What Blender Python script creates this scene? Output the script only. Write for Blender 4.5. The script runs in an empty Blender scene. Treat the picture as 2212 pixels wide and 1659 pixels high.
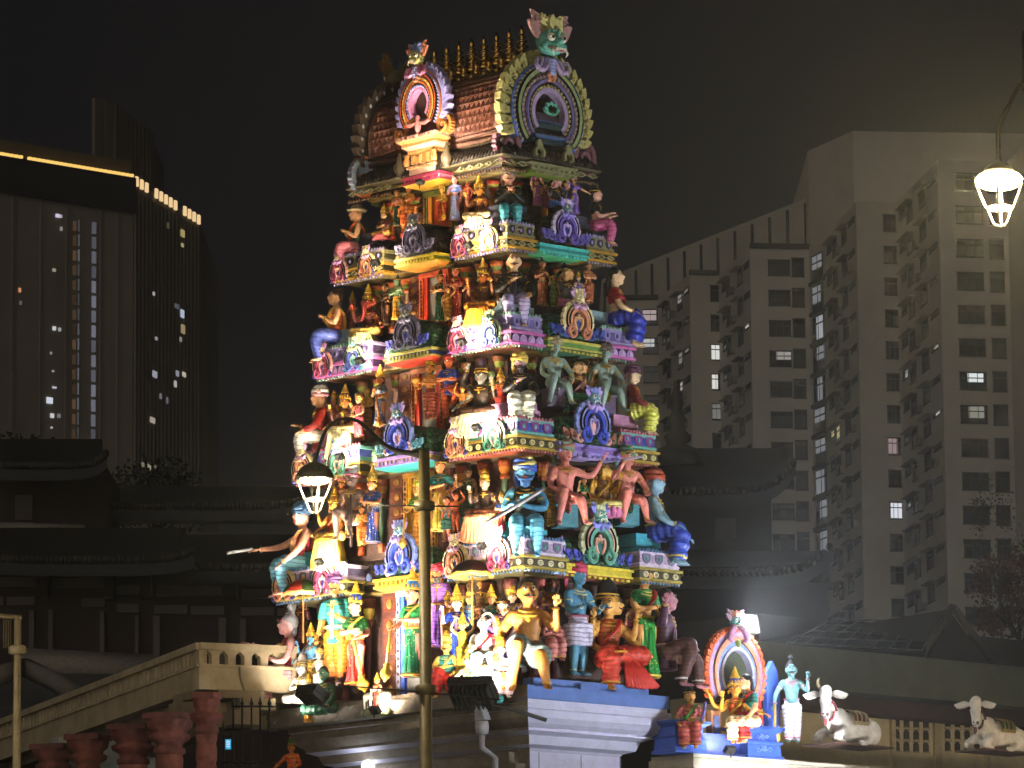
import bpy, math, random
from mathutils import Vector, Matrix
random.seed(7)
SC = bpy.context.scene
COL = SC.collection
PI = math.pi
V3 = Vector

# ------------------------------------------------------------------ camera
VW, VH = 2212.0, 1659.0
FPX = 10595.25
PITCH, PHI, ROLL = math.radians(9.24866), math.radians(136.77816), 0.00954853
CAM = V3((60.1149, -56.7934, -8.3038))
GROUND = -9.9
_v = V3((math.cos(PHI), math.sin(PHI), 0)); _r = V3((math.sin(PHI), -math.cos(PHI), 0)); _u = V3((0, 0, 1))
FW = _v * math.cos(PITCH) + _u * math.sin(PITCH)
CU = _r.cross(FW)
RT = _r * math.cos(ROLL) - CU * math.sin(ROLL)
UP = CU * math.cos(ROLL) + _r * math.sin(ROLL)
HV, HR = _v, _r                                  # horizontal view and right directions


def ray(px, py):
    return FW + RT * ((px - VW / 2) / FPX) - UP * ((py - VH / 2) / FPX)


def on_depth(px, py, d):                          # point at horizontal distance d along the view
    q = ray(px, py)
    return CAM + q * (d / q.dot(HV))


def on_z(px, py, z):
    q = ray(px, py)
    return CAM + q * ((z - CAM.z) / q.z)


def on_x(px, py, x):
    q = ray(px, py)
    return CAM + q * ((x - CAM.x) / q.x)


def on_y(px, py, y):
    q = ray(px, py)
    return CAM + q * ((y - CAM.y) / q.y)


def through(px, py, p):                           # vertical plane through p, facing the view
    return on_depth(px, py, (V3(p) - CAM).dot(HV))


def depth_of(p):
    return (V3(p) - CAM).dot(FW)


cam_d = bpy.data.cameras.new('camera')
cam = bpy.data.objects.new('camera', cam_d)
COL.objects.link(cam)
cam_d.sensor_width = 36.0
cam_d.lens = 36.0 * FPX / VW
cam_d.clip_start = 1.0
cam_d.clip_end = 3000.0
M = Matrix.Identity(4)
for i in range(3):
    M[i][0], M[i][1], M[i][2], M[i][3] = RT[i], UP[i], -FW[i], CAM[i]
cam.matrix_world = M
SC.camera = cam

SC.view_settings.view_transform = 'Standard'
SC.view_settings.look = 'None'
SC.view_settings.exposure = 0.0
SC.view_settings.gamma = 1.0
SC.cycles.use_denoising = True
SC.cycles.max_bounces = 5
SC.cycles.diffuse_bounces = 3
SC.cycles.glossy_bounces = 2
SC.cycles.transmission_bounces = 3
SC.cycles.volume_bounces = 0
SC.cycles.sample_clamp_indirect = 4.0
SC.cycles.caustics_reflective = False
SC.cycles.caustics_refractive = False

# ------------------------------------------------------------------ colour and materials


def lin(c):
    if isinstance(c, str):
        c = [int(c[i:i + 2], 16) / 255 for i in (0, 2, 4)]
    return tuple((x / 12.92 if x <= 0.04045 else ((x + 0.055) / 1.055) ** 2.4) for x in c)


MATS = {}


def paint(hexc, rough=0.5, var=0.22, scale=9.0, bump=0.12, kind='paint', spec=0.4):
    """weathered hand-painted plaster: a base colour with blotches, grime and small bumps"""
    key = (hexc, rough, var, scale, bump, kind)
    if key in MATS:
        return MATS[key]
    m = bpy.data.materials.new('%s_%s' % (kind, hexc))
    m.use_nodes = True
    nt = m.node_tree
    b = nt.nodes['Principled BSDF']
    c = lin(hexc)
    if rough <= .5:                                 # enamel paints: a little deeper than the swatch
        c = tuple(x ** 1.22 for x in c)
    tc = nt.nodes.new('ShaderNodeTexCoord')
    n = nt.nodes.new('ShaderNodeTexNoise')
    n.inputs['Scale'].default_value = scale
    n.inputs['Detail'].default_value = 6.0
    n.inputs['Roughness'].default_value = 0.7
    nt.links.new(tc.outputs['Object'], n.inputs['Vector'])
    r = nt.nodes.new('ShaderNodeValToRGB')
    r.color_ramp.elements[0].position = 0.3
    r.color_ramp.elements[1].position = 0.62
    d = 1.0 - var * 1.6
    r.color_ramp.elements[0].color = (c[0] * d, c[1] * d * 0.97, c[2] * d * 0.94, 1)
    r.color_ramp.elements[1].color = (min(1, c[0] * (1 + var * .35)), min(1, c[1] * (1 + var * .35)), min(1, c[2] * (1 + var * .3)), 1)
    nt.links.new(n.outputs['Fac'], r.inputs['Fac'])
    nt.links.new(r.outputs['Color'], b.inputs['Base Color'])
    b.inputs['Roughness'].default_value = rough
    b.inputs['Specular IOR Level'].default_value = spec
    if bump:
        n2 = nt.nodes.new('ShaderNodeTexNoise')
        n2.inputs['Scale'].default_value = scale * 3.5
        n2.inputs['Detail'].default_value = 4.0
        nt.links.new(tc.outputs['Object'], n2.inputs['Vector'])
        bp = nt.nodes.new('ShaderNodeBump')
        bp.inputs['Strength'].default_value = bump * 2.2
        bp.inputs['Distance'].default_value = 0.03
        nt.links.new(n2.outputs['Fac'], bp.inputs['Height'])
        nt.links.new(bp.outputs['Normal'], b.inputs['Normal'])
    MATS[key] = m
    return m


def cloth_paint(hexc, mode='fold', rough=0.5):
    """painted garment: a base colour with hand-drawn darker fold lines or a sprinkle of gold dots"""
    key = ('cloth', hexc, mode)
    if key in MATS:
        return MATS[key]
    m = paint(hexc, rough, .2, 9, .12, 'cloth_' + mode)
    m = m.copy(); m.name = 'cloth_%s_%s' % (mode, hexc)
    nt = m.node_tree
    b = nt.nodes['Principled BSDF']
    src = b.inputs['Base Color'].links[0].from_socket
    tc = nt.nodes.new('ShaderNodeTexCoord')
    mix = nt.nodes.new('ShaderNodeMix'); mix.data_type = 'RGBA'; mix.blend_type = 'MIX'
    nt.links.new(src, mix.inputs[6])
    r = nt.nodes.new('ShaderNodeValToRGB')
    c = tuple(x ** 1.22 for x in lin(hexc))
    if mode == 'fold':
        w = nt.nodes.new('ShaderNodeTexWave'); w.wave_type = 'BANDS'; w.bands_direction = 'Z'
        w.inputs['Scale'].default_value = 4.2; w.inputs['Distortion'].default_value = 5.0; w.inputs['Detail'].default_value = 2.0; w.inputs['Detail Scale'].default_value = .9
        nt.links.new(tc.outputs['Object'], w.inputs['Vector']); nt.links.new(w.outputs['Fac'], r.inputs['Fac'])
        r.color_ramp.elements[0].position = .05; r.color_ramp.elements[0].color = (1, 1, 1, 1)
        r.color_ramp.elements[1].position = .26; r.color_ramp.elements[1].color = (0, 0, 0, 1)
        mix.inputs[7].default_value = (c[0] * .5, c[1] * .45, c[2] * .5, 1)
    else:
        w = nt.nodes.new('ShaderNodeTexVoronoi'); w.inputs['Scale'].default_value = 17
        nt.links.new(tc.outputs['Object'], w.inputs['Vector']); nt.links.new(w.outputs['Distance'], r.inputs['Fac'])
        r.color_ramp.elements[0].position = .17; r.color_ramp.elements[0].color = (1, 1, 1, 1)
        r.color_ramp.elements[1].position = .24; r.color_ramp.elements[1].color = (0, 0, 0, 1)
        mix.inputs[7].default_value = (.62, .42, .10, 1)
    nt.links.new(r.outputs['Color'], mix.inputs[0])
    nt.links.new(mix.outputs[2], b.inputs['Base Color'])
    MATS[key] = m
    return m


def scale_tiles(hexc, dark, sc=7.0):
    """overlapping fish-scale tiles with dark joints"""
    key = ('scales', hexc, sc)
    if key in MATS:
        return MATS[key]
    m = paint(hexc, .5, .3, 9, 0, 'scales').copy(); m.name = 'scale_tiles_' + hexc
    nt = m.node_tree
    b = nt.nodes['Principled BSDF']
    src = b.inputs['Base Color'].links[0].from_socket
    tc = nt.nodes.new('ShaderNodeTexCoord')
    v = nt.nodes.new('ShaderNodeTexVoronoi'); v.feature = 'DISTANCE_TO_EDGE'; v.inputs['Scale'].default_value = sc; v.inputs['Randomness'].default_value = .55
    nt.links.new(tc.outputs['Object'], v.inputs['Vector'])
    r = nt.nodes.new('ShaderNodeValToRGB')
    r.color_ramp.elements[0].position = .03; r.color_ramp.elements[0].color = (1, 1, 1, 1)
    r.color_ramp.elements[1].position = .12; r.color_ramp.elements[1].color = (0, 0, 0, 1)
    mix = nt.nodes.new('ShaderNodeMix'); mix.data_type = 'RGBA'
    nt.links.new(v.outputs['Distance'], r.inputs['Fac']); nt.links.new(r.outputs['Color'], mix.inputs[0])
    nt.links.new(src, mix.inputs[6]); mix.inputs[7].default_value = (*lin(dark), 1)
    nt.links.new(mix.outputs[2], b.inputs['Base Color'])
    bp = nt.nodes.new('ShaderNodeBump'); bp.inputs['Strength'].default_value = .9; bp.inputs['Distance'].default_value = .05
    nt.links.new(v.outputs['Distance'], bp.inputs['Height']); nt.links.new(bp.outputs['Normal'], b.inputs['Normal'])
    MATS[key] = m
    return m


def metal(hexc, rough=0.35):
    key = ('metal', hexc, rough)
    if key not in MATS:
        m = bpy.data.materials.new('metal_' + hexc)
        m.use_nodes = True
        nt = m.node_tree
        b = nt.nodes['Principled BSDF']
        b.inputs['Base Color'].default_value = (*lin(hexc), 1)
        b.inputs['Metallic'].default_value = 1.0
        n = nt.nodes.new('ShaderNodeTexNoise'); n.inputs['Scale'].default_value = 14
        mr = nt.nodes.new('ShaderNodeMapRange')
        mr.inputs['To Min'].default_value = rough * .6; mr.inputs['To Max'].default_value = rough * 1.5
        nt.links.new(n.outputs['Fac'], mr.inputs['Value']); nt.links.new(mr.outputs['Result'], b.inputs['Roughness'])
        MATS[key] = m
    return MATS[key]


def glow(hexc, strength, name='lit'):
    key = ('glow', hexc, strength)
    if key not in MATS:
        m = bpy.data.materials.new('%s_%s' % (name, hexc))
        m.use_nodes = True
        nt = m.node_tree
        nt.nodes.remove(nt.nodes['Principled BSDF'])
        e = nt.nodes.new('ShaderNodeEmission')
        e.inputs['Color'].default_value = (*lin(hexc), 1)
        e.inputs['Strength'].default_value = strength
        nt.links.new(e.outputs[0], nt.nodes['Material Output'].inputs['Surface'])
        MATS[key] = m
    return MATS[key]


# ------------------------------------------------------------------ mesh builder


def frame_of(d, hint=V3((0, 0, 1))):
    d = d.normalized()
    a = hint.cross(d)
    if a.length < 1e-4:
        a = V3((1, 0, 0)).cross(d)
        if a.length < 1e-4:
            a = V3((0, 1, 0)).cross(d)
    a.normalize()
    return a, d.cross(a).normalized()


def smooth_path(pts, n=3):
    pts = [V3(p) for p in pts]
    if len(pts) < 3:
        return pts
    out = []
    for i in range(len(pts) - 1):
        p0 = pts[max(i - 1, 0)]; p1 = pts[i]; p2 = pts[i + 1]; p3 = pts[min(i + 2, len(pts) - 1)]
        for k in range(n):
            t = k / n
            out.append(0.5 * ((2 * p1) + (p2 - p0) * t + (2 * p0 - 5 * p1 + 4 * p2 - p3) * t * t + (3 * p1 - p0 - 3 * p2 + p3) * t ** 3))
    out.append(pts[-1])
    return out


def smooth_vals(v, n=3):
    out = []
    for i in range(len(v) - 1):
        for k in range(n):
            t = k / n
            t = t * t * (3 - 2 * t)
            a, b = v[i], v[i + 1]
            out.append(tuple(x + (y - x) * t for x, y in zip(a, b)) if isinstance(a, tuple) else a + (b - a) * t)
    out.append(v[-1])
    return out


class MB:
    def __init__(s, M=None):
        s.v = []; s.f = []; s.mi = []; s.sm = []
        s.M = M or Matrix.Identity(4)
        s.m = 0
        s.smooth = True

    def vert(s, p):
        s.v.append(s.M @ V3(p)); return len(s.v) - 1

    def face(s, idx, smooth=None):
        s.f.append(tuple(idx)); s.mi.append(s.m); s.sm.append(s.smooth if smooth is None else smooth)

    def box(s, c, d, rot=None, taper=1.0):
        c = V3(c); hx, hy, hz = d[0] / 2, d[1] / 2, d[2] / 2
        ids = []
        for sx, sy, sz in ((-1, -1, -1), (1, -1, -1), (1, 1, -1), (-1, 1, -1), (-1, -1, 1), (1, -1, 1), (1, 1, 1), (-1, 1, 1)):
            k = taper if sz > 0 else 1.0
            p = V3((sx * hx * k, sy * hy * k, sz * hz))
            if rot is not None:
                p = rot @ p
            ids.append(s.vert(c + p))
        for q in ((0, 3, 2, 1), (4, 5, 6, 7), (0, 1, 5, 4), (1, 2, 6, 5), (2, 3, 7, 6), (3, 0, 4, 7)):
            s.face([ids[i] for i in q], False)

    def span(s, p0, p1):                           # box from corner to corner
        a, b = V3(p0), V3(p1)
        s.box((a + b) / 2, (abs(b.x - a.x), abs(b.y - a.y), abs(b.z - a.z)))

    def tube(s, pts, rads, seg=8, sub=0, rip=None, cap=True, hint=None, closed=False):
        """loft of circles or ellipses (rx, ry) along a path; rip = (count, amplitude) pleats"""
        if sub:
            rads = smooth_vals(rads, sub) if isinstance(rads, (list, tuple)) and len(rads) == len(pts) and len(pts) > 2 else rads
            pts = smooth_path(pts, sub)
        pts = [V3(p) for p in pts]
        n = len(pts)
        if not isinstance(rads, (list, tuple)):
            rads = [rads] * n
        if len(rads) != n:
            rads = [rads[min(len(rads) - 1, int(i * len(rads) / n))] for i in range(n)]
        hint = V3(hint) if hint is not None else V3((0, 1, 0)) if abs((pts[-1] - pts[0]).normalized().z) > .7 else V3((0, 0, 1))
        rings = []
        for i, p in enumerate(pts):
            if closed:
                d = pts[(i + 1) % n] - pts[i - 1]
            else:
                d = pts[min(i + 1, n - 1)] - pts[max(i - 1, 0)]
            if d.length < 1e-7:
                d = V3((0, 0, 1))
            a, b = frame_of(d, hint)
            rr = rads[i]
            rx, ry = rr if isinstance(rr, tuple) else (rr, rr)
            ring = []
            for k in range(seg):
                t = 2 * PI * k / seg
                q = 1.0
                if rip:
                    q = 1.0 + rip[1] * math.sin(rip[0] * t + (rip[2] if len(rip) > 2 else 0)) * (i / max(1, n - 1)) ** .6
                ring.append(s.vert(p + a * (math.cos(t) * rx * q) + b * (math.sin(t) * ry * q)))
            rings.append(ring)
        m = n if closed else n - 1
        for i in range(m):
            A, B = rings[i], rings[(i + 1) % n]
            for k in range(seg):
                s.face((A[k], A[(k + 1) % seg], B[(k + 1) % seg], B[k]))
        if cap and not closed:
            s.face(rings[0][::-1]); s.face(rings[-1])

    def ball(s, c, r, seg=10, rings=6, rot=None):
        c = V3(c)
        rx, ry, rz = r if isinstance(r, (tuple, list)) else (r, r, r)
        rows = []
        def P(x, y, z):
            p = V3((x * rx, y * ry, z * rz))
            if rot is not None:
                p = rot @ p
            return s.vert(c + p)
        top = P(0, 0, 1); bot = P(0, 0, -1)
        for i in range(1, rings):
            t = PI * i / rings
            rows.append([P(math.sin(t) * math.cos(2 * PI * k / seg), math.sin(t) * math.sin(2 * PI * k / seg), math.cos(t)) for k in range(seg)])
        for k in range(seg):
            s.face((top, rows[0][k], rows[0][(k + 1) % seg]))
            s.face((bot, rows[-1][(k + 1) % seg], rows[-1][k]))
        for i in range(len(rows) - 1):
            for k in range(seg):
                s.face((rows[i][k], rows[i + 1][k], rows[i + 1][(k + 1) % seg], rows[i][(k + 1) % seg]))

    def lathe(s, prof, c=(0, 0, 0), seg=14, rip=None, sx=1.0, sy=1.0, rot=None):
        """prof = [(radius, z)...] turned about z"""
        c = V3(c)
        rows = []
        for j, (r, z) in enumerate(prof):
            row = []
            for k in range(seg):
                t = 2 * PI * k / seg
                q = 1.0 + (rip[1] * math.sin(rip[0] * t) * (j / max(1, len(prof) - 1)) if rip else 0)
                p = V3((r * q * sx * math.cos(t), r * q * sy * math.sin(t), z))
                if rot is not None:
                    p = rot @ p
                row.append(s.vert(c + p))
            rows.append(row)
        for i in range(len(rows) - 1):
            for k in range(seg):
                s.face((rows[i][k], rows[i][(k + 1) % seg], rows[i + 1][(k + 1) % seg], rows[i + 1][k]))
        s.face(rows[0][::-1]); s.face(rows[-1])

    def prism(s, pts, y0, y1, smooth=False):
        """outline pts (x, z) in the local XZ plane, thickness from y0 (front) to y1"""
        n = len(pts)
        A = [s.vert((x, y0, z)) for x, z in pts]
        B = [s.vert((x, y1, z)) for x, z in pts]
        s.face(A, False); s.face(B[::-1], False)
        for i in range(n):
            s.face((A[i], B[i], B[(i + 1) % n], A[(i + 1) % n]), smooth)

    def arch(s, rads0, rads1, y0, y1, a0=-30, a1=210, seg=24, cz=0.0, pinch=0.0):
        """flat horseshoe band between two elliptic radii (rx, rz), front y0, back y1"""
        rows = []
        for k in range(seg + 1):
            t = math.radians(a0 + (a1 - a0) * k / seg)
            row = []
            for (rx, rz), y in ((rads0, y0), (rads1, y0), (rads1, y1), (rads0, y1)):
                x, z = rx * math.cos(t), cz + rz * math.sin(t)
                if pinch and math.sin(t) > 0:
                    z += pinch * rz * max(0, math.sin(t)) ** 8
                row.append(s.vert((x, y, z)))
            rows.append(row)
        for i in range(seg):
            for j in range(4):
                s.face((rows[i][j], rows[i + 1][j], rows[i + 1][(j + 1) % 4], rows[i][(j + 1) % 4]), False)
        s.face(rows[0], False); s.face(rows[-1][::-1], False)

    def add_mesh(s, verts, faces, raw=True):
        o = len(s.v)
        for p in verts:
            s.v.append(V3(p) if raw else s.M @ V3(p))
        for f in faces:
            s.face([i + o for i in f])

    def mesh(s, name, mats):
        me = bpy.data.meshes.new(name)
        me.from_pydata([tuple(p) for p in s.v], [], s.f)
        for m in (mats if isinstance(mats, (list, tuple)) else [mats]):
            me.materials.append(m)
        me.polygons.foreach_set('material_index', s.mi)
        me.polygons.foreach_set('use_smooth', s.sm)
        me.update()
        return me

    def build(s, name, mats, parent=None):
        """vertices are world coordinates; the object's origin is put at its parent's, or at the mesh's own base"""
        if parent is None:
            xs = [p.x for p in s.v]; ys = [p.y for p in s.v]; zs = [p.z for p in s.v]
            org = V3(((min(xs) + max(xs)) / 2, (min(ys) + max(ys)) / 2, min(zs)))
        else:
            org = world_of(parent)
        s.v = [p - org for p in s.v]
        o = bpy.data.objects.new(name, s.mesh(name, mats))
        COL.objects.link(o)
        if parent is None:
            o.location = org
        else:
            o.parent = parent
        return o


def world_of(o):
    p = V3((0, 0, 0))
    while o is not None:
        p = p + V3(o.location); o = o.parent
    return p


def tag(o, label=None, cat=None, group=None, kind=None):
    if label: o['label'] = label
    if cat: o['category'] = cat
    if group: o['group'] = group
    if kind: o['kind'] = kind
    return o


def thing(name, loc, label, cat, group=None):
    o = bpy.data.objects.new(name, None)
    o.empty_display_size = 0.3
    COL.objects.link(o)
    o.location = loc
    return tag(o, label, cat, group)


def face_frame(origin, out):
    """local x = to the right as seen from outside, y = inwards, z = up; out = outward horizontal direction"""
    out = V3(out).normalized()
    x = V3((0, 0, 1)).cross(out).normalized()
    m = Matrix.Identity(4)
    for i in range(3):
        m[i][0], m[i][1], m[i][2], m[i][3] = x[i], -out[i], (0, 0, 1)[i], origin[i]
    return m


def lamp(kind, name, loc, energy, color, size=0.1, direction=None, spot=None, blend=0.6, parent=None):
    l = bpy.data.lights.new(name, kind)
    l.energy = energy
    l.color = color
    if kind == 'AREA':
        l.size = size
    else:
        l.shadow_soft_size = size
    if spot:
        l.spot_size = math.radians(spot); l.spot_blend = blend
    o = bpy.data.objects.new(name, l)
    COL.objects.link(o)
    o.location = loc
    if direction is not None:
        o.rotation_euler = V3(direction).to_track_quat('-Z', 'Y').to_euler()
    return o
# ------------------------------------------------------------------ the gate tower
TX, TY = -3.0103, 1.6110
TIER = {1: (2.055, 1.175, 9.277), 2: (2.295, 1.317, 7.787), 3: (2.556, 1.498, 6.064), 4: (2.903, 1.700, 4.188), 5: (3.237, 1.886, 2.073)}
tower = thing('temple_gate_tower', (TX, TY, GROUND),
              'tall floodlit temple gate tower with tiers of painted figures under a barrel roof', 'temple tower')

DARK = paint('4a3628', 0.6, 0.35, 5, 0.3)
TILE = scale_tiles('46382a', '15100c', 7.5)
TILE_GREEN = scale_tiles('4f7a5c', '141a14', 8.5)
WALL = paint('3c2620', 0.65, 0.4, 4, 0.25)
GOLD = paint('c9a23c', 0.4, 0.2, 12)
CREAM = paint('cfc4a2', 0.55, 0.25, 10)
STONE_SHADE = paint('6c645a', 0.7, 0.25, 5, 0.25)
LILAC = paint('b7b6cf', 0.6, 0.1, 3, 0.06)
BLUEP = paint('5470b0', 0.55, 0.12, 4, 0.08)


def loft_rect(mb, c, hx, hy, prof, mats=None):
    """stack of rectangles about c; prof = [(offset, z)]; mats[i] = material index of band i"""
    rows = []
    for off, z in prof:
        x, y = hx + off, hy + off
        rows.append([mb.vert((c[0] - x, c[1] - y, z)), mb.vert((c[0] + x, c[1] - y, z)), mb.vert((c[0] + x, c[1] + y, z)), mb.vert((c[0] - x, c[1] + y, z))])
    for i in range(len(rows) - 1):
        mb.m = mats[i] if mats else 0
        for k in range(4):
            mb.face((rows[i][k], rows[i][(k + 1) % 4], rows[i + 1][(k + 1) % 4], rows[i + 1][k]), False)
    mb.m = mats[0] if mats else 0
    mb.face(rows[0][::-1], False)
    mb.m = mats[-1] if mats else 0
    mb.face(rows[-1], False)
    mb.m = 0


STYLE = {  # fascia, lip, under, relief, relief kind for the pavilions; bay lip / bay fascia / bay under (front), the same (side)
    1: ('35342a', 'd9b640', '8f8a3c', '8d8866', 'diamond', ('a9445a', 'c98a9a', 'c9a23c'), ('8d8a68', '6f6d50', '77883c')),
    2: ('33321f', 'b08c38', '6a6040', 'a39a70', 'diamond', ('c9b53c', '93a03c', 'c98f3c'), ('59b9b0', '3f8f8c', '62b480')),
    3: ('40284c', 'c070a8', '6a4430', 'b9a0c9', 'petal', ('b3ad62', '4a62b0', 'b8432c'), ('b9b05c', '6f9a5c', '4f7a5c')),
    4: ('4a4630', 'a89040', '7a4022', 'd1c79a', 'panel', ('b79ad0', 'c9b05c', '3d9a90'), ('9c8fd0', '8a6fae', 'b9a8d8')),
    5: ('55503f', 'a89850', '5f5838', 'd6ceb0', 'panel', ('d9a844', 'd07a34', 'b3933c'), ('d9c850', 'cdbd48', 'b06a5c')),
}


def fascia_prof(z, h, k=1.0):
    return [(-.55, z - h - .07), (-.16, z - h - .06), (-.05, z - h - .03), (0.012, z - h), (0.012, z - h + .035), (-.012, z - h + .04),
            (-.012, z + h - .03), (0.02, z + h - .025), (0.02, z + h + .02), (-.03, z + h + .03)]


FM = [2, 2, 1, 1, 1, 0, 1, 1, 1]


def roof_prof(z, h, top, depth=.46):
    out = []
    for i in range(8):
        t = i / 7 * PI / 2
        out.append((-.03 - depth * (1 - math.cos(t)) * .9 - depth * .1 * i / 7, z + h + .031 + (top - h - .031) * math.sin(t)))
    out.append((-depth - .5, z + top + .02))
    return out


def relief(mb, kind, origin, out, length, h):
    """a row of small raised motifs along a fascia"""
    f = face_frame(origin, out)
    mb.M = f
    n = max(2, int(length / (.21 if kind != 'petal' else .17)))
    w = length / n
    for i in range(n):
        x = -length / 2 + (i + .5) * w
        if kind == 'panel':
            for sx in (-1, 1):
                mb.box((x + sx * w * .4, -.012, 0), (w * .1, .03, h * 1.5))
            mb.arch((w * .17, h * .3), (w * .27, h * .5), -.028, 0, -60, 240, 8)
            mb.box((x, -.01, 0), (.001, .001, .001))
            for j in range(8):
                pass
        elif kind == 'diamond':
            pts = [(x - w * .46, 0), (x, h * .62), (x + w * .46, 0), (x, -h * .62)]
            ins = [(x - w * .27, 0), (x, h * .36), (x + w * .27, 0), (x, -h * .36)]
            for j in range(4):
                a, b2 = pts[j], pts[(j + 1) % 4]; c, d = ins[(j + 1) % 4], ins[j]
                mb.prism([a, b2, c, d], -.022, 0)
            mb.ball((x, -.01, 0), (.018, .02, .018), 6, 4)
        else:
            mb.prism([(x - w * .42, -h * .6), (x + w * .42, -h * .6), (x + w * .4, h * .05), (x + w * .2, h * .5), (x, h * .68), (x - w * .2, h * .5), (x - w * .4, h * .05)], -.014, 0)
            mb.prism([(x - w * .2, -h * .4), (x + w * .2, -h * .4), (x + w * .18, h * .05), (x, h * .4), (x - w * .18, h * .05)], -.03, -.013)
    mb.M = Matrix.Identity(4)


def relief_arch_fix(mb, kind, origin, out, length, h):
    """the little rings inside each panel"""
    n = max(2, int(length / .21)); w = length / n
    for i in range(n):
        x = -length / 2 + (i + .5) * w
        mb.M = face_frame(origin, out) @ Matrix.Translation((x, 0, 0))
        mb.arch((w * .14, h * .3), (w * .26, h * .52), -.026, 0, -90, 270, 10)
        mb.ball((0, -.01, 0), (.016, .02, .016), 6, 4)
    mb.M = Matrix.Identity(4)


def leaf(mb, c, ang, ln, w, y0, y1, curl=.18):
    """a curling flame-shaped leaf in the local XZ plane"""
    ca, sa = math.cos(ang), math.sin(ang)
    pts = []
    prof = [(0, -.5), (.25, -.62), (.5, -.55), (.75, -.32), (1.0, -.02 + curl), (.86, .3), (.6, .48), (.3, .5), (0, .42)]
    for u, q in prof:
        x = u * ln; y = q * w
        pts.append((c[0] + ca * x - sa * y, c[1] + sa * x + ca * y))
    mb.prism(pts, y0, y1)


def spiral(mb, c, r, s, y, th, turns=1.4, start=0.0, n=18):
    pts = []; rr = []
    for i in range(n + 1):
        t = i / n
        a = start + s * t * turns * 2 * PI
        q = r * (1 - .82 * t)
        pts.append((c[0] + q * math.cos(a), y, c[1] + q * math.sin(a)))
        rr.append(th * (1 - .5 * t))
    mb.tube(pts, rr, 6, hint=(0, 1, 0))


def monster_head(f, r, cols, parent, name='monster_head'):
    """bulging-eyed guardian mask with leaf ears, tusks and a scroll crest; f = frame of its centre"""
    mb = MB(f)
    mb.m = 0
    mb.ball((0, 0, 0), (r * .9, r * .6, r * .72), 14, 9)
    mb.ball((0, -r * .5, -r * .3), (r * .55, r * .4, r * .33), 12, 7)
    mb.ball((0, -r * .75, -r * .05), (r * .2, r * .25, r * .2), 8, 6)
    for s in (-1, 1):
        mb.m = 0
        mb.ball((s * r * .5, -r * .32, -r * .25), (r * .35, r * .3, r * .3), 8, 6)
        spiral(mb, (s * r * .42, r * .4), r * .3, s, -r * .5, r * .09, 1.1, PI / 2 + s * .6)
        mb.m = 1
        mb.ball((s * r * .4, -r * .55, r * .16), (r * .24, r * .18, r * .24), 10, 7)
        mb.m = 2
        mb.ball((s * r * .4, -r * .72, r * .15), (r * .1, r * .06, r * .1), 8, 5)
        mb.m = 3
        leaf(mb, (s * r * .7, r * .25), PI / 2 - s * .75, r * 1.15, r * .55, -r * .12, r * .1, .15 * -s)
        mb.m = 4
        leaf(mb, (s * r * .35, r * .55), PI / 2 - s * .3, r * 1.0, r * .6, -r * .2, r * .05, .15 * -s)
        mb.m = 1
        mb.tube([(s * r * .4, -r * .7, -r * .45), (s * r * .52, -r * .8, -r * .68), (s * r * .42, -r * .75, -r * .88)], [r * .09, r * .07, r * .02], 6)
    for s in (-1, 1):
        mb.m = 3
        leaf(mb, (s * r * .55, r * .5), PI / 2 - s * .5, r * 1.35, r * .5, -r * .05, r * .14, .3 * -s)
        spiral(mb, (s * r * .95, r * 1.15), r * .2, s, -r * .16, r * .06, 1.1)
        mb.m = 4
        spiral(mb, (s * r * .55, r * 1.3), r * .18, s, -r * .24, r * .06, 1.1)
    mb.m = 4
    leaf(mb, (0, r * .6), PI / 2, r * .9, r * .5, -r * .3, 0, 0)
    mb.m = 1
    for k in range(-2, 3):
        mb.box((k * r * .14, -r * .85, -r * .5), (r * .11, r * .1, r * .16))
    mb.m = 5
    mb.tube([(-r * .62, -r * .62, -r * .42), (0, -r * .9, -r * .62), (r * .62, -r * .62, -r * .42)], r * .07, 6)
    return mb.build(name, [paint(cols[0]), paint('e6e0cc'), paint('141210', 0.3), paint(cols[1]), paint(cols[2]), paint(cols[3])], parent)


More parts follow.
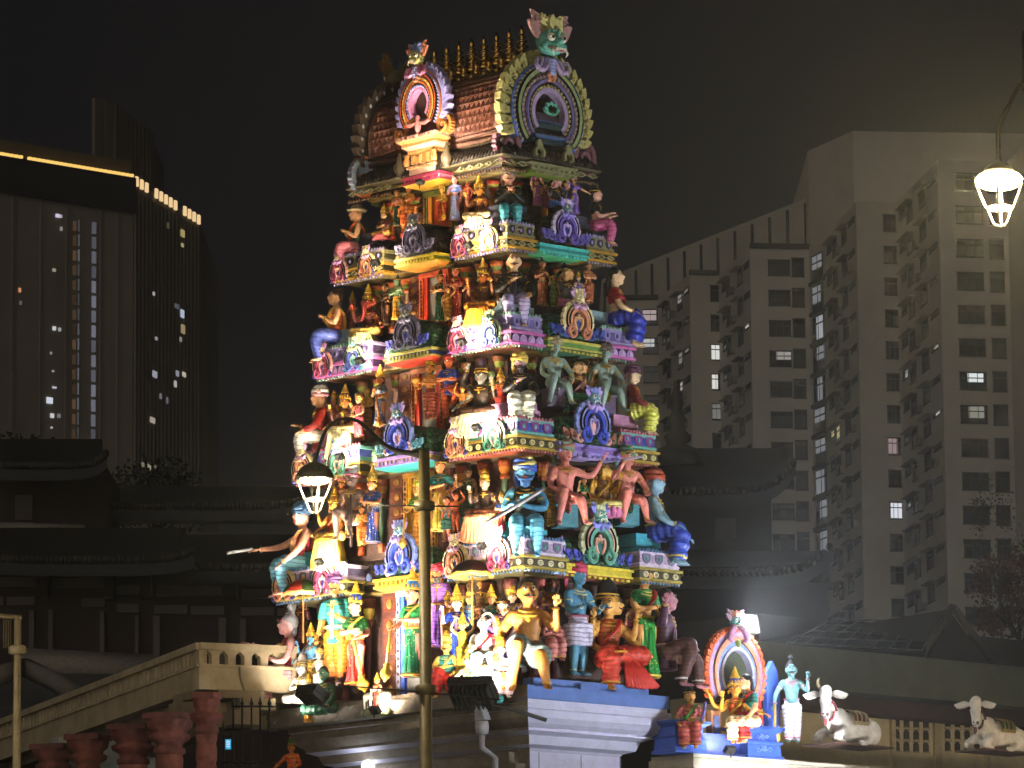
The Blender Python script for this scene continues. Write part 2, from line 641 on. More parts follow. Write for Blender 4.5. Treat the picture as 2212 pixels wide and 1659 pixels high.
def kudu(origin, out, w, cols, parent, fringe=True, head=True, inner=None, hs=1.0):
    """horseshoe gable ornament: nested bands, scrolled feet, leaf fringe and a mask on top. origin = foot centre"""
    f = face_frame(origin, out)
    r = w / 2
    cz = r * .95
    up = Matrix.Translation((0, 0, cz))
    mb = MB(f @ up)
    bands = [(.98, .77, -.05, 0), (.77, .56, -.085, 1)]
    for a, b, y, k in bands:
        mb.m = k
        mb.arch((r * a, r * a * hs), (r * b, r * b * hs), y * w * 1.3, w * .10, -52, 232, 26, pinch=.12)
    mb.m = 5
    for q in (.77, .985):
        mb.arch((r * (q + .012), r * (q + .012) * hs), (r * (q - .012), r * (q - .012) * hs), -w * .115, w * .02, -52, 232, 26, pinch=.12)
    mb.m = 3
    inner = inner or cols[2]
    pts = [(r * .57 * math.cos(math.radians(t)), r * .57 * hs * math.sin(math.radians(t))) for t in range(-50, 231, 20)]
    mb.prism(pts, w * .02, w * .08)
    mb.m = 1
    for s in (-1, 1):
        spiral(mb, (s * r * .50, -r * .66), r * .40, -s, -w * .09, w * .07, 1.3, PI / 2)
        mb.m = 2
        spiral(mb, (s * r * 1.02, -r * .78), r * .30, s, -w * .05, w * .055, 1.2, PI / 2)
        mb.m = 1
    if inner:
        mb.m = 4
        mb.prism([(-r * .17, -r * .55), (r * .17, -r * .55), (r * .2, r * .02), (0, r * .34), (-r * .2, r * .02)], -w * .03, w * .03)
        mb.m = 0
        for s in (-1, 1):
            mb.tube([(s * r * .12, -w * .05, -r * .5), (s * r * .3, -w * .06, -r * .15), (s * r * .26, -w * .06, r * .2), (s * r * .08, -w * .06, r * .16), (s * r * .14, -w * .05, r * .0)], [w * .035, w * .04, w * .035, w * .03, w * .01], 6, 3)
        mb.ball((0, -w * .06, r * .3), (w * .06, w * .04, w * .07), 7, 5)
    o = mb.build('gable_ornament', [paint(cols[0]), paint(cols[1]), paint(cols[2]), paint('2c1c18'), paint(inner or cols[0]), paint('1c161c')], parent)
    if fringe:
        fb = MB(f @ up)
        n = 13
        for i in range(n):
            t = math.radians(-28 + 236 * i / (n - 1))
            s = 1 if t < PI / 2 else -1
            leaf(fb, (r * .95 * math.cos(t), r * .95 * hs * math.sin(t)), t + s * .2, r * .34, r * .42, -w * .05, w * .05, .25 * s)
        fb.build('leaf_fringe', paint(cols[3]), o)
    if head:
        sb = MB(f @ up)
        for s in (-1, 1):
            sb.tube([(s * r * .1, -w * .1, r * .95 * hs), (s * r * .38, -w * .13, r * .78 * hs), (s * r * .52, -w * .12, r * .98 * hs), (s * r * .4, -w * .1, r * 1.12 * hs)],
                    [w * .07, w * .06, w * .04, w * .015], 6, 3)
        sb.ball((0, -w * .12, r * .75 * hs), (w * .07, w * .05, w * .1), 8, 6)
        sb.build('crest_scroll', paint(cols[4]), o)
        monster_head(f @ Matrix.Translation((0, -w * .06, cz + r * 1.33 * hs)), r * .4, (cols[5], cols[4], cols[3], cols[1]), o)
    return o


def tower_block(k):
    a, b, zc = TIER[k]
    st = STYLE[k]
    floor = {5: 0.02, 4: TIER[5][2] + .62, 3: TIER[4][2] + .62, 2: TIER[3][2] + .62, 1: TIER[2][2] + .62}[k]
    h = .085 if k < 3 else .1
    # walls behind the figures
    wa, wb = a - .62, b - .5
    mb = MB()
    mb.span((TX - wa, TY - wb, floor - .3), (TX + wa, TY + wb, zc))
    mb.build('tier_wall', WALL, tower)
    # pilasters
    pil = MB()
    hgt = zc - .2 - floor
    pc = {1: ('b8452c', 'c9822c', '9aa040'), 2: ('b5652c', '7a5a30', '6f7a3c'), 3: ('7d4a2c', '6b4326', '8a9a4c'), 4: ('a0552c', '2f4a34', 'c98a3c'), 5: ('6b3a34', '5e2f3c', 'b09a3c')}[k]
    spots = [(TX + x * wa, TY - wb - .07) for x in (-.93, -.70, -.46, .46, .70, .93)] + [(TX + wa + .07, TY + y * wb) for y in (-.85, -.5, .5, .85)]
    for x, y in spots:
        pil = MB()
        cuts = [(.075, 0), (.078, .06), (.075, .12), (.05, .125), (.056, .3), (.05, .74), (.08, .745), (.084, .80), (.06, .81), (.1, .86), (.1, .9), (.12, .93), (.12, 1.0)]
        pil.lathe([(r0, floor + hgt * q) for r0, q in cuts], (x, y, 0), 9)
        for i in range(len(pil.f)):
            z = sum(pil.v[v].z for v in pil.f[i]) / len(pil.f[i])
            q = (z - floor) / hgt
            pil.mi[i] = 1 if .125 < q < .74 else (2 if .8 < q < .91 else 0)
        pil.build('pilaster', [paint(pc[0]), paint(pc[1]), paint(pc[2])], tower)
    # cornice of the recessed wall run
    mb = MB()
    pr = fascia_prof(zc - .035, h) + roof_prof(zc - .035, h, .60)
    loft_rect(mb, (TX, TY), a - (.3 if k < 5 else .42), b - (.26 if k < 5 else .40), pr, FM + [3] * (len(pr) - len(FM) - 1))
    mb.build('cornice', [paint('3a2c22'), paint('7a6a3c'), paint('4a3a28'), TILE_GREEN if k == 4 else TILE], tower)
    # four corner pavilions
    wx, wy = a * .30, b * .27
    cc = CREAM
    for sx in (-1, 1):
        for sy in (-1, 1):
            c = (TX + sx * (a - wx), TY + sy * (b - wy))
            mb = MB()
            top = .40 if k > 2 else .34
            pr = fascia_prof(zc, h)
            n0 = len(pr) - 1
            pr += [(-.03, zc + h + .032), (-.02, zc + h + .08), (-.05, zc + h + .11), (-.07, zc + top - .06), (-.03, zc + top - .05), (-.03, zc + top)]
            loft_rect(mb, c, wx, wy, pr, FM + [4, 4, 4, 3, 4, 4])
            if k > 1:
                mb.build('pavilion', [paint(st[0]), paint(st[1]), paint(st[2]), paint({2: '55503c', 3: '5c4a6c', 4: '5560a8', 5: '9a8fae'}[k]), paint({2: '8d8764', 3: '9c8fb4', 4: '6fa8a0', 5: 'cdbfd2'}[k])], tower)
            rb = MB()
            if sy < 0:
                relief(rb, st[4] if st[4] != 'panel' else 'none', (c[0], c[1] - wy + .012, zc), (0, -1, 0), wx * 2 - .05, h) if st[4] != 'panel' else relief_arch_fix(rb, '', (c[0], c[1] - wy + .012, zc), (0, -1, 0), wx * 2 - .05, h)
            if sx > 0:
                relief(rb, st[4], (c[0] + wx - .012, c[1], zc), (1, 0, 0), wy * 2 - .05, h) if st[4] != 'panel' else relief_arch_fix(rb, '', (c[0] + wx - .012, c[1], zc), (1, 0, 0), wy * 2 - .05, h)
            rb.m = 1
            if sy < 0:
                for i in range(int(wx * 2 / .075)):
                    rb.ball((c[0] - wx + .04 + i * .075, c[1] - wy + .0, zc - h - .045), (.022, .022, .03), 6, 4)
                    if k > 1:
                        rb.M = face_frame((c[0] - wx + .04 + i * .075, c[1] - wy + .04, zc + top), (0, -1, 0))
                        rb.prism([(-.032, 0), (.032, 0), (.02, .03), (0, .06), (-.02, .03)], -.012, .012)
                        rb.M = Matrix.Identity(4)
            if sx > 0:
                for i in range(int(wy * 2 / .075)):
                    rb.ball((c[0] + wx, c[1] - wy + .04 + i * .075, zc - h - .045), (.022, .022, .03), 6, 4)
                    if k > 1:
                        rb.M = face_frame((c[0] + wx - .04, c[1] - wy + .04 + i * .075, zc + top), (1, 0, 0))
                        rb.prism([(-.032, 0), (.032, 0), (.02, .03), (0, .06), (-.02, .03)], -.012, .012)
                        rb.M = Matrix.Identity(4)
            rb.m = 0
            if rb.v and (sx > 0 or sy < 0):
                rb.build('frieze_relief', [paint(st[3]), paint({1: '7a5a3c', 2: '9c93b8', 3: '8fb0a0', 4: 'b06a7a', 5: '6f90b8'}[k])], tower)
            # lotus petals or draped cloth on the block above the frieze
            if k > 1:
                db = MB()
                for out, cx2, cy2, ln in (((0, -1, 0), c[0], c[1] - wy + .07, 2 * wx - .1), ((1, 0, 0), c[0] + wx - .07, c[1], 2 * wy - .1)):
                    if (out[1] and sy > 0) or (out[0] and sx < 0):
                        continue
                    n = max(3, int(ln / .24)); w = ln / n
                    for i in range(n):
                        db.M = face_frame((cx2, cy2, zc + h + .03), out) @ Matrix.Translation((-ln / 2 + (i + .5) * w, 0, 0))
                        H = top - h - .05
                        db.m = 0
                        db.prism([(-w * .48, H), (-w * .48, H * .45), (-w * .3, H * .12), (0, 0), (w * .3, H * .12), (w * .48, H * .45), (w * .48, H)], -.025, 0)
                        db.m = 1
                        db.prism([(-w * .3, H * .95), (-w * .3, H * .5), (0, H * .18), (w * .3, H * .5), (w * .3, H * .95)], -.045, -.024)
                        db.m = 2
                        db.ball((0, -.045, H * .62), (w * .12, .02, H * .18), 8, 5)
                db.M = Matrix.Identity(4)
                pal = {2: ('8d8764', '3c3a4c', '9c93b8'), 3: ('7a6a9c', '8a84b0', '5d4a78'), 4: ('3f55a8', '8a4a86', '6fb0b0'), 5: ('b7a9c0', '7d6f8c', '4fa08c')}[k]
                db.build('drapery_relief', [paint(pal[0]), paint(pal[1]), paint(pal[2])], tower)
    # centre bays: front (long side) and side
    ex = .06 if k < 5 else -.16
    for side in ('front', 'side', 'rear', 'far'):
        if side in ('front', 'rear'):
            s = -1 if side == 'front' else 1
            hw, hd = a * .235, .42
            c = (TX, TY + s * (b - hd + ex))
            hx, hy = hw, hd
            pal = st[5]
        else:
            s = 1 if side == 'side' else -1
            hw, hd = b * .45, .42
            c = (TX + s * (a - hd + ex), TY)
            hx, hy = hd, hw
            pal = st[6]
        zb = zc - .02
        mb = MB()
        hb = h * .72
        pr = fascia_prof(zb, hb) + roof_prof(zb, hb, .60, .36)
        loft_rect(mb, c, hx, hy, pr, [2, 2, 2, 1, 1, 0, 1, 1, 1] + [3] * (len(pr) - 10))
        # dentils
        for i in range(12):
            t = (i + .5) / 12 * 2 - 1
            mb.m = 1
            if side == 'front':
                mb.box((c[0] + t * (hx - .05), c[1] - hy - .0, zb - .01), (.05, .03, .07))
            elif side == 'side':
                mb.box((c[0] + hx + .0, c[1] + t * (hy - .05), zb - .11 * h / .1), (.03, .07, .04))
        mb.m = 0
        mb.build('bay_cornice', [paint(pal[1]), paint(pal[0]), paint(pal[2]), TILE_GREEN if k > 2 else TILE], tower)
    # door opening in the front bay
    dw = {1: .27, 2: .24, 3: .27, 4: .27, 5: .27}[k]
    dcol = {1: ('8a8f4c', 'c98a3c', 'd0542a'), 2: ('d0622c', 'c94a28', '8a8a80'), 3: ('a8652c', 'b8301c', '8a8a82'), 4: ('b98a3c', 'd69a20', '85888a'), 5: ('8a8a9a', '4a72d8', '86878a')}[k]
    ctop = zc - h - .06
    yb = TY - (b - .36)
    jb = MB()
    jw = dw + .14 + min(.42, a * .16)
    for s2 in (-1, 1):
        jb.span((TX + s2 * (dw + .14), yb + .05, floor - .2), (TX + s2 * jw, yb + .3, ctop))
        for i in range(5):
            zc2 = floor + (ctop - floor) * (i + .5) / 5
            jb.m = 3
            xm = TX + s2 * (dw + .14 + jw) / 2
            jb.box((xm, yb + .045, zc2), ((jw - dw - .14) * .72, .03, (ctop - floor) * .14))
            jb.m = 4
            jb.ball((xm, yb + .03, zc2), ((jw - dw - .14) * .2, .02, (ctop - floor) * .05), 8, 5)
            jb.m = 0
    jb.m = 1
    jb.span((TX - dw - .15, yb, floor - .2), (TX - dw - .05, yb + .28, ctop))
    jb.span((TX + dw + .05, yb, floor - .2), (TX + dw + .15, yb + .28, ctop))
    jb.m = 2
    jb.span((TX - dw - .06, yb + .02, floor - .2), (TX - dw + .05, yb + .27, ctop))
    jb.span((TX + dw - .05, yb + .02, floor - .2), (TX + dw + .06, yb + .27, ctop))
    jb.m = 1
    jb.span((TX - dw - .15, yb - .01, ctop - .1), (TX + dw + .15, yb + .28, ctop + .02))
    jb.m = 0
    for s in (-1, 1):
        for i in range(14):
            z = floor - .1 + (ctop - floor) * i / 14
            jb.m = 3
            jb.ball((TX + s * (dw + .1), yb - .004, z), (.026, .012, .036), 6, 4)
    d = jb.build('doorway', [paint('4a2420', .6, .3), paint(dcol[0]), paint(dcol[1]), paint('6b3a20'), paint('8a6a34')], tower)
    pb = MB()
    pb.span((TX - dw + .03, yb + .08, floor - .2), (TX + dw - .03, yb + .13, ctop - .08))
    pb.build('door_panel', paint(dcol[2], 0.6, 0.12, 6, .05), d)


for k in (1, 2, 3, 4, 5):
    tower_block(k)

for k in (2, 3, 4, 5):
    a, b, zc = TIER[k]
    cb = MB()
    for i in range(26):
        x = -1 + 2 * (i + .5) / 26
        if abs(x) < .28 or abs(x) > .93 or abs(x) > .42:
            continue
        cb.M = face_frame((TX + x * a, TY - b + (.24 if k < 5 else .36), zc + .1), (0, -1, 0))
        leaf(cb, (0, 0), PI / 2, .13, .1, -.02, .02, 0)
    for i in range(16):
        y = -1 + 2 * (i + .5) / 16
        cb.M = face_frame((TX + a - (.22 if k < 5 else .36), TY + y * b, zc + .1), (1, 0, 0))
        leaf(cb, (0, 0), PI / 2, .12, .1, -.02, .02, 0)
    cb.M = Matrix.Identity(4)
    cb.build('leaf_crest', paint({2: '8a8050', 3: '6f8fa0', 4: '9aa86c', 5: '6f86c0'}[k]), tower)
    for s2 in (-1, 1):                               # curled scrolls on the long-side bay's roof edge
        sp = MB(face_frame((TX, TY - b - (.10 if k < 5 else -.12), zc + .16), (0, -1, 0)))
        for i, q in enumerate((.42, .62, .80)):
            spiral(sp, (s2 * a * .235 * q, .03 + .0 * i), .075 - .012 * i, s2, -.02, .022, 1.2, PI / 2)
            leaf(sp, (s2 * a * .235 * q, .06), PI / 2 - s2 * .6, .12, .08, -.02, .02, .2 * -s2)
        sp.build('edge_scroll', paint({2: '7d7890', 3: '5a5fae', 4: '6fa8b8', 5: '4a58b0'}[k]), tower)
        sp = MB(face_frame((TX + a + (.10 if k < 5 else -.12), TY, zc + .16), (1, 0, 0)))
        for i, q in enumerate((.40, .62, .84)):
            spiral(sp, (s2 * b * .45 * q, .03), .085 - .012 * i, s2, -.02, .024, 1.2, PI / 2)
            leaf(sp, (s2 * b * .45 * q, .06), PI / 2 - s2 * .6, .13, .09, -.02, .02, .2 * -s2)
        sp.build('edge_scroll', paint({2: '6a5fa8', 3: '4a58a0', 4: '9a6a58', 5: '5a62c0'}[k]), tower)

# gable ornaments: (origin, outward, width, colours: outer, middle, inner band, fringe, scroll, mask)
PALS = {
    'lilac': ('b9a8d8', '6f5aa8', '3c3f8a', 'c9b9d0', '9c8fd0', '7f98a8'),
    'pink': ('e0a0a0', 'b85a78', '5a4fa0', 'e2b0a8', 'cf9ad0', 'e0d0a0'),
    'teal': ('9ac0b8', '5f6fc0', '3f8f8c', 'b8c8b0', 'd9c9a0', '6fb0a8'),
    'gold': ('e0b98a', 'c98a6c', '4f55a0', 'e0d0a0', 'd0a8c8', 'ece0b0'),
    'blue': ('a8a0d8', '4a5fc0', 'd8a8a0', '8a98d0', 'b8a0d8', '8fc0c8'),
    'green': ('e0b0a0', '6fae9a', '3f7a7a', 'c8d0a8', '8a90d8', '8fc8c0'),
    'grey': ('8a8494', '55506c', '3a3648', '7d7890', '8f8aa0', '8d928a'),
}
for k, fr, rt, pv in ((2, 'grey', 'lilac', ('pink', 'gold')), (3, 'grey', 'gold', ('pink', 'teal')), (4, 'blue', 'blue', ('gold', 'green')), (5, 'blue', 'green', ('gold', 'pink'))):
    a, b, zc = TIER[k]
    h = .1
    kw = {2: .48, 3: .54, 4: .60, 5: .64}[k]
    inn = {2: None, 3: '4a62c0', 4: None, 5: '3f62c8'}[k]
    kudu((TX, TY - b - (.10 if k < 5 else -.12), zc + h + .02), (0, -1, 0), kw, PALS[fr], tower, inner=inn)
    kudu((TX + a + (.10 if k < 5 else -.12), TY, zc + h + .02), (1, 0, 0), kw * 1.12, PALS[rt], tower)
    wx, wy = a * .30, b * .27
    for sx in (-1, 1):
        cx2 = TX + sx * (a - wx)
        # one ornament near each end of the pavilion's long side
        kudu((cx2 - wx * .72, TY - b - .03, zc - h * .9), (0, -1, 0), kw * .78, PALS[pv[0]], tower)
        kudu((cx2 + wx * .38, TY - b - .03, zc - h * .9), (0, -1, 0), kw * .78, PALS[pv[1]], tower)
    # slim scroll beside the near pavilion's short side
    kudu((TX + a - .22, TY - b + 2 * wy + .05, zc - h * .5), (.6, .8, 0), kw * .62, PALS['blue' if k > 3 else 'grey'], tower)

# ------------------------------------------------------------------ barrel roof
a, b, zc = TIER[1]
EZ = zc + .095
mb = MB()
pr = [(-.0, zc + .09), (.03, zc + .12), (-.02, zc + .2), (-.12, zc + .33), (-.26, zc + .42), (-.3, zc + .43), (-.3, zc + .5), (-.7, zc + .52)]
loft_rect(mb, (TX, TY), a, b, pr, [1, 0, 0, 0, 1, 1, 1])
for i in range(46):                                  # ribbed tiles of the eave slope
    t = -1 + 2 * (i + .5) / 46
    x = TX + t * (a - .15)
    mb.tube([(x, TY - b - .02, zc + .12), (x, TY - b + .02, zc + .22), (x, TY - b + .12, zc + .34), (x, TY - b + .25, zc + .42)], .022, 5)
for i in range(24):
    t = -1 + 2 * (i + .5) / 24
    y = TY + t * (b - .15)
    mb.tube([(TX + a + .02, y, zc + .12), (TX + a - .02, y, zc + .22), (TX + a - .12, y, zc + .34), (TX + a - .25, y, zc + .42)], .022, 5)
mb.build('eave_roof', [TILE, paint('5b5138', .5, .3)], tower)

BH = 11.28
BP = [(.90, zc + .5), (.94, zc + .62), (.97, zc + .85), (.96, zc + 1.1), (.88, zc + 1.36), (.74, zc + 1.58), (.55, zc + 1.76), (.3, zc + 1.9), (0, BH)]
BL = a - .34
ROOFBROWN = paint('6d4430', .55, .35, 8, .3)


def barrel_pt(u):
    """u in 0..1 from the front foot to the ridge: (y offset outwards, z, outward normal)"""
    f = u * (len(BP) - 1); i = min(int(f), len(BP) - 2); t = f - i
    y = BP[i][0] + (BP[i + 1][0] - BP[i][0]) * t; z = BP[i][1] + (BP[i + 1][1] - BP[i][1]) * t
    dy, dz = BP[i + 1][0] - BP[i][0], BP[i + 1][1] - BP[i][1]
    n = V3((0, -dz, -dy)).normalized()
    return y, z, n


mb = MB()
rows = []
for s in (-1, 1):
    rows.append([mb.vert((TX + s * BL, TY - y, z)) for y, z in BP] + [mb.vert((TX + s * BL, TY + y, z)) for y, z in BP[-2::-1]])
for i in range(len(rows[0]) - 1):
    mb.face((rows[0][i], rows[0][i + 1], rows[1][i + 1], rows[1][i]), True)
mb.face(rows[0], False); mb.face(rows[1][::-1], False)
for (u, hh) in ((.02, .05), (.13, .035), (.62, .04), (.70, .03)):
    y, z, n = barrel_pt(u)
    mb.tube([(TX - BL, TY - y + n.y * .0 - .02, z), (TX + BL, TY - y - .02, z)], hh, 6)
barrel = mb.build('barrel_roof', ROOFBROWN, tower)
sb = MB()
cols_n, rows_n = 26, 7
for j in range(rows_n):
    for i in range(cols_n):
        u = .15 + .46 * (j + .5) / rows_n
        y, z, n = barrel_pt(u)
        x = TX - BL + .12 + (2 * BL - .24) * (i + (.5 if j % 2 else .0) + .25) / cols_n
        t = V3((0, n.z, -n.y)); t = t if t.z > 0 else -t
        w, hgt = BL / cols_n * 1.25, .105
        c = V3((x, TY - y, z)) + V3((0, n.y, n.z)) * .01
        nn = V3((0, n.y, n.z))
        ids = [sb.vert(c - t * hgt * 1.2), sb.vert(c + V3((w, 0, 0))), sb.vert(c + t * hgt * 1.2), sb.vert(c - V3((w, 0, 0))), sb.vert(c - t * hgt * .35 + nn * .055)]
        for q in ((0, 1, 4), (1, 2, 4), (2, 3, 4), (3, 0, 4)):
            sb.face([ids[v] for v in q], False)
sb.build('roof_scales', paint('7d4a32', .5, .4, 12, .2), barrel)


# end gables (horseshoe arches closing the barrel) and the front gable
def big_gable(origin, out, r, hs, cols, name, dark=False, fl=24, flen=.36, mask=.2):
    f = face_frame(origin, out)
    mb = MB(f)
    for (q0, q1, y, k) in ((1.0, .90, -.10, 0), (.90, .80, -.16, 1), (.80, .68, -.12, 2), (.68, .60, -.17, 3), (.60, .50, -.12, 7), (.50, .41, -.15, 8)):
        mb.m = k
        mb.arch((r * q0, r * q0 * hs), (r * q1, r * q1 * hs), y, .12, -42, 222, 40, pinch=.06)
    mb.m = 6
    for q in (.90, .80, .66, .57):
        mb.arch((r * (q + .006), r * (q + .006) * hs), (r * (q - .006), r * (q - .006) * hs), -.172, .0, -42, 222, 40, pinch=.06)
    mb.m = 4
    mb.prism([(r * .6 * math.cos(math.radians(t)), r * .6 * hs * math.sin(math.radians(t))) for t in range(-42, 223, 12)], .0, .1)
    # beads on two bands
    for q, nb, rr, k in ((.95, 44, .026, 9), (.74, 34, .042, 5), (.55, 26, .034, 9)):
        mb.m = k
        for i in range(nb):
            t = math.radians(-38 + 256 * i / (nb - 1))
            x, z = r * q * math.cos(t), r * q * hs * math.sin(t)
            mb.ball((x, -.12 if q > .8 else -.14, z), (rr, .03, rr), 6, 4)
    o = mb.build(name, [paint(c) for c in cols[:6]] + [paint('1c1820')] + [paint(cols[2]), paint(cols[8]), paint(cols[6])], tower)
    fb = MB(f)
    for i in range(fl):
        t = math.radians(-24 + 228 * i / (fl - 1))
        s = 1 if t < PI / 2 else -1
        if abs(t - PI / 2) < .22:
            continue
        leaf(fb, (r * .97 * math.cos(t), r * .97 * hs * math.sin(t)), t + s * .3, r * flen, r * .22, -.07, .08, .3 * s)
        spiral(fb, (r * 1.09 * math.cos(t), r * 1.09 * hs * math.sin(t)), r * .055, s, -.08, r * .018, 1.1, t, 8)
    fb.build('flame_fringe', paint(cols[6]), o)
    kb = MB(f)
    for s in (-1, 1):                               # curled feet
        kb.m = 0
        spiral(kb, (s * r * 1.02, -r * .72 * hs), r * .26, s, -.06, r * .07, 1.2, PI / 2 + s * .8)
        for i in range(8):
            t = -s * .3 + i * .28
            q = PI / 2 - s * t
            leaf(kb, (s * r * 1.02 + r * .26 * math.cos(q - s * .9), -r * .7 * hs + r * .26 * math.sin(q - s * .9)), q - s * .9, r * .13, r * .12, -.05, .05, 0)
    kb.build('curled_foot', paint(cols[7]), o)
    if mask:
        cb = MB(f)
        top = r * hs
        for s in (-1, 1):
            for j, (wid, off) in enumerate(((.06, 0), (.045, .07), (.035, .13))):
                cb.m = j % 2
                cb.tube([(s * (r * .08 + off), -.17, top * 1.1), (s * (r * .12 + off), -.2, top * .98), (s * (r * .26 + off * .8), -.22, top * .84), (s * (r * .42 + off * .3), -.22, top * .9),
                         (s * (r * .42), -.2, top * 1.02 + off * .3), (s * (r * .33), -.18, top * 1.04)], [r * wid, r * wid, r * wid, r * wid * .9, r * wid * .7, r * .015], 6, 3)
        cb.m = 2
        for j in range(5):
            cb.ball((0, -.2, top * (1.06 - .065 * j)), (r * .11, .07, r * .05), 8, 5)
        cb.m = 3
        for t in (0, 72, 144, 216, 288):
            cb.ball((r * .08 * math.sin(math.radians(t)), -.2, top * .74 + r * .08 * math.cos(math.radians(t))), (r * .06, .04, r * .06), 6, 5)
        cb.build('crest_scroll', [paint(cols[8]), paint(cols[9]), paint('9a9ac0'), paint('c98a6a')], o)
        monster_head(f @ Matrix.Translation((0, -.16, top * 1.12 + mask * 1.0)), mask * 1.25, cols[10:14], o)
    return o


RG = 1.06
right_gable = big_gable((TX + BL + .14, TY + .02, zc + 1.0), (1, 0, 0), .88, 1.03,
                        ('6f86cc', '8f9a6c', '8d7a78', '7a6f96', '3a2622', 'a08c80', 'b0a56c', '8a5f68', 'a893ae', '7d6a8c', '6fae9c', 'b08a84', 'c9be84', 'b06a74'), 'end_gable', mask=.27)
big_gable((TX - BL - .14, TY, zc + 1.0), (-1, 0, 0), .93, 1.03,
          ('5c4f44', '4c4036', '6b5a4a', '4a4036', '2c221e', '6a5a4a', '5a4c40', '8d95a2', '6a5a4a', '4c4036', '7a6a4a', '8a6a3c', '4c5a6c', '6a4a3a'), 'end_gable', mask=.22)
# pale medallions along the far end's rim
mb = MB()
for i in range(11):
    t = math.radians(96 + 118 * i / 10)
    y, z = 1.06 * math.cos(t), zc + 1.0 + 1.09 * math.sin(t)
    mb.ball((TX - BL - .16, TY + y, z), (.12, .085, .085), 8, 6)
mb.build('rim_medallions', paint('b8b4b4', .5), tower)
mb = MB(face_frame((TX - BL - .12, TY - .98, zc + .34), (.55, -.83, 0)))
mb.ball((0, 0, .0), (.24, .05, .33), 16, 10)
mb.m = 1
mb.arch((.25, .34), (.29, .38), -.05, .05, 0, 360, 24)
spiral(mb, (.0, -.08), .13, 1, -.05, .028, 1.2)
mb.build('curled_foot', [paint('8d95a4'), paint('c9743c')], tower)

# the front gable stands on its own little porch
mb = MB()
zz = zc + .09
loft_rect(mb, (TX, TY - b + .1), .34, .14, [(0, zz), (0, zz + .1), (.03, zz + .11), (.03, zz + .15), (-.05, zz + .17), (-.05, zz + .36), (.02, zz + .38), (.02, zz + .44), (.1, zz + .50), (.1, zz + .56), (.16, zz + .6), (.16, zz + .68), (.0, zz + .7), (0, zz + .98), (-.1, zz + 1.0)],
          [0, 1, 1, 1, 2, 1, 1, 0, 1, 1, 0, 3, 2, 3])
for s in (-1, 1):
    mb.m = 1
    mb.lathe([(.05, zz + .17), (.06, zz + .25), (.04, zz + .3), (.06, zz + .36)], (TX + s * .36, TY - b - .08, 0), 8)
for i in range(7):
    mb.m = 3
    x = TX - .36 + i * .12
    mb.ball((x, TY - b - .21, zz + .64), (.035, .03, .03), 6, 5)
    mb.m = 0
    mb.ball((x, TY - b - .06, zz + .13), (.04, .03, .025), 6, 5)
for i in range(3):
    mb.m = 1
    mb.box((TX - .2 + i * .2, TY - b - .03, zz + .26), (.08, .12, .16))
mb.m = 0
porch = mb.build('gable_porch', [paint('c8a58c'), paint('c9965c'), paint('7a4a50'), paint('b8786a')], tower)
front_gable = big_gable((TX, TY - b + .02, zc + 1.32), (0, -1, 0), .54, 1.15,
                        ('d98a3c', 'c8622c', 'd9a050', 'd07a3c', '4a3420', 'e0b060', 'a9a0cc', 'd08a4c', 'cf8fae', 'b95f78', 'c2b878', 'd98f6c', '8f9ac0', 'c97a50'), 'front_gable', fl=20, mask=.145)
fp = MB()
fp.ball((TX, TY - b - .14, zc + .92), (.07, .05, .12), 8, 6)
fp.ball((TX, TY - b - .14, zc + 1.07), (.05, .045, .055), 8, 6)
for s in (-1, 1):
    fp.tube([(TX + s * .07, TY - b - .14, zc + .98), (TX + s * .2, TY - b - .16, zc + .95), (TX + s * .3, TY - b - .12, zc + 1.02)], [.03, .035, .03], 6, 2)
fp.build('niche_figure', paint('d8948c'), porch)
# little shrine in front of the side gable: stacked plates with a leaf crest
mb = MB()
xx = TX + a - .12
for (hw, z0, z1, k) in ((.62, .45, .52, 0), (.5, .52, .60, 1), (.54, .60, .66, 2), (.42, .66, .82, 0), (.46, .82, .88, 1), (.34, .88, 1.02, 2)):
    mb.m = k
    mb.box((xx - .02 - (z0 - .45) * .3, TY, zc + (z0 + z1) / 2), (.3, hw * 1.5, z1 - z0 - .004))
mb.m = 1
mb.M = face_frame((xx - .02, TY + .05, zc + .95), (1, 0, 0))
for t in (-70, -35, 0, 35, 70):
    mb.m = 3
    leaf(mb, (0, .08), PI / 2 + math.radians(t), .2, .12, -.12, -.06, 0)
mb.M = Matrix.Identity(4)
mb.build('gable_shrine', [paint('3c4a4c'), paint('56688c'), paint('4c3c44'), paint('74b49c')], tower)
mb = MB()
for (y, k) in ((-.35, 0), (.35, 0)):
    f = face_frame((TX + a + .05, TY + y, zc + .12), (1, 0, 0))
    mb.M = f
    mb.arch((.12, .12), (.07, .07), -.04, .04, -40, 220, 14, cz=.12)
    leaf(mb, (0, .2), PI / 2, .16, .12, -.03, .03, 0)
mb.M = Matrix.Identity(4)
for i in range(9):
    mb.ball((TX + a + .04, TY - .5 + i * .125, zc + .0), (.03, .05, .05), 8, 5)
mb.build('cornice_crest', paint('8f8c68'), tower)
for x in (-.62, .62):                                # small finials on the front eave
    mb = MB(face_frame((TX + x * 1.0, TY - b - .02, zc + .1), (0, -1, 0)))
    mb.lathe([(.09, 0), (.05, .04), (.1, .12), (.11, .2), (.05, .3), (.06, .33), (.01, .46)], (0, 0, 0), 10)
    mb.build('eave_finial', paint('6a5a44'), tower)

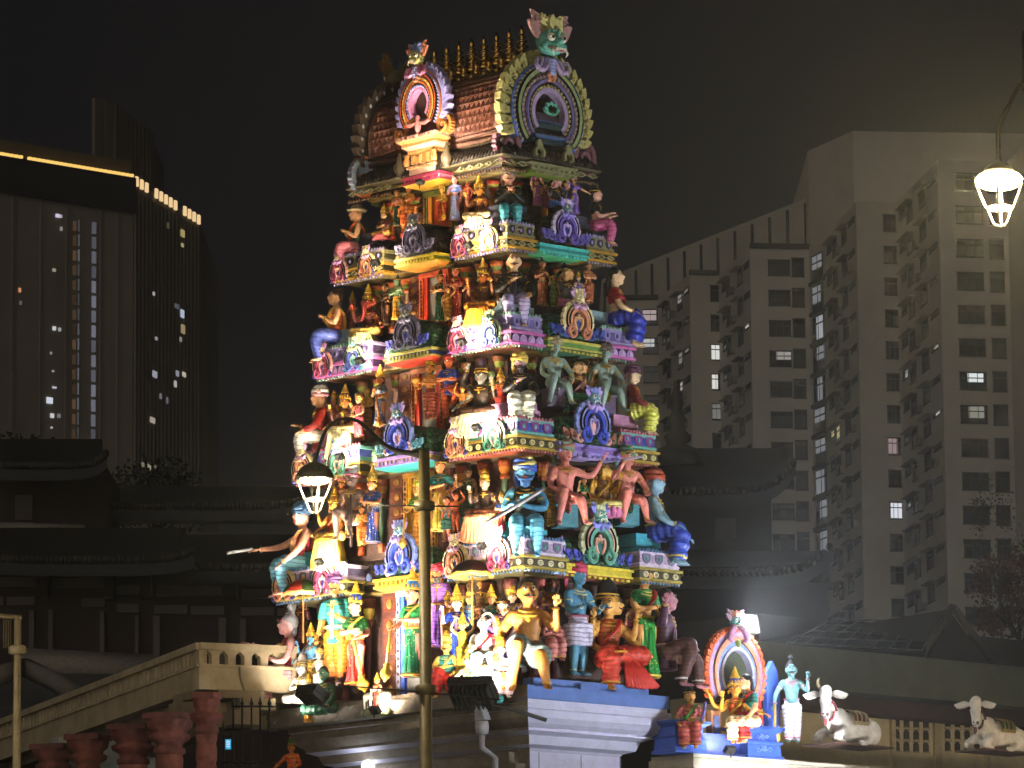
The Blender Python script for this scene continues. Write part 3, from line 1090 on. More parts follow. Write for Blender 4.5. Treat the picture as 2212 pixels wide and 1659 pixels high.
# gilded pots along the ridge
for i in range(9):
    x = TX - 1.32 + i * .33
    mb = MB()
    mb.lathe([(.09, 0), (.10, .03), (.05, .06), (.13, .10), (.15, .16), (.12, .21), (.05, .24), (.14, .27), (.14, .295), (.05, .32), (.12, .36), (.12, .385), (.045, .41), (.10, .45), (.10, .47), (.04, .50), (.08, .54), (.08, .56), (.03, .59), (.055, .63), (.012, .76)],
             (x, TY, BH - .04), 14)
    mb.build('ridge_pot', metal('d0a04a', .22), tower)
    mb = MB()
    mb.lathe([(.05, 0), (.09, .05), (.1, .1), (.04, .16), (.07, .2), (.03, .25), (.01, .32)], (x + .16, TY - .34, zc + 1.86), 12)
    mb.build('small_pot', metal('c09040', .25), tower)

# ------------------------------------------------------------------ the block under the tower
mb = MB()
pr = [(-.62, GROUND), (-.62, -1.05), (-.58, -1.0), (-.42, -.95), (-.36, -.8), (-.2, -.74), (-.2, -.69), (-.1, -.62), (-.02, -.53), (-.02, -.40), (.02, -.39), (.02, -.30), (-.03, -.29), (-.03, -.23), (.0, -.22), (0, 0), (-.5, 0.005)]
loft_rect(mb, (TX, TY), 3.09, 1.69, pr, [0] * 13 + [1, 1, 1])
# street side: grey stone with its shade put into the colour, by normal
base = mb.build('gate_base', [LILAC, BLUEP, STONE_SHADE], tower)
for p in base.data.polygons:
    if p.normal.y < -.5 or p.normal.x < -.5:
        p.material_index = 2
jm = MB()
for y in (.75, 1.75, 2.7):
    jm.span((TX + 3.09 - .615, y - .008, -1.9), (TX + 3.09 - .612, y + .008, -1.06))
for z in (-1.45,):
    jm.span((TX + 3.09 - .615, .6, z - .008), (TX + 3.09 - .612, 2.6, z + .008))
jm.build('mortar_lines', paint('6d6c80', .8), base)
# blue stepped kerbs behind the side figures
mb = MB()
mb.span((-.42, .25, .006), (-.12, 3.0, .16))
mb.span((-.62, .35, .006), (-.425, 2.9, .42))
mb.span((-.55, .34, .425), (-.40, 2.92, .48))
mb.span((-.08, 1.25, .006), (.0, 1.65, .1))
mb.build('blue_plinth', BLUEP, tower)
mb = MB()
mb.span((TX - 3.3, -.42, -.30), (TX + 2.6, .3, -.06))
mb.span((TX - 3.1, -.30, -.057), (TX - .75, .3, .03))
mb.span((TX + .75, -.28, -.055), (TX + 2.3, .3, .05))
mb.span((TX - .7, -.2, -.053), (TX + .7, .3, .06))
mb.span((TX - 2.6, -.2, .033), (TX - 1.6, .3, .10))
mb.build('stone_ledge', STONE_SHADE, tower)
# seats under the big corner figures
for k, col in ((1, '4a4a58'), (2, '8fa8b0'), (3, 'b98aa8'), (4, '4fa8b8')):
    a, b, zc = TIER[k + 1]
    fl = zc + .40
    for sx, sy in ((1, -1), (-1, -1), (1, 1)):
        c = (TX + sx * (a - .62), TY + sy * (b - .52))
        mb = MB()
        loft_rect(mb, c, .30, .26, [(0, fl - .02), (0, fl + .12), (.04, fl + .13), (.04, fl + .22), (.0, fl + .23), (0, fl + .36)], [0, 0, 0, 0, 0])
        mb.build('corner_seat', paint(col), tower)
# ------------------------------------------------------------------ painted plaster figures


def fuse(mb, voxel, smooth=2):
    """weld the overlapping lofts of a builder into one continuous skin; returns verts, faces"""
    me = mb.mesh('tmp', [])
    o = bpy.data.objects.new('tmp', me)
    COL.objects.link(o)
    r = o.modifiers.new('r', 'REMESH'); r.mode = 'VOXEL'; r.voxel_size = voxel; r.adaptivity = 0
    s = o.modifiers.new('s', 'SMOOTH'); s.factor = .5; s.iterations = smooth
    dg = bpy.context.evaluated_depsgraph_get()
    ev = bpy.data.meshes.new_from_object(o.evaluated_get(dg))
    V = [v.co.copy() for v in ev.vertices]
    F = [tuple(p.vertices) for p in ev.polygons]
    bpy.data.objects.remove(o); bpy.data.meshes.remove(me); bpy.data.meshes.remove(ev)
    return V, F


ARM = {  # elbow, wrist, for side s; z counted from the hips
    'down': ((.165, -.01, .14), (.175, .05, -.005)), 'hip': ((.24, -.02, .17), (.12, .07, .06)),
    'up': ((.2, .06, .18), (.2, .14, .34)), 'raise': ((.24, .02, .40), (.17, .05, .55)), 'salute': ((.27, .08, .33), (.12, .11, .47)),
    'pray': ((.165, .06, .14), (.025, .165, .25)), 'fold': ((.165, .07, .15), (-.06, .135, .17)), 'fwd': ((.16, .07, .12), (.12, .22, .15)),
    'out': ((.26, .02, .20), (.38, .09, .13)), 'outup': ((.27, .02, .24), (.37, .07, .40)), 'chest': ((.18, .04, .14), (.05, .14, .22)),
    'hold': ((.18, .02, .13), (.16, .17, .08)), 'knee': ((.19, .09, .12), (.14, .22, .06)), 'back': ((.2, -.1, .16), (.16, -.12, .02)),
    'reach': ((.2, .15, .26), (.2, .32, .30)), 'lap': ((.17, .05, .12), (.05, .17, .04)), 'side': ((.2, -.02, .15), (.23, .05, .01)),
    'flute': ((.2, .1, .22), (.08, .15, .42)), 'low': ((.2, .1, .13), (.2, .26, .0)), 'wide': ((.22, .0, .18), (.3, .1, .08)),
}
HIPZ = {'stand': .5, 'sit': .3, 'sitone': .3, 'cross': .085, 'dance': .5, 'stride': .5, 'lounge': .3}
HATZ = {None: 0.0, 'bald': 0, 'hair': .015, 'crown': .19, 'turban': .06, 'bun': .085, 'pot': .14, 'hat': .05, 'tall': .13, 'topknot': .09}


def leg_pts(pose, s, hz):
    if pose == 'stand':
        return [(s * .05, 0, hz), (s * .056, .012, .27), (s * .055, -.01, .045)], (s * .07, .085, .02)
    if pose == 'stride':
        return [(s * .05, 0, hz), (s * .06, .012 + s * .06, .27), (s * .06, s * .09 - .02, .045)], (s * .075, .085 + s * .09, .02)
    if pose in ('sit', 'lounge'):
        k = 0 if pose == 'sit' else .05 * s
        return [(s * .05, 0, hz), (s * .085, .225, hz + .01 + k), (s * .075 + k, .2 - k, .045)], (s * .09 + k, .295 - k, .02)
    if pose == 'sitone':
        if s > 0:
            return [(s * .05, 0, hz), (s * .085, .225, hz + .01), (s * .08, .205, .045)], (s * .09, .295, .02)
        return [(s * .05, 0, hz), (s * .24, .17, hz + .02), (s * -.02, .24, hz + .0)], (.09, .25, hz + .01)
    if pose == 'cross':
        return [(s * .06, 0, hz), (s * .215, .12, .075), (-s * .03, .19, .06)], (-s * .10, .18, .055)
    if pose == 'dance':
        if s > 0:
            return [(s * .05, 0, hz), (s * .06, .02, .27), (s * .05, -.01, .045)], (s * .08, .085, .02)
        return [(s * .05, 0, hz), (s * .19, .13, .43), (s * .10, .12, .23)], (s * .13, .19, .19)


def hand(mb, w, d, s, r=.0085, grip=False):
    """palm, four fingers of their own lengths and a thumb off the side of the palm"""
    d = d.normalized()
    a, b = frame_of(d, V3((0, 0, 1)))
    a = a * s
    pc = w + d * .032
    q = d.to_track_quat('Z', 'Y').to_matrix()
    mb.ball(pc, (.021, .013, .034), 8, 6, q)
    for i, (off, ln) in enumerate(((-.017, .040), (-.006, .048), (.006, .045), (.016, .034))):
        st = pc + d * .024 + a * off
        curl = b * (-.014 if not grip else -.026)
        k = 1 if not grip else .55
        mb.tube([st, st + d * ln * .5 * k + a * off * .25, st + d * ln * k * .9 + curl + a * off * .3], [r, r * .9, r * .6], 5)
    st = pc - d * .012 - a * .018
    mb.tube([st, st - a * .017 + d * .018, st - a * .02 + d * .036 - b * .008], [r * 1.1, r, r * .65], 5)


HK = 1.2


def grow(mb, n0, c, k):
    for i in range(n0, len(mb.v)):
        mb.v[i] = c + (mb.v[i] - c) * k


def figure(label, px, top, bot, at, face=0, pose='stand', skin='c98a5c', upper=None, lower=None, head=('hair', '1c1614'),
           arms=('down', 'down'), fem=False, belly=0.0, jewel='c9a23c', tash=False, beard=None, turn=0, lean=0, item=(), cloth=None,
           name=None, cat='statue', group='painted figures on the temple tower', extra=(), vox=.015, heads=1, two=None, scale_y=1.0, hold=None):
    if len(at) == 2 and isinstance(at[0], str) and at[0] in ('LL', 'RR'):
        P = on_y(px, bot, at[1]) if at[0] == 'LL' else on_x(px, bot, at[1])
    elif at[0] in ('L', 'R'):
        k = at[1]; off = at[2] if len(at) > 2 else .30
        a, b, zc = TIER[k]
        P = on_y(px, bot, TY - (b - off)) if at[0] == 'L' else on_x(px, bot, TX + (a - off))
    elif at[0] in ('N', 'W', 'E'):
        a, b, zc = TIER[at[1]]
        off = at[2] if len(at) > 2 else .32
        c = {'N': (TX + a - off, TY - b + off), 'W': (TX - a + off, TY - b + off), 'E': (TX + a - off, TY + b - off)}[at[0]]
        P = through(px, bot, (c[0], c[1], 0))
    else:
        P = through(px, bot, at)
    total = (bot - top) * depth_of(P) / FPX / math.cos(PITCH)
    hz = HIPZ[pose]
    unit = hz + .548 + HATZ[head[0]] * HK
    S = total / unit
    t = math.radians(face)
    d = (-HV) * math.cos(t) + HR * math.sin(t)
    x = d.cross(V3((0, 0, 1)))
    M = Matrix.Identity(4)
    for i in range(3):
        M[i][0], M[i][1], M[i][2], M[i][3] = x[i] * S, d[i] * S, (0, 0, S)[i], P[i]
    root = thing(name or ('seated_statue' if pose in ('sit', 'sitone', 'cross', 'lounge') else 'standing_statue'), P, label, cat, group)
    # skeleton
    L = lean
    def B(p):                                        # torso lean
        z = p[2]
        return V3((p[0], p[1] + L * max(0, z), hz + z))
    bd = MB()
    fw = .9 if fem else 1.0
    rings = [(-.03, .07, .06), (.0, .09, .07), (.04, .093 if fem else .088, .07 + belly * .3), (.10, .066 if fem else .078, .055 + belly), (.16, .076 if fem else .09, .058 + belly * .7),
             (.235, .098 * fw + .004, .07), (.29, .112 * fw, .06), (.325, .085 * fw, .05), (.35, .04, .04), (.42, .034, .036)]
    bd.tube([B((0, belly * .5 if .05 < z < .2 else 0, z)) for z, _, _ in rings], [(rx, ry) for _, rx, ry in rings], 14)
    if fem:
        for s in (-1, 1):
            bd.ball(B((s * .045, .055, .225)), (.042, .042, .042), 8, 6)
    elif upper is None:
        for s in (-1, 1):
            bd.ball(B((s * .048, .035, .25)), (.05, .034, .038), 8, 6)
    if belly > .02:
        bd.ball(B((0, .03 + belly * .6, .08)), (.085, .05 + belly, .075), 10, 8)
    # head
    hc = B((0, .012, .462))
    n0 = len(bd.v)
    HRt = Matrix.Rotation(math.radians(turn), 3, 'Z')
    def Hd(p):
        return hc + HRt @ V3(p)
    faces = [0] if heads == 1 else ([-42, 42] if heads == 2 else [-62, 0, 62])
    for fa in faces:
        q = Matrix.Rotation(math.radians(fa), 3, 'Z')
        o = (q @ V3((0, .03, 0))) if heads > 1 else V3((0, 0, 0))
        rr = HRt @ q
        bd.ball(hc + HRt @ o, (.058, .066, .074), 12, 9, rr)
        bd.ball(hc + HRt @ (o + q @ V3((0, .03, -.038))), (.040, .038, .036), 10, 7, rr)
        bd.ball(hc + HRt @ (o + q @ V3((0, .052, -.062))), (.02, .016, .014), 8, 5, rr)
        bd.tube([hc + HRt @ (o + q @ V3((0, .058, .018))), hc + HRt @ (o + q @ V3((0, .080, -.018)))], [.009, .0145], 6)
        for s in (-1, 1):
            bd.ball(hc + HRt @ (o + q @ V3((s * .06, -.004, -.008))), (.012, .018, .03), 6, 5, rr)
    grow(bd, n0, hc, HK)
    # legs and feet
    legs = {}
    for s in (-1, 1):
        pts, toe = leg_pts(pose, s, hz)
        legs[s] = ([V3(p) for p in pts], V3(toe))
        bd.tube(pts, [.074, .053, .030], 10, 4)
        a = V3(pts[2])
        bd.tube([a + V3((0, -.012, -.005)), (a + V3(toe)) / 2 + V3((0, 0, -.004)), V3(toe)], [(.028, .026), (.028, .018), (.03, .012)], 8)
        for j in range(5):
            tdir = (V3(toe) - a); tdir.z = 0; tdir.normalize()
            sd = V3((-tdir.y, tdir.x, 0))
            bd.ball(V3(toe) + sd * (.011 * (j - 2)) + tdir * .014 - V3((0, 0, .003)), .0085, 5, 4)
    # arms
    ends = []
    for i, nm in enumerate(arms):
        s = (1, -1)[i % 2]
        k = i // 2
        e, w = (nm if not isinstance(nm, str) else ARM[nm])
        sh = B((s * (.118 * fw), -.02 * k, .285 - .03 * k))
        e = B((s * e[0], e[1] - .03 * k, e[2])); w = B((s * w[0], w[1] - .02 * k, w[2]))
        bd.tube([sh - V3((s * .03, 0, 0)), sh, e, w], [.046, .044, .034, .022], 8, 3)
        ends.append((s, e, w))
    V, F = fuse(bd, vox)
    bm = MB(M)
    bm.add_mesh(V, F, raw=False)
    for s, e, w in ends:
        hand(bm, w, w - e, s, grip=bool(hold) and ((hold == 'l') == (s > 0) or hold == 'both'))
    # painted features
    n0 = len(bm.v)
    for fa in faces:
        q = Matrix.Rotation(math.radians(fa), 3, 'Z')
        o = (q @ V3((0, .03, 0))) if heads > 1 else V3((0, 0, 0))
        def Fc(p):
            return hc + HRt @ (o + q @ V3(p))
        for s in (-1, 1):
            bm.m = 1
            bm.ball(Fc((s * .025, .058, .012)), (.0125, .006, .0066), 7, 5, HRt @ q)
            bm.m = 2
            bm.ball(Fc((s * .025, .0645, .012)), (.006, .003, .006), 6, 4, HRt @ q)
            bm.tube([Fc((s * .008, .066, .03)), Fc((s * .026, .064, .038)), Fc((s * .043, .052, .03))], [.003, .0042, .002], 5)
            bm.tube([Fc((s * .01, .064, .019)), Fc((s * .026, .066, .022)), Fc((s * .042, .054, .015))], .0022, 4)
            if tash:
                bm.tube([Fc((0, .076, -.029)), Fc((s * .016, .074, -.033)), Fc((s * .033, .063, -.031)), Fc((s * .042, .056, -.022))], [.004, .0052, .004, .0015], 5, 2)
        bm.m = 3
        bm.ball(Fc((0, .068, -.041)), (.015, .006, .0055), 7, 4, HRt @ q)
        bm.ball(Fc((0, .0675, .033)), (.0035, .003, .009), 5, 4, HRt @ q)
        if beard:
            bm.m = 4
            bm.ball(Fc((0, .045, -.072)), (.038, .032, .04), 9, 7, HRt @ q)
            bm.tube([Fc((-.055, .012, -.02)), Fc((-.04, .045, -.05)), Fc((0, .066, -.06)), Fc((.04, .045, -.05)), Fc((.055, .012, -.02))], [.01, .014, .016, .014, .01], 6)
    grow(bm, n0, M @ hc, HK)
    bm.m = 0
    bm.build('body', [paint(skin), paint('f0ece0', .3, .05), paint('100d0c', .4, .05), paint('b83428', .4, .1), paint(beard or '1c1614')], root)
    # lower garment
    if lower:
        kind, col = lower[0], lower[1]
        lo = MB()
        rem = True
        nm = {'skirt': 'skirt', 'shorts': 'shorts', 'trousers': 'trousers', 'dhoti': 'dhoti', 'loin': 'loincloth'}[kind]
        if kind == 'skirt' and pose in ('stand', 'dance', 'stride'):
            rem = False
            lo.tube([(0, 0, hz + .085), (0, 0, hz + .03), (0, .004, hz - .05), (0, .008, .33), (0, .008, .2), (0, .01, .09), (0, .014, .028)],
                    [(.084, .066), (.104, .08), (.108, .086), (.10, .084), (.105, .088), (.122, .104), (.135, .118)], 72, 2, rip=(15, .075, .6))
            for s in (-1, 1):                        # front fan of pleats
                lo.tube([(s * .012, .085, hz - .02), (s * .02, .1, .3), (s * .035, .122, .06)], [(.012, .012), (.02, .016), (.034, .02)], 18, 3, rip=(9, .2))
        elif kind == 'skirt' and pose in ('sit', 'sitone', 'lounge'):
            kx = .085
            for s in (-1, 1):
                p, toe = legs[s]
                n = 18
                path = smooth_path([p[0], p[1], p[2] + V3((0, 0, .02))], n)
                rad = [(.085 + .012 * math.sin(i * 1.25)) * (1 - .12 * i / len(path)) for i in range(len(path))]
                lo.tube(path, rad, 12)
            lo.tube([(0, .02, hz), (0, .21, hz + .015)], [(.1, .07), (.09, .06)], 12)
            if pose == 'sit':
                lo.tube([(0, .215, hz), (0, .21, .1)], [(.1, .05), (.11, .045)], 16)
            lo.tube([(0, 0, hz - .05), (0, 0, hz + .07)], [(.115, .09), (.095, .075)], 14)
        elif kind == 'skirt':
            for s in (-1, 1):
                p, toe = legs[s]
                path = smooth_path([p[0], p[1], p[2]], 16)
                lo.tube(path, [(.082 + .009 * math.sin(i * 1.3)) * (1 - .3 * i / len(path)) for i in range(len(path))], 12)
            lo.tube([(0, 0, .0), (0, 0, hz + .075)], [(.12, .1), (.092, .074)], 14)
            lo.ball((0, .1, .05), (.16, .1, .05), 12, 6)
        elif kind in ('trousers', 'dhoti', 'shorts'):
            gr = {'trousers': .014, 'dhoti': .030, 'shorts': .026}[kind]
            amp = {'trousers': .004, 'dhoti': .012, 'shorts': .007}[kind]
            for s in (-1, 1):
                p, toe = legs[s]
                if kind == 'shorts':
                    p = [p[0], p[0] * .5 + p[1] * .5, p[0] * .08 + p[1] * .92]
                n = 20
                path = smooth_path(p, n)
                m = len(path)
                base = smooth_vals([.072, .05, .032] if kind != 'shorts' else [.078, .07, .062], n)
                lo.tube(path, [base[min(i, len(base) - 1)] + gr + amp * math.sin(i * 1.35 + s) for i in range(m)], 12)
            lo.tube([(0, 0, hz - .06), (0, 0, hz + .0), (0, 0, hz + .08)], [(.10, .082), (.105, .085), (.092, .074)], 14)
            if kind == 'dhoti' and pose in ('stand', 'sit', 'stride'):
                z1 = .12
                lo.tube([(0, .09 if pose == 'stand' else .2, hz - .02), (0, .10 if pose == 'stand' else .24, z1)], [(.03, .016), (.045, .02)], 10)
        else:
            lo.tube([(0, 0, hz - .09), (0, 0, hz - .02), (0, 0, hz + .06)], [(.085, .08), (.102, .085), (.094, .076)], 14)
            lo.tube([(0, .085 if pose != 'sit' else .12, hz + .02), (0, .09 if pose != 'sit' else .2, hz - .16)], [(.05, .014), (.03, .012)], 10)
        if belly > .02 and kind != 'skirt':
            pass
        lm = MB(M)
        if rem:
            V, F = fuse(lo, vox * .95, 1)
            lm.add_mesh(V, F, raw=False)
        else:
            lm.add_mesh(lo.v, lo.f, raw=False)
        mats = [cloth_paint(col, 'dots' if (fem and kind == 'skirt' and pose == 'stand') else 'fold')]
        if len(lower) > 2:                           # hem and waist border
            lm.m = 1
            mats.append(paint(lower[2], .45))
            lm.tube([(.095 * math.cos(i / 20 * 2 * PI), .08 * math.sin(i / 20 * 2 * PI), hz + .075) for i in range(20)], .012, 6, closed=True)
            if kind == 'skirt' and pose in ('stand', 'dance', 'stride'):
                lm.tube([(.134 * math.cos(i / 30 * 2 * PI) , .014 + .117 * math.sin(i / 30 * 2 * PI), .04) for i in range(30)], .013, 6, closed=True)
            else:
                for s in (-1, 1):
                    p, toe = legs[s]
                    if pose in ('cross',) or kind == 'loin' or kind == 'shorts':
                        continue
                    c = p[2] + V3((0, 0, .035)); rr = .05 if kind != 'skirt' else .078
                    lm.tube([c + V3((rr * math.cos(i / 14 * 2 * PI), rr * math.sin(i / 14 * 2 * PI), 0)) for i in range(14)], .009, 5, closed=True)
        lm.build(nm, mats, root)
    # block the figure sits on
    if pose in ('sit', 'sitone', 'lounge') and at[0] == 'R':
        sm = MB(M)
        sm.box((0, -.03, (hz - .075) / 2 + .005), (.22, .2, hz - .085))
        sm.box((0, -.03, hz - .075), (.26, .23, .03))
        sm.build('seat_block', paint('4a8a98' if at[1] == 4 else '5a4a62', .6), root)
    # hanging pleated cloth of a seat
    if cloth:
        cm = MB(M)
        n = 44
        rows = []
        W, drop = cloth[1] * .82, cloth[2] * .8
        for j in range(8):
            u = j / 7
            row = []
            for i in range(n + 1):
                q = -1 + 2 * i / n
                ww = W * (.62 + .38 * math.sqrt(u + .05))
                y = .22 + .05 * (1 - q * q) + .018 * math.sin(i * 1.45) * (.3 + u)
                z = .04 - u * drop * (1 - .12 * q * q)
                row.append(cm.vert((q * ww, y, z)))
            rows.append(row)
        for j in range(7):
            for i in range(n):
                cm.face((rows[j][i], rows[j][i + 1], rows[j + 1][i + 1], rows[j + 1][i]))
        bk = []
        for row in (rows[0], rows[-1]):
            for i in (0, n):
                pass
        bs = [cm.vert((-W * .62, .02, .04)), cm.vert((W * .62, .02, .04)), cm.vert((W, .02, .04 - drop * .88)), cm.vert((-W, .02, .04 - drop * .88))]
        cm.face([bs[0], bs[1], rows[0][n]] + rows[0][n - 1::-1])
        cm.face(rows[-1] + [bs[2], bs[3]])
        cm.face([r[0] for r in rows] + [bs[3], bs[0]])
        cm.face([r[n] for r in rows][::-1] + [bs[1], bs[2]])
        cm.face(bs[::-1])
        cm.build('hanging_cloth', paint(cloth[0], .5, .2), root)
    # upper garment
    if upper:
        kind, col = upper[0], upper[1]
        u = MB()
        g = .011
        lo_z, sl = {'blouse': (.14, .5), 'tunic': (-.10, .55), 'coat': (-.14, 1.0), 'vest': (.02, 0), 'robe': (-.02, 1.0), 'wrap': (.03, 0)}[kind]
        prof = [(z, rx + g, ry + g) for z, rx, ry in rings if lo_z <= z <= .33]
        if lo_z < -.05:
            prof = [(lo_z, .125 if pose == 'stand' else .11, .10)] + [(-.03, .112, .088)] + prof
        prof.append((.345, .05, .05))
        u.tube([B((0, belly * .5 if .05 < z < .2 else 0, z)) for z, _, _ in prof], [(rx, ry) for _, rx, ry in prof], 16)
        if fem:
            for s in (-1, 1):
                u.ball(B((s * .045, .06, .225)), .05, 8, 6)
        for s, e, w in ends[:2]:
            sh = B((s * (.118 * fw), 0, .285))
            if sl:
                if sl <= .6:
                    path = [sh - V3((s * .03, 0, -.005)), sh, sh + (e - sh) * (.7 if kind != 'tunic' else .95)]
                    u.tube(path, [.046, .05, .048], 9, 3)
                else:
                    path = smooth_path([sh - V3((s * .03, 0, 0)), sh, e, e + (w - e) * .88], 6)
                    u.tube(path, [.049 - .014 * i / len(path) + .003 * math.sin(i * 1.7) for i in range(len(path))], 9)
        V, F = fuse(u, vox * .95, 1)
        um = MB(M)
        um.add_mesh(V, F, raw=False)
        mats = [cloth_paint(col)]
        if len(upper) > 2:
            um.m = 1
            mats.append(paint(upper[2], .45))
            if kind in ('tunic', 'coat', 'robe'):
                for x in (-.012, .012):
                    um.tube([B((x, .07 if z > .2 else .085, z)) for z in (.32, .26, .2, .12, .04, -.06)], .007, 5, 2)
                um.tube([B((.10 * math.cos(i / 24 * 2 * PI), .082 * math.sin(i / 24 * 2 * PI) + belly * .3, .065)) for i in range(24)], .014, 6, closed=True)
            else:                                    # cloth over one shoulder
                um.tube([B((.10, .02, .08)), B((.05, .085, .16)), B((-.02, .10 if fem else .085, .235)), B((-.075, .05, .315)), B((-.085, -.02, .325)), B((-.05, -.075, .22)), B((.03, -.08, .08))],
                        [(.03, .012), (.032, .013), (.034, .014), (.032, .014), (.03, .014), (.03, .012), (.03, .012)], 8, 3)
        um.build({'blouse': 'blouse', 'tunic': 'tunic', 'coat': 'coat', 'vest': 'vest', 'robe': 'robe', 'wrap': 'wrap'}[kind], mats, root)
    # headgear
    hk, hcol = head[0], head[1]
    hcol2 = head[2] if len(head) > 2 else 'c9a23c'
    if hk and hk != 'bald':
        hm = MB(M)
        hm.m = 0
        wide = 1.0 if heads == 1 else 1.35
        if hk in ('hair', 'bun', 'topknot', 'tall', 'pot', 'crown'):
            if hk in ('crown', 'pot'):
                hm.m = 2
            hm.ball(Hd((0, -.016, .018)), (.064 * wide, .066 * wide, .072), 14, 9, HRt)
            if hk == 'hair' and fem:
                hm.tube([Hd((0, -.055, .0)), Hd((0, -.07, -.09)), Hd((0, -.075, -.17))], [(.055, .03), (.055, .028), (.03, .018)], 10, 2)
            else:
                hm.ball(Hd((0, -.04, -.045)), (.045, .03, .05), 8, 6, HRt)
        if hk == 'bun':
            hm.ball(Hd((0, -.03, .095)), (.04, .042, .035), 10, 7)
            hm.ball(Hd((0, -.03, .135)), (.022, .024, .02), 8, 6)
            hm.m = 1
            hm.tube([Hd((.064 * math.cos(i / 20 * 2 * PI) * wide, -.012 + .066 * math.sin(i / 20 * 2 * PI) * wide, .042)) for i in range(20)], .008, 5, closed=True)
        elif hk == 'topknot':
            hm.tube([Hd((0, -.02, .07)), Hd((0, -.03, .1)), Hd((0, -.03, .14)), Hd((.01, -.03, .165))], [.045, .025, .036, .01], 9, 3)
        elif hk == 'tall':
            hm.tube([Hd((0, -.01, .05)), Hd((0, -.02, .1)), Hd((0, -.02, .15)), Hd((0, -.02, .2))], [(.066 * wide, .066), (.056 * wide, .056), (.05 * wide, .05), (.02, .02)], 12, 3)
            hm.m = 1
            hm.tube([Hd((.067 * math.cos(i / 20 * 2 * PI) * wide, -.01 + .07 * math.sin(i / 20 * 2 * PI), .045)) for i in range(20)], .010, 5, closed=True)
            hm.tube([Hd((.062 * math.cos(i / 20 * 2 * PI) * wide, -.012 + .064 * math.sin(i / 20 * 2 * PI), .075)) for i in range(20)], .007, 5, closed=True)
        elif hk == 'crown':
            hm.m = 1
            hm.lathe([(.068 * wide, .035), (.074 * wide, .05), (.068 * wide, .062)], hc + V3((0, -.008, 0)), 16)
            for t in (-60, -30, 0, 30, 60):
                a = math.radians(t)
                hm.ball(Hd((.07 * math.sin(a) * wide, -.01 + .07 * math.cos(a), .075)), (.012, .01, .022), 6, 5)
            hm.m = 0
            hm.lathe([(.062 * wide, .062), (.058, .10), (.05, .125)], hc + V3((0, -.01, 0)), 14)
            hm.m = 1
            hm.lathe([(.056, .125), (.06, .135), (.05, .145), (.036, .17), (.04, .18), (.026, .195), (.03, .205), (.015, .225), (.018, .235), (.004, .26)], hc + V3((0, -.01, 0)), 14)
            for s in (-1, 1):
                hm.ball(Hd((s * .075, -.01, -.03)), (.012, .016, .024), 6, 5)
                hm.ball(Hd((s * .078, -.02, .04)), (.01, .02, .03), 6, 5)
        elif hk == 'pot':
            hm.m = 1
            hm.lathe([(.066, .03), (.07, .045), (.06, .06)], hc + V3((0, -.01, 0)), 14)
            hm.m = 0
            hm.lathe([(.055, .06), (.062, .09), (.055, .12), (.03, .14)], hc + V3((0, -.01, 0)), 14)
            hm.m = 1
            hm.lathe([(.04, .14), (.044, .15), (.03, .165), (.012, .2)], hc + V3((0, -.01, 0)), 12)
        elif hk == 'turban':
            for j, (r0, z, tl) in enumerate(((.066, .035, .012), (.066, .055, -.014), (.058, .076, .01), (.042, .095, -.008))):
                hm.m = 0 if j % 2 == 0 or len(head) < 3 else 1
                pts = [Hd((r0 * math.cos(i / 24 * 2 * PI), -.012 + r0 * 1.06 * math.sin(i / 24 * 2 * PI), z + tl * math.cos(i / 24 * 2 * PI))) for i in range(24)]
                hm.tube(pts, [(.019 + .004 * math.sin(i * 2.1)) for i in range(24)], 8, closed=True)
            hm.m = 0
            hm.ball(Hd((0, -.012, .085)), (.05, .052, .036), 10, 6)
            hm.ball(Hd((-.066, .01, .05)), (.022, .026, .024), 7, 5)
            hm.tube([Hd((.05, -.05, .04)), Hd((.062, -.075, -.03)), Hd((.05, -.08, -.1))], [(.02, .01), (.022, .01), (.012, .006)], 7, 2)
        elif hk == 'hat':
            hm.lathe([(.062, .03), (.105, .034), (.11, .045), (.066, .055), (.06, .09), (.03, .11)], hc + V3((0, -.008, 0)), 16)
        grow(hm, 0, M @ hc, HK)
        hm.build({'hair': 'hair', 'bun': 'hair', 'topknot': 'hair', 'tall': 'headdress', 'crown': 'crown', 'pot': 'crown', 'turban': 'turban', 'hat': 'hat'}[hk],
                 [paint(hcol), paint(hcol2, .4), paint('1a1412', .5)], root)
    # jewellery
    if jewel:
        jm = MB(M)
        for r0, z in ((.066, .335), (.088, .305)):
            jm.tube([B((r0 * math.cos(i / 20 * 2 * PI), (r0 * .78) * math.sin(i / 20 * 2 * PI) + .012, z - .03 * max(0, math.sin(i / 20 * 2 * PI)))) for i in range(20)], .007, 5, closed=True)
        jm.ball(B((0, .085, .245)), (.014, .008, .018), 6, 5)
        for s, e, w in ends:
            for f0, rr in ((.9, .024), (.45, .034)):
                base = e if f0 > .8 else B((s * .118, 0, .285))
                tip = w if f0 > .8 else e
                c = base + (tip - base) * f0
                dd = (tip - base).normalized()
                a1, b1 = frame_of(dd)
                jm.tube([c + a1 * (rr * math.cos(i / 10 * 2 * PI)) + b1 * (rr * math.sin(i / 10 * 2 * PI)) for i in range(10)], .0065, 5, closed=True)
        for s in (-1, 1):
            p, toe = legs[s]
            if not (lower and lower[0] in ('skirt', 'trousers', 'dhoti')):
                c = p[2] + V3((0, 0, .02))
                jm.tube([c + V3((.031 * math.cos(i / 10 * 2 * PI), .031 * math.sin(i / 10 * 2 * PI), 0)) for i in range(10)], .006, 5, closed=True)
        jm.build('jewellery', paint(jewel, .35, .15), root)
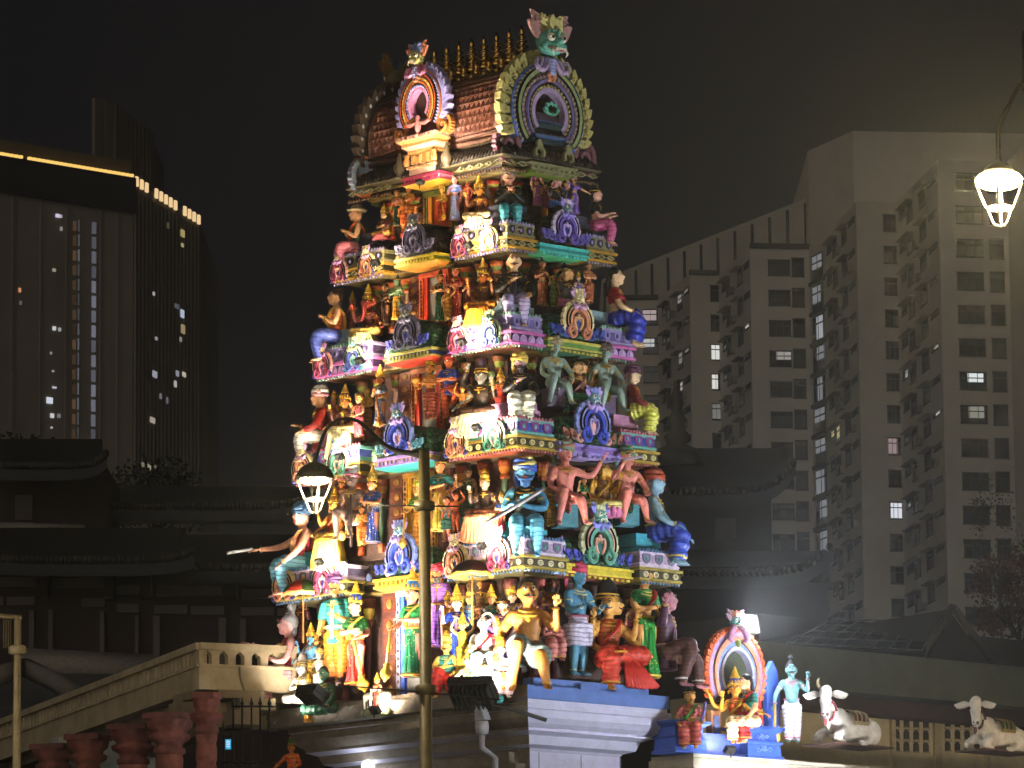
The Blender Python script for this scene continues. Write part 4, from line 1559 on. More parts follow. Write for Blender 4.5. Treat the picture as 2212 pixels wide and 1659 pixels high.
    # things moulded into the hands: (name, colour, [points], [radii])
    for it in item:
        im = MB(M)
        nm, col, pts, rr = it[:4]
        pts = [V3(p) for p in pts]
        if nm == 'mace':
            im.tube(pts, rr, 8)
            dd = (pts[-1] - pts[0]).normalized()
            q = dd.to_track_quat('Z', 'Y').to_matrix()
            im.lathe([(rr * 1.6, -.05), (rr * 2.4, -.03), (rr * 1.5, -.01), (rr * 3.6, .03), (rr * 4.2, .07), (rr * 3.2, .11), (rr * 1.2, .135), (rr * .6, .16)], pts[-1], 12, rot=q)
        else:
            im.tube(pts, rr, 8, 3 if len(pts) > 2 else 0)
        im.build(nm, paint(col, .45), root)
    for fn in extra:
        fn(M, root, hz)
    return root
SK = dict(tan='c98a55', gold='d6a84a', pink='dc9a8c', fair='e3b48c', dark='7a4a30', grey='93a79e', blue='5f9ec0', red='b8452c', brown='8a5230', green='7faa84', pale='e8d0a8', steel='7fb0b4')
ORANGE, NAVY, TEAL, PURPLE, WHITE, YEL, MAR = 'd0622a', '22222e', '3d9a98', '8a5fb0', 'ddd8d4', 'd9c04c', '7a2028'
FG = figure
# ---- top tier, long face then corner then short face
FG('profile figure in orange wrap and rosy trousers, left end of the top tier', 772, 438, 588, ('W', 2, .30), -82, 'sit', SK['fair'], ('wrap', '3c6a44', 'd06a34'), ('trousers', 'd98a94'), ('hat', 'b0a080'), ('chest', 'chest'))
FG('small seated figure in maroon beside the profile figure at the left of the top tier', 830, 436, 512, ('L', 1, .22), -40, 'cross', SK['fair'], ('blouse', '6b2830'), ('skirt', 'd09a50'), ('crown', 'c9a23c'), ('fold', 'lap'), fem=True, cloth=('d07a80', .22, .18))
FG('standing woman in a dark green skirt at the left of the top doorway', 858, 402, 490, ('L', 1, .26), -35, 'stand', SK['tan'], ('blouse', 'c98a6c'), ('skirt', '2f4a30'), ('bun', '1c1614'), ('down', 'hold'), fem=True)
FG('orange guardian with folded arms close to the left jamb of the top doorway', 884, 392, 490, ('L', 1, .14), -35, 'stand', SK['tan'], None, ('dhoti', 'c9802c'), ('bun', '1c1614'), ('fold', 'fold'))
FG('orange guardian leaning on a club at the right jamb of the top doorway', 955, 388, 478, ('L', 1, .14), -35, 'stand', SK['gold'], None, ('dhoti', 'c9502c'), ('crown', 'c9a23c'), ('fold', 'hold'), item=[('mace', 'c9a23c', [(-.12, .18, .6), (-.2, .2, .16)], .018)])
FG('woman in a pale blue gown beside the orange guardian on the top tier', 983, 378, 478, ('L', 1, .20), -30, 'stand', SK['pink'], ('blouse', '8fa0d8'), ('skirt', 'aab4e0'), ('hair', '2c1a14'), ('chest', 'down'), fem=True)
FG('small red four-armed figure on the top tier behind the brown seated deity', 1011, 380, 452, ('L', 1, .34), -30, 'stand', 'd06a50', None, ('dhoti', 'b83a3c'), ('crown', 'c94a3c'), ('up', 'down', 'wide', 'wide'))
FG('brown seated deity with a broad gold headdress on the top tier beside the praying man', 1036, 374, 476, ('L', 1, .12), -25, 'cross', 'd09a4c', ('robe', '8a5228'), ('skirt', 'e0c89a'), ('crown', 'c9a23c'), ('up', 'lap', 'up', 'wide'), cloth=('dccaa8', .26, .26))
FG('praying man in dark robe and turquoise trousers on the top tier corner', 1100, 355, 508, ('N', 2, .42), 6, 'sit', 'cf9a80', ('coat', '2c2a22'), ('trousers', '58b0b4'), ('turban', '8a7a6a'), ('pray', 'pray'), tash=True)
FG('slim woman in a mauve sari on the top tier beside the praying man', 1160, 362, 446, ('R', 1, .18), 30, 'stand', SK['fair'], ('blouse', 'b07098'), ('skirt', 'a05c90'), ('hair', '1c1614'), ('down', 'chest'), fem=True)
FG('dark two-faced seated deity with light blue knees in the middle of the top side niche', 1200, 374, 452, ('R', 1, .2), 38, 'cross', 'c4958a', ('robe', '2c2428'), ('skirt', '5f86d0'), ('bun', '1c1614'), ('up', 'up', 'lap', 'wide'), heads=2, cloth=('3a2c2c', .24, .2))
FG('woman in a purple dress with one arm raised on the top tier', 1241, 372, 464, ('R', 1, .14), 34, 'stand', SK['fair'], ('blouse', '8a68b8'), ('skirt', '8464b4'), ('bun', '1c1614'), ('raise', 'out'), fem=True)
FG('profile figure in dark green and rose trousers, right end of the top tier', 1287, 392, 532, ('E', 2, .32), 82, 'sit', 'd8a898', ('blouse', '23302c'), ('trousers', 'c0628c'), ('bun', '1c1a1a'), ('fwd', 'fwd'))
# ---- second tier
FG('profile man in orange vest and blue trousers, left end of the second tier', 728, 622, 785, ('W', 3, .30), -82, 'sit', SK['fair'], ('vest', 'd0702c', 'e0b04c'), ('trousers', '6c7cc8'), ('hair', '4a3c34'), ('chest', 'chest'))
FG('elephant-headed reddish seated figure at the left of the second tier', 796, 612, 728, ('L', 2, .12), -30, 'cross', 'a84838', ('robe', '6b2a22'), ('skirt', 'e0c070'), ('crown', '9a6a2c'), ('up', 'wide', 'up', 'lap'), cloth=('e3cd90', .26, .22),
   extra=(lambda M, root, hz: (lambda mb: (mb.tube([(0, .09, hz + .45), (0, .13, hz + .37), (-.01, .14, hz + .27), (.02, .15, hz + .18), (.06, .15, hz + .16)], [.045, .036, .028, .02, .012], 9, 4), [mb.ball((s * .1, -.01, hz + .47), (.05, .014, .06), 9, 6) for s in (-1, 1)], mb.build('trunk_and_ears', paint('b0504a'), root)))(MB(M)),))
FG('brown-robed standing figure beside the green-faced man on the second tier', 833, 612, 704, ('L', 2, .24), -30, 'stand', 'b98a64', ('robe', '5a3a28'), ('skirt', '5f4230'), ('hair', '1c1614'), ('fold', 'hold'))
FG('green-faced man in a yellow dhoti by the left jamb of the second doorway', 858, 592, 692, ('L', 2, .10), -30, 'stand', '8fb08a', None, ('skirt', 'd9a42c', 'c98a2c'), ('bun', '2c3a30'), ('fold', 'hold'), turn=-15)
FG('dark green guardian with crossed arms by the right jamb of the second doorway', 951, 580, 696, ('L', 2, .12), -32, 'stand', 'c99058', ('wrap', '2c3a2c'), ('skirt', '2f5a38'), ('bun', '1c1614'), ('fold', 'fold'))
FG('woman in a red sari with crossed arms on the second tier beside the green guardian', 985, 566, 688, ('L', 2, .2), -28, 'stand', 'c97a64', ('blouse', 'a83a30'), ('skirt', 'a8382c'), ('bun', '2c1a14'), ('fold', 'fold'), fem=True)
FG('brown seated deity with an orange hanging cloth on the second tier beside the bald man', 1044, 556, 672, ('L', 2, .06), -25, 'cross', 'b8702c', ('robe', '7a4a24'), ('skirt', 'c98a34'), ('crown', '8a6a2c'), ('up', 'up', 'lap', 'wide'), cloth=('d98a30', .30, .42))
FG('bald man in dark coat and pale lilac trousers on the second tier corner', 1112, 547, 716, ('N', 3, .44), 4, 'sit', 'dcb48c', ('coat', '2a2420', '8a7aa8'), ('trousers', 'b9aed0'), ('bald', '000000'), ('chest', 'knee'), tash=True)
FG('woman in a rust sari with a tall black bun on the second tier', 1172, 552, 662, ('R', 2, .16), 24, 'stand', 'c98a60', ('blouse', '7a3a28'), ('skirt', 'a05838', '8a9050'), ('topknot', '16141a'), ('chest', 'chest'), fem=True)
FG('two-faced seated deity with pink knees in the second tier side niche', 1222, 566, 668, ('R', 2, .18), 38, 'cross', 'c99e68', ('robe', '3a2420'), ('skirt', 'd080a8'), ('bun', '1c1614'), ('up', 'wide', 'up', 'lap'), heads=2, cloth=('4a2a24', .22, .2))
FG('slim orange woman with a tall bun at the right of the second tier side niche', 1272, 558, 656, ('R', 2, .14), 34, 'stand', 'd09a70', ('blouse', 'c08068'), ('dhoti', 'b06a40'), ('topknot', '16141a'), ('fold', 'fold'), fem=True)
FG('woman in royal blue sari seated in profile, right end of the second tier', 1330, 576, 752, ('E', 3, .34), 80, 'sit', 'd8b894', ('blouse', 'a8283c'), ('skirt', '3042b0'), ('hair', '1c1618'), ('knee', 'knee'), fem=True)
# ---- third tier
FG('profile man in red coat and pink turban, left end of the third tier', 692, 830, 1003, ('W', 4, .30), -80, 'sit', SK['fair'], ('coat', '9a2c20'), ('trousers', 'd4d0c4'), ('turban', 'c98a90', 'd8d4c8'), ('fwd', 'knee'))
FG('brown seated deity with raised palms over a big cream cloth on the third tier', 746, 828, 940, ('L', 3, .10), -28, 'cross', 'c98a50', ('robe', '5a2c20', 'c9a23c'), ('skirt', 'e0d0a0'), ('crown', '7a4a2c'), ('up', 'up', 'wide', 'lap'), cloth=('e8dcb4', .32, .62))
FG('yellow-haired small attendant behind the woman with a mace on the third tier', 793, 838, 930, ('L', 3, .26), -35, 'stand', 'c9a25a', None, ('dhoti', '8a6a3c'), ('hair', '9a9050'), ('up', 'hold'))
FG('guardian woman in slate blue holding a golden mace at the left of the third doorway', 822, 786, 922, ('L', 3, .06), -38, 'stand', 'd08a5c', ('blouse', '5f6c7c'), ('skirt', '566a8c', 'b0a050'), ('crown', 'c9a23c'), ('chest', 'hold'), fem=True, item=[('mace', 'c98a3c', [(-.06, .2, .6), (-.14, .22, .1)], .02)])
FG('golden-crowned guardian holding an ornate club at the right of the third doorway', 930, 757, 908, ('L', 3, .10), -34, 'stand', 'c98a4c', None, ('dhoti', '9a4a2c'), ('crown', 'd0a83c'), ('hold', 'fold'), item=[('mace', 'c9923c', [(.18, .2, .3), (.18, .2, .66)], .02)])
FG('dancing man in a blue shirt and red turban on the third tier', 970, 762, 905, ('L', 3, .08), -20, 'dance', 'd07a44', ('tunic', '4a5cae'), ('trousers', 'c9622c'), ('turban', 'b8402c'), ('fold', 'fold'), turn=-20)
FG('dark many-armed seated deity with a grey face on the third tier', 1040, 772, 905, ('L', 3, .12), -22, 'cross', '8a8a84', ('robe', '3a2c22'), ('skirt', '5a4030'), ('tall', '3a2c3c'), ('raise', 'up', 'wide', 'up'), cloth=('e6dcb0', .33, .40))
FG('small dark green figure behind the bearded man on the third tier', 1062, 800, 890, ('L', 3, .3), -15, 'stand', '6f8a64', None, ('dhoti', '8a4a28'), ('turban', '5a6a3c'), ('fold', 'down'))
FG('bearded man in navy coat and cream dhoti on the third tier corner', 1124, 757, 922, ('N', 4, .44), 4, 'sit', 'b090a0', ('coat', '23232c', '4a4a5c'), ('dhoti', 'dcdcc8', 'c9b84c'), ('turban', 'd0b85c'), ('chest', 'knee'), beard='3a3238', tash=True)
FG('grey-green bare-chested man perched left of the third tier side niche', 1198, 722, 882, ('R', 3, .0), 20, 'lounge', SK['grey'], None, ('loin', 'a898b0'), ('turban', 'a89a80'), ('lap', 'knee'))
FG('three-faced tan deity with green legs seated in the third tier side niche', 1250, 766, 872, ('R', 3, .1), 34, 'cross', 'cfa878', ('wrap', '6a4a34', 'b07a80'), ('skirt', '4fa07c'), ('topknot', '16141c'), ('up', 'lap', 'wide', 'up'), heads=3, cloth=('3a5c48', .22, .22))
FG('grey-green man in a yellow loincloth perched on the third tier', 1308, 736, 896, ('R', 3, -.04), 24, 'lounge', SK['grey'], None, ('loin', 'd9cc5c'), ('turban', '8a8078', '6a5a5c'), ('side', 'knee'), turn=-25)
FG('man in crimson robe and lemon trousers, right end of the third tier', 1368, 784, 942, ('E', 4, .34), 80, 'sit', 'd8c0a0', ('robe', '8a2a28'), ('dhoti', 'd4d468'), ('turban', '6a3a5c'), ('knee', 'knee'))
# ---- fourth tier
FG('profile man in crimson vest with one arm stretched out on the fourth tier', 655, 1080, 1292, ('W', 5, .30), -72, 'sit', 'e0a890', ('vest', '9a2c38', 'd0a070'), ('trousers', '7cb4c4'), ('turban', '4a6a8a'), (((.22, .15, .2), (.24, .36, .17)), 'low'), turn=10, item=[('short_blade', 'd8dce0', [(.24, .42, .475), (.25, .66, .43)], .014)])
FG('small orange child with praying hands beside the crimson vest man on the fourth tier', 668, 1150, 1238, ('W', 5, .16), -45, 'stand', 'd8884c', ('vest', 'b83a30'), ('trousers', 'd0602c'), ('hair', '1c1614'), ('pray', 'pray'))
FG('orange-gold seated figure behind the street lantern on the fourth tier', 722, 1050, 1172, ('L', 4, .06), -35, 'cross', 'd09048', ('wrap', 'c97a30', '8a3a24'), ('skirt', 'd9b060'), ('crown', 'b98a34'), ('up', 'lap', 'wide', 'wide'), cloth=('e6c850', .34, .62))
FG('old grey man with a turban and a walking staff seated on the fourth tier', 762, 1006, 1172, ('L', 4, -.02), -30, 'lounge', '8f7a70', None, ('loin', '9aa0b4'), ('turban', 'a0606c', '9aa8b4'), ('hold', 'wide'), tash=True, item=[('staff', '6a5650', [(-.16, .3, .52), (-.2, .36, -.1)], .014)])
FG('guardian woman in a blue sari at the left of the fourth doorway', 806, 1004, 1176, ('L', 4, .06), -36, 'stand', 'd08a5a', ('blouse', '4a64a8'), ('skirt', '42589c', '7a86a8'), ('crown', 'b9a05c'), ('hold', 'fold'), fem=True, turn=-20)
FG('guardian in a yellow skirt behind the lamp post at the right of the fourth doorway', 903, 1020, 1180, ('L', 4, .1), -34, 'stand', 'd0a060', ('blouse', '5f9a50'), ('skirt', 'c9923c'), ('crown', '9ac04c'), ('hold', 'fold'), item=[('mace', 'c9a03c', [(.12, .2, .56), (.16, .22, .1)], .018)])
FG('woman in a teal blouse and yellow skirt with bent arm beside the lamp post', 952, 980, 1150, ('L', 4, .06), -20, 'stand', 'cf9060', ('blouse', '3f9a9a'), ('skirt', 'c9b44c'), ('bun', '4a4850'), ('fold', 'hip'), fem=True, turn=-15)
FG('small orange child raising an arm on the fourth tier below the teal blouse woman', 985, 1065, 1150, ('L', 4, -.04), -15, 'stand', 'c9683c', None, ('loin', 'b04a2c'), ('hair', '9a3a28'), ('down', 'raise'))
FG('small child in a striped wrap standing on the fourth tier beside the lamp post', 966, 1072, 1172, ('L', 4, -.1), -20, 'stand', 'c98464', ('wrap', '6f8f8c', 'a84a3c'), ('shorts', '4a7a70'), ('hair', '1c1614'), ('raise', 'raise'))
FG('dark seated deity under a pot crown on the fourth tier beside the blue rifleman', 1048, 1010, 1120, ('L', 4, .14), -20, 'cross', 'c9a088', ('robe', '4a3426'), ('skirt', '7a4a34'), ('pot', 'c9a84c'), ('up', 'wide', 'up', 'lap'), cloth=('dc9a74', .42, .58))
FG('blue-skinned rifleman in a dark open coat seated on the near corner of the fourth tier', 1136, 982, 1214, ('N', 5, .46), 2, 'sit', SK['blue'], ('vest', '22282c'), ('trousers', '6fb4cc'), ('turban', '4a6cc0', 'd0c47c'), ('chest', 'fold'), tash=True, beard='4a7ab0', item=[('rifle', '8a8a90', [(-.15, .2, .60), (.05, .24, .47), (.34, .27, .3)], .017)])
FG('pink bare-chested man with a folded leg perched left of the fourth tier side niche', 1222, 946, 1142, ('R', 4, -.02), 18, 'lounge', 'e0948a', None, ('loin', 'c97a78'), ('turban', '8a9a80', 'b07a70'), ('lap', 'outup'), turn=12)
FG('golden two-faced deity cross-legged on a pink lotus in the fourth tier side niche', 1302, 987, 1104, ('R', 4, .06), 24, 'cross', 'd2a444', ('wrap', '8a6426', 'c9a23c'), ('skirt', 'e0d48c'), ('topknot', '16141a'), ('up', 'up', 'lap', 'lap'), heads=2, jewel='8a5a1c', turn=14,
   extra=(lambda M, root, hz: (lambda mb: ([mb.ball((.2 * math.cos(t), .1 + .14 * math.sin(t), -.03), (.05, .04, .075), 8, 6) for t in [i * PI / 7 for i in range(14)]], mb.ball((0, .1, -.06), (.2, .14, .05), 12, 6), mb.build('lotus_seat', paint('e08cb8'), root)))(MB(M)),))
FG('pink bare-chested man playing a flute at the right of the fourth tier side niche', 1356, 960, 1138, ('R', 4, -.06), 22, 'lounge', 'e0968c', None, ('loin', '7ab890'), ('turban', '5f8a80', 'd0b860'), ('flute', 'knee'), turn=28, item=[('flute', 'a098b0', [(.12, .16, .72), (-.1, .2, .76)], .012)])
FG('blue-grey man in blue skirt and orange turban, right end of the fourth tier', 1415, 1008, 1224, ('E', 5, .36), 80, 'sit', '8fb0c0', None, ('skirt', '3a56b8', 'd0c050'), ('turban', 'a84c2c'), ('knee', 'low'), fem=False)
# ---- bottom tier, long face
BL5 = ('LL', -.12)
FG('rosy-robed profile figure with a grey topknot, left end of the bottom tier', 625, 1305, 1532, ('LL', -.25), -80, 'sit', 'e8b4b4', ('wrap', 'c04a5c'), ('trousers', 'e8b0b4'), ('topknot', '8a8a8c'), ('reach', 'fwd'), turn=0)
FG('blue deity with gold ornaments standing under the parasol on the bottom tier', 672, 1345, 1492, ('LL', -.2), -35, 'stand', '78b4dc', None, ('dhoti', 'e0c050'), ('crown', 'c9a23c'), ('up', 'hold', 'wide', 'wide'))
FG('white-skinned kneeling attendant with tall ears at the left end of the bottom tier', 652, 1410, 1520, ('LL', -.36), -40, 'cross', 'e6e2dc', None, ('skirt', 'e0dcd4'), ('tall', 'e6e0d8'), ('fold', 'lap'))
FG('archer with a bow and quiver behind the teal tunic man on the bottom tier', 700, 1330, 1478, ('LL', -.05), -30, 'stand', '8a5a3c', ('wrap', '6a3a2c', 'c9a23c'), ('dhoti', '9a3a34'), ('crown', 'b0903c'), ('up', 'hold'), item=[('bow', '7a4a24', [(.2, .2, .8), (.3, .26, .5), (.2, .2, .15)], .014)])
FG('small green-robed figure crouching at the foot of the teal tunic man', 700, 1440, 1545, ('LL', -.38), -30, 'cross', '5a8a70', ('robe', '3a6a56'), ('skirt', '3f7a60'), ('hair', '2a3a30'), ('fold', 'low'))
FG('golden-legged child in a yellow skirt at the front of the left crowd', 668, 1450, 1562, ('LL', -.42), -30, 'stand', 'e6c8a0', ('blouse', 'e0dcd0'), ('skirt', 'dca030'), ('crown', 'c9a23c'), ('fold', 'down'), fem=True)
FG('dark-faced man with a curled lock behind the blue deity on the bottom tier', 650, 1290, 1420, ('LL', .1), -30, 'stand', '7a4a34', ('robe', '6a2a34'), ('skirt', '6a3030'), ('hair', '1c1614'), ('up', 'up'))
FG('man in a teal tunic, orange trousers and purple turban left of the bottom doorway', 727, 1232, 1482, ('LL', -.22), -28, 'stand', 'cfa060', ('tunic', '3f9c94', 'd8d2a8'), ('trousers', 'd48a28'), ('turban', '8a5f90'), ('down', 'fwd'), tash=True,
   extra=(lambda M, root, hz: (lambda mb: ([mb.tube([(s * .057, .0, .25), (s * .056, -.008, .05)], [.058, .05], 10) or mb.tube([(s * .056, -.02, .03), (s * .07, .09, .022)], [.04, .036], 8) for s in (-1, 1)], mb.build('boots', paint('4a3038'), root)))(MB(M)),))
FG('crowned guardian woman in a red sari with a golden mace left of the bottom doorway', 770, 1256, 1484, ('LL', -.26), -34, 'stand', 'e09a84', ('blouse', '2f7a44', 'c9a23c'), ('skirt', 'c82a24', 'c9a23c'), ('crown', '4a5fc0'), ('fold', 'hold'), fem=True, turn=-25, item=[('mace', 'c99a3c', [(-.10, .22, .60), (-.24, .22, .06)], .020)])
FG('crowned guardian woman in a green sari with a mace, half hidden by the lamp post', 893, 1226, 1466, ('LL', -.2), -34, 'stand', 'e8a088', ('blouse', '2f9a58', 'd0c060'), ('skirt', '2a8a60', 'c9a23c'), ('crown', '3f86d0'), ('hold', 'fold'), fem=True, item=[('mace', 'd0a84c', [(.17, .2, .56), (.22, .22, .12)], .016)])
FG('bearded man in a long purple coat and red turban just right of the lamp post', 948, 1214, 1400, ('LL', -.02), -15, 'stand', 'd8925c', ('robe', '9a68c0', 'c98a3c'), ('skirt', '9060b8'), ('turban', 'c8344c'), ('down', 'down'), beard='5a5450')
FG('crowned figure in a cobalt blue tunic holding a staff on the bottom tier', 988, 1262, 1440, ('LL', -.2), -10, 'stand', 'ecd8cc', ('tunic', '3458cc', 'd8a8a8'), ('skirt', '3054c4'), ('crown', 'd0b04c'), ('up', 'chest'), item=[('staff', 'c9b090', [(.22, .16, .8), (.2, .2, .3)], .012)])
FG('small blue-clad figure with a gold crown between the cobalt tunic and the crook bearer', 1015, 1268, 1400, ('LL', .02), -10, 'stand', 'd8b078', ('wrap', '6fa4d0'), ('dhoti', '4a80b8'), ('pot', 'd0c050'), ('up', 'hold'))
FG('dark-haired crook bearer in a crimson shawl and white robe on the bottom tier', 1046, 1312, 1484, ('LL', -.34), 0, 'sit', 'f0e0d8', ('wrap', 'e4e0d8', 'b82c4c'), ('skirt', 'b8e0dc'), ('topknot', '3a3438'), ('fwd', 'outup'), item=[('crook', 'e0c49a', [(-.2, .24, .2), (-.16, .22, .62), (-.12, .2, .80), (-.05, .2, .86), (.02, .2, .82)], .013)])
FG('gold-faced reveller with a raised cup at the back of the bottom tier', 1040, 1232, 1370, ('LL', .08), -5, 'stand', 'dca850', ('robe', '7a5a34'), ('dhoti', '8a5a34'), ('pot', 'c9a23c'), ('raise', 'raise'))
FG('man in a mauve robe turning aside behind the golden bare-chested man', 1086, 1282, 1450, ('LL', -.05), 25, 'stand', 'd8b0a0', ('robe', '8a5a98'), ('skirt', '7f5590'), ('bun', '3a2a2c'), ('hip', 'wide'))
FG('gold-bearded man in a teal collar seated low right of the lamp post', 965, 1360, 1512, ('LL', -.4), -10, 'lounge', 'e4c468', ('vest', '3f9a90', 'e0c060'), ('skirt', 'c84038'), ('pot', 'd8c060'), ('fold', 'knee'), tash=True)
FG('pale figure in yellow and aqua seated in the floodlight glare of the bottom tier', 1012, 1392, 1520, ('LL', -.5), -5, 'sit', 'f0e6d0', ('wrap', 'ecdc8c', '5fc0bc'), ('skirt', '6fc8c4'), ('crown', 'd8b860'), ('wide', 'knee'), fem=True)
FG('white-robed figure with a curly gold headdress beside the knee of the golden bare-chested man', 1082, 1368, 1512, ('LL', -.52), 10, 'sit', 'f0dcd0', ('robe', 'e8e2dc', 'd04058'), ('skirt', 'e6c8cc'), ('pot', 'c98a34'), ('knee', 'fold'))
FG('golden bare-chested man in striped shorts seated on the bottom tier corner', 1142, 1250, 1502, (.12, -.12, 0), 2, 'lounge', 'c08a48', None, ('shorts', '7f8c88', 'd8dcd8'), ('hair', '1c1614'), ('side', 'up'), tash=True, turn=8)
FG('pale sash-wearing boy peeping over the shoulder of the golden man', 1108, 1262, 1400, ('LL', .02), -5, 'stand', 'e0b898', ('wrap', '4a3a8a', 'c9a23c'), ('dhoti', '8a4a6a'), ('pot', 'c9a23c'), ('chest', 'raise'))
FG('thin bearded ascetic with a bare brown chest behind the golden man on the bottom tier', 1192, 1236, 1400, ('RR', -.28), 15, 'stand', '8a5a3c', None, ('loin', '6a4a3c'), ('topknot', '2a2a2c'), ('fold', 'chest'), beard='2c2c30')
FG('dark-haired onlooker in profile high behind the golden man on the bottom tier', 1168, 1232, 1380, ('RR', -.4), 60, 'stand', 'b0605c', ('robe', '5a2c2c'), ('skirt', '5a2c2c'), ('bun', '2c3034'), ('down', 'down'))
FG('small pink woman hugging herself seated between the golden man and the blue giant', 1193, 1318, 1432, ('RR', -.05), 20, 'sit', 'dc9490', ('blouse', 'd08c88'), ('skirt', 'd8928c', 'd8b040'), ('hair', '8a5a50'), ('fold', 'fold'), fem=True)
FG('blue-skinned giant in white shorts and a pink turban on the bottom tier side', 1250, 1210, 1462, ('RR', .0), 38, 'stand', '5f98b4', None, ('shorts', 'cfcadf', 'c07a90'), ('turban', 'd85c80'), ('fwd', 'fwd'), belly=.01, turn=10, jewel='d8c890')
FG('two-faced bearded deity in red pleats seated with one leg hanging on the bottom tier side', 1316, 1248, 1500, ('RR', .06), 24, 'sitone', 'e0ae60', ('wrap', 'b8622c', 'c84838'), ('skirt', 'c84a38', 'c9a23c'), ('tall', '241e1c'), ('up', 'up', 'lap', 'wide'), heads=2, tash=True, turn=8,
   extra=(lambda M, root, hz: (lambda mb: ([mb.tube([(-.04 - .012 * i, .235 + .008 * math.sin(i * 2), hz - .01), (-.05 - .026 * i, .25, hz * .45), (-.06 - .034 * i, .262, .03 + .0008 * (i - 4) ** 2)], [.014, .022, .026], 6) for i in range(9)], mb.build('pleated_fan', paint('c84038'), root)))(MB(M)),))
FG('woman in a green sari standing beside the red pleated deity', 1394, 1222, 1470, ('RR', .05), 40, 'stand', 'e0ac70', ('blouse', '2c8a50', 'a83c38'), ('skirt', '2a9a48', 'c9b84c'), ('hair', '1c1a1c'), ('fold', 'side'), fem=True, turn=10)
FG('man in dark purple with raised fist, right end of the bottom tier', 1440, 1272, 1490, ('x', -.1, 2.95)[1:] + (0,), 78, 'lounge', 'c08a98', ('coat', '5a3050', 'a06a90'), ('trousers', '6a4440', 'c9c8c8'), ('hair', '2a282a'), ('outup', 'hold'))


# ---- the smaller attendants that fill the gaps between the large figures


def MINI(label, px, top, bot, at, face, skin, dress, head, arms=('down', 'hold'), pose='stand', fem=False, up=None):
    FG(label, px, top, bot, at, face, pose, skin, ('blouse' if fem else 'wrap', up or dress), ('skirt' if fem else 'dhoti', dress), head, arms, fem=fem, vox=.019)


MINI('tiny orange boy left of the top doorway beside the folded-arm guardian', 872, 425, 492, ('L', 1, .05), -30, 'd08a50', 'c9702c', ('bun', '1c1614'))
MINI('tiny maroon figure at the left end of the top side niche', 1178, 392, 452, ('R', 1, .1), 30, 'c08a78', '8a4a5a', ('bun', '1c1614'), ('up', 'down'))
MINI('tiny violet figure holding up its hands near the right end of the top niche', 1222, 388, 452, ('R', 1, .24), 30, 'd0a890', '6a5a9a', ('bun', '1c1614'), ('raise', 'raise'))
MINI('small brown attendant at the far left of the second tier behind the profile man', 762, 628, 722, ('L', 2, .28), -40, 'b07a54', '7a4a30', ('crown', 'a08a3c'), ('hold', 'up'))
MINI('small gold boy right of the second doorway between the green and red figures', 968, 618, 694, ('L', 2, .02), -25, 'd0a060', 'b8862c', ('hair', '1c1614'), ('fold', 'raise'))
MINI('small maroon woman on the second tier between the red sari and the brown deity', 1014, 590, 676, ('L', 2, .18), -20, 'c08060', '8a3440', ('bun', '1c1614'), ('chest', 'down'), fem=True)
MINI('small ochre attendant behind the bald man on the second tier', 1078, 590, 690, ('L', 2, .24), -5, 'c09058', '8a6a2c', ('turban', '7a5a3c'), ('hold', 'fold'))
MINI('small olive boy beside the rust sari woman on the second tier', 1196, 590, 664, ('R', 2, .06), 30, 'b89060', '6f7a3c', ('hair', '1c1614'), ('up', 'down'))
MINI('small lilac attendant right of the two-faced deity on the second tier', 1250, 585, 664, ('R', 2, .2), 36, 'd0a890', '7a6aa8', ('pot', 'c9a23c'), ('down', 'up'))
MINI('small rust attendant behind the profile man on the left of the third tier', 722, 842, 950, ('L', 3, .3), -40, 'b8784c', '8a3c2c', ('pot', 'b08a3c'), ('up', 'hold'))
MINI('small pink-clad drummer on the third tier left of the woman with the mace', 775, 850, 945, ('L', 3, -.02), -35, 'd8a080', 'b85a6a', ('turban', 'c9a05c'), ('lap', 'lap'))
MINI('small gold boy at the foot of the dancing man on the third tier', 1000, 832, 915, ('L', 3, -.02), -20, 'd8a458', 'c98a2c', ('hair', '1c1614'), ('raise', 'hip'))
MINI('small plum woman between the dancing man and the grey-faced deity', 1004, 772, 880, ('L', 3, .24), -20, 'b88068', '6a3a5a', ('bun', '1c1614'), ('fold', 'down'), fem=True)
MINI('small scarlet figure behind the elbow of the bearded man on the third tier', 1082, 792, 900, ('L', 3, .16), 0, 'c08a5c', 'a83a2c', ('crown', 'b0903c'), ('up', 'down'))
MINI('small sea-green boy below the grey-green men on the third tier', 1222, 812, 892, ('R', 3, -.02), 25, 'a8a888', '4a8a74', ('turban', '8a5a6a'), ('up', 'lap'))
MINI('small gold-skirted woman between the tan deity and the yellow loincloth man', 1282, 780, 880, ('R', 3, .16), 34, 'd8b080', 'b89a3c', ('bun', '1c1614'), ('raise', 'down'), fem=True)
MINI('small umber attendant above the lantern on the fourth tier', 738, 1018, 1130, ('L', 4, .2), -35, 'a8704c', '6a3a2a', ('crown', 'a08a3c'), ('raise', 'hold'))
MINI('small saffron boy at the knee of the old man with the staff', 782, 1092, 1180, ('L', 4, -.1), -30, 'd89a58', 'd07a2c', ('hair', '1c1614'), ('pray', 'pray'))
MINI('spear bearer in dark green behind the orange children on the fourth tier', 1012, 1000, 1125, ('L', 4, .2), -20, '8a6a4a', '3a5a44', ('topknot', '1c1614'), ('up', 'down'))
MINI('small vermilion and blue woman beside the rifleman on the fourth tier', 1084, 1058, 1150, ('L', 4, .0), -8, 'e0b090', 'c0483c', ('pot', 'c9a84c'), ('fold', 'hold'), fem=True, up='4a6ab8')
MINI('ochre-robed figure standing behind the pink man on the fourth tier', 1190, 1020, 1140, ('R', 4, .14), 20, 'c09a68', 'a8822c', ('bun', '1c1614'), ('down', 'fold'))
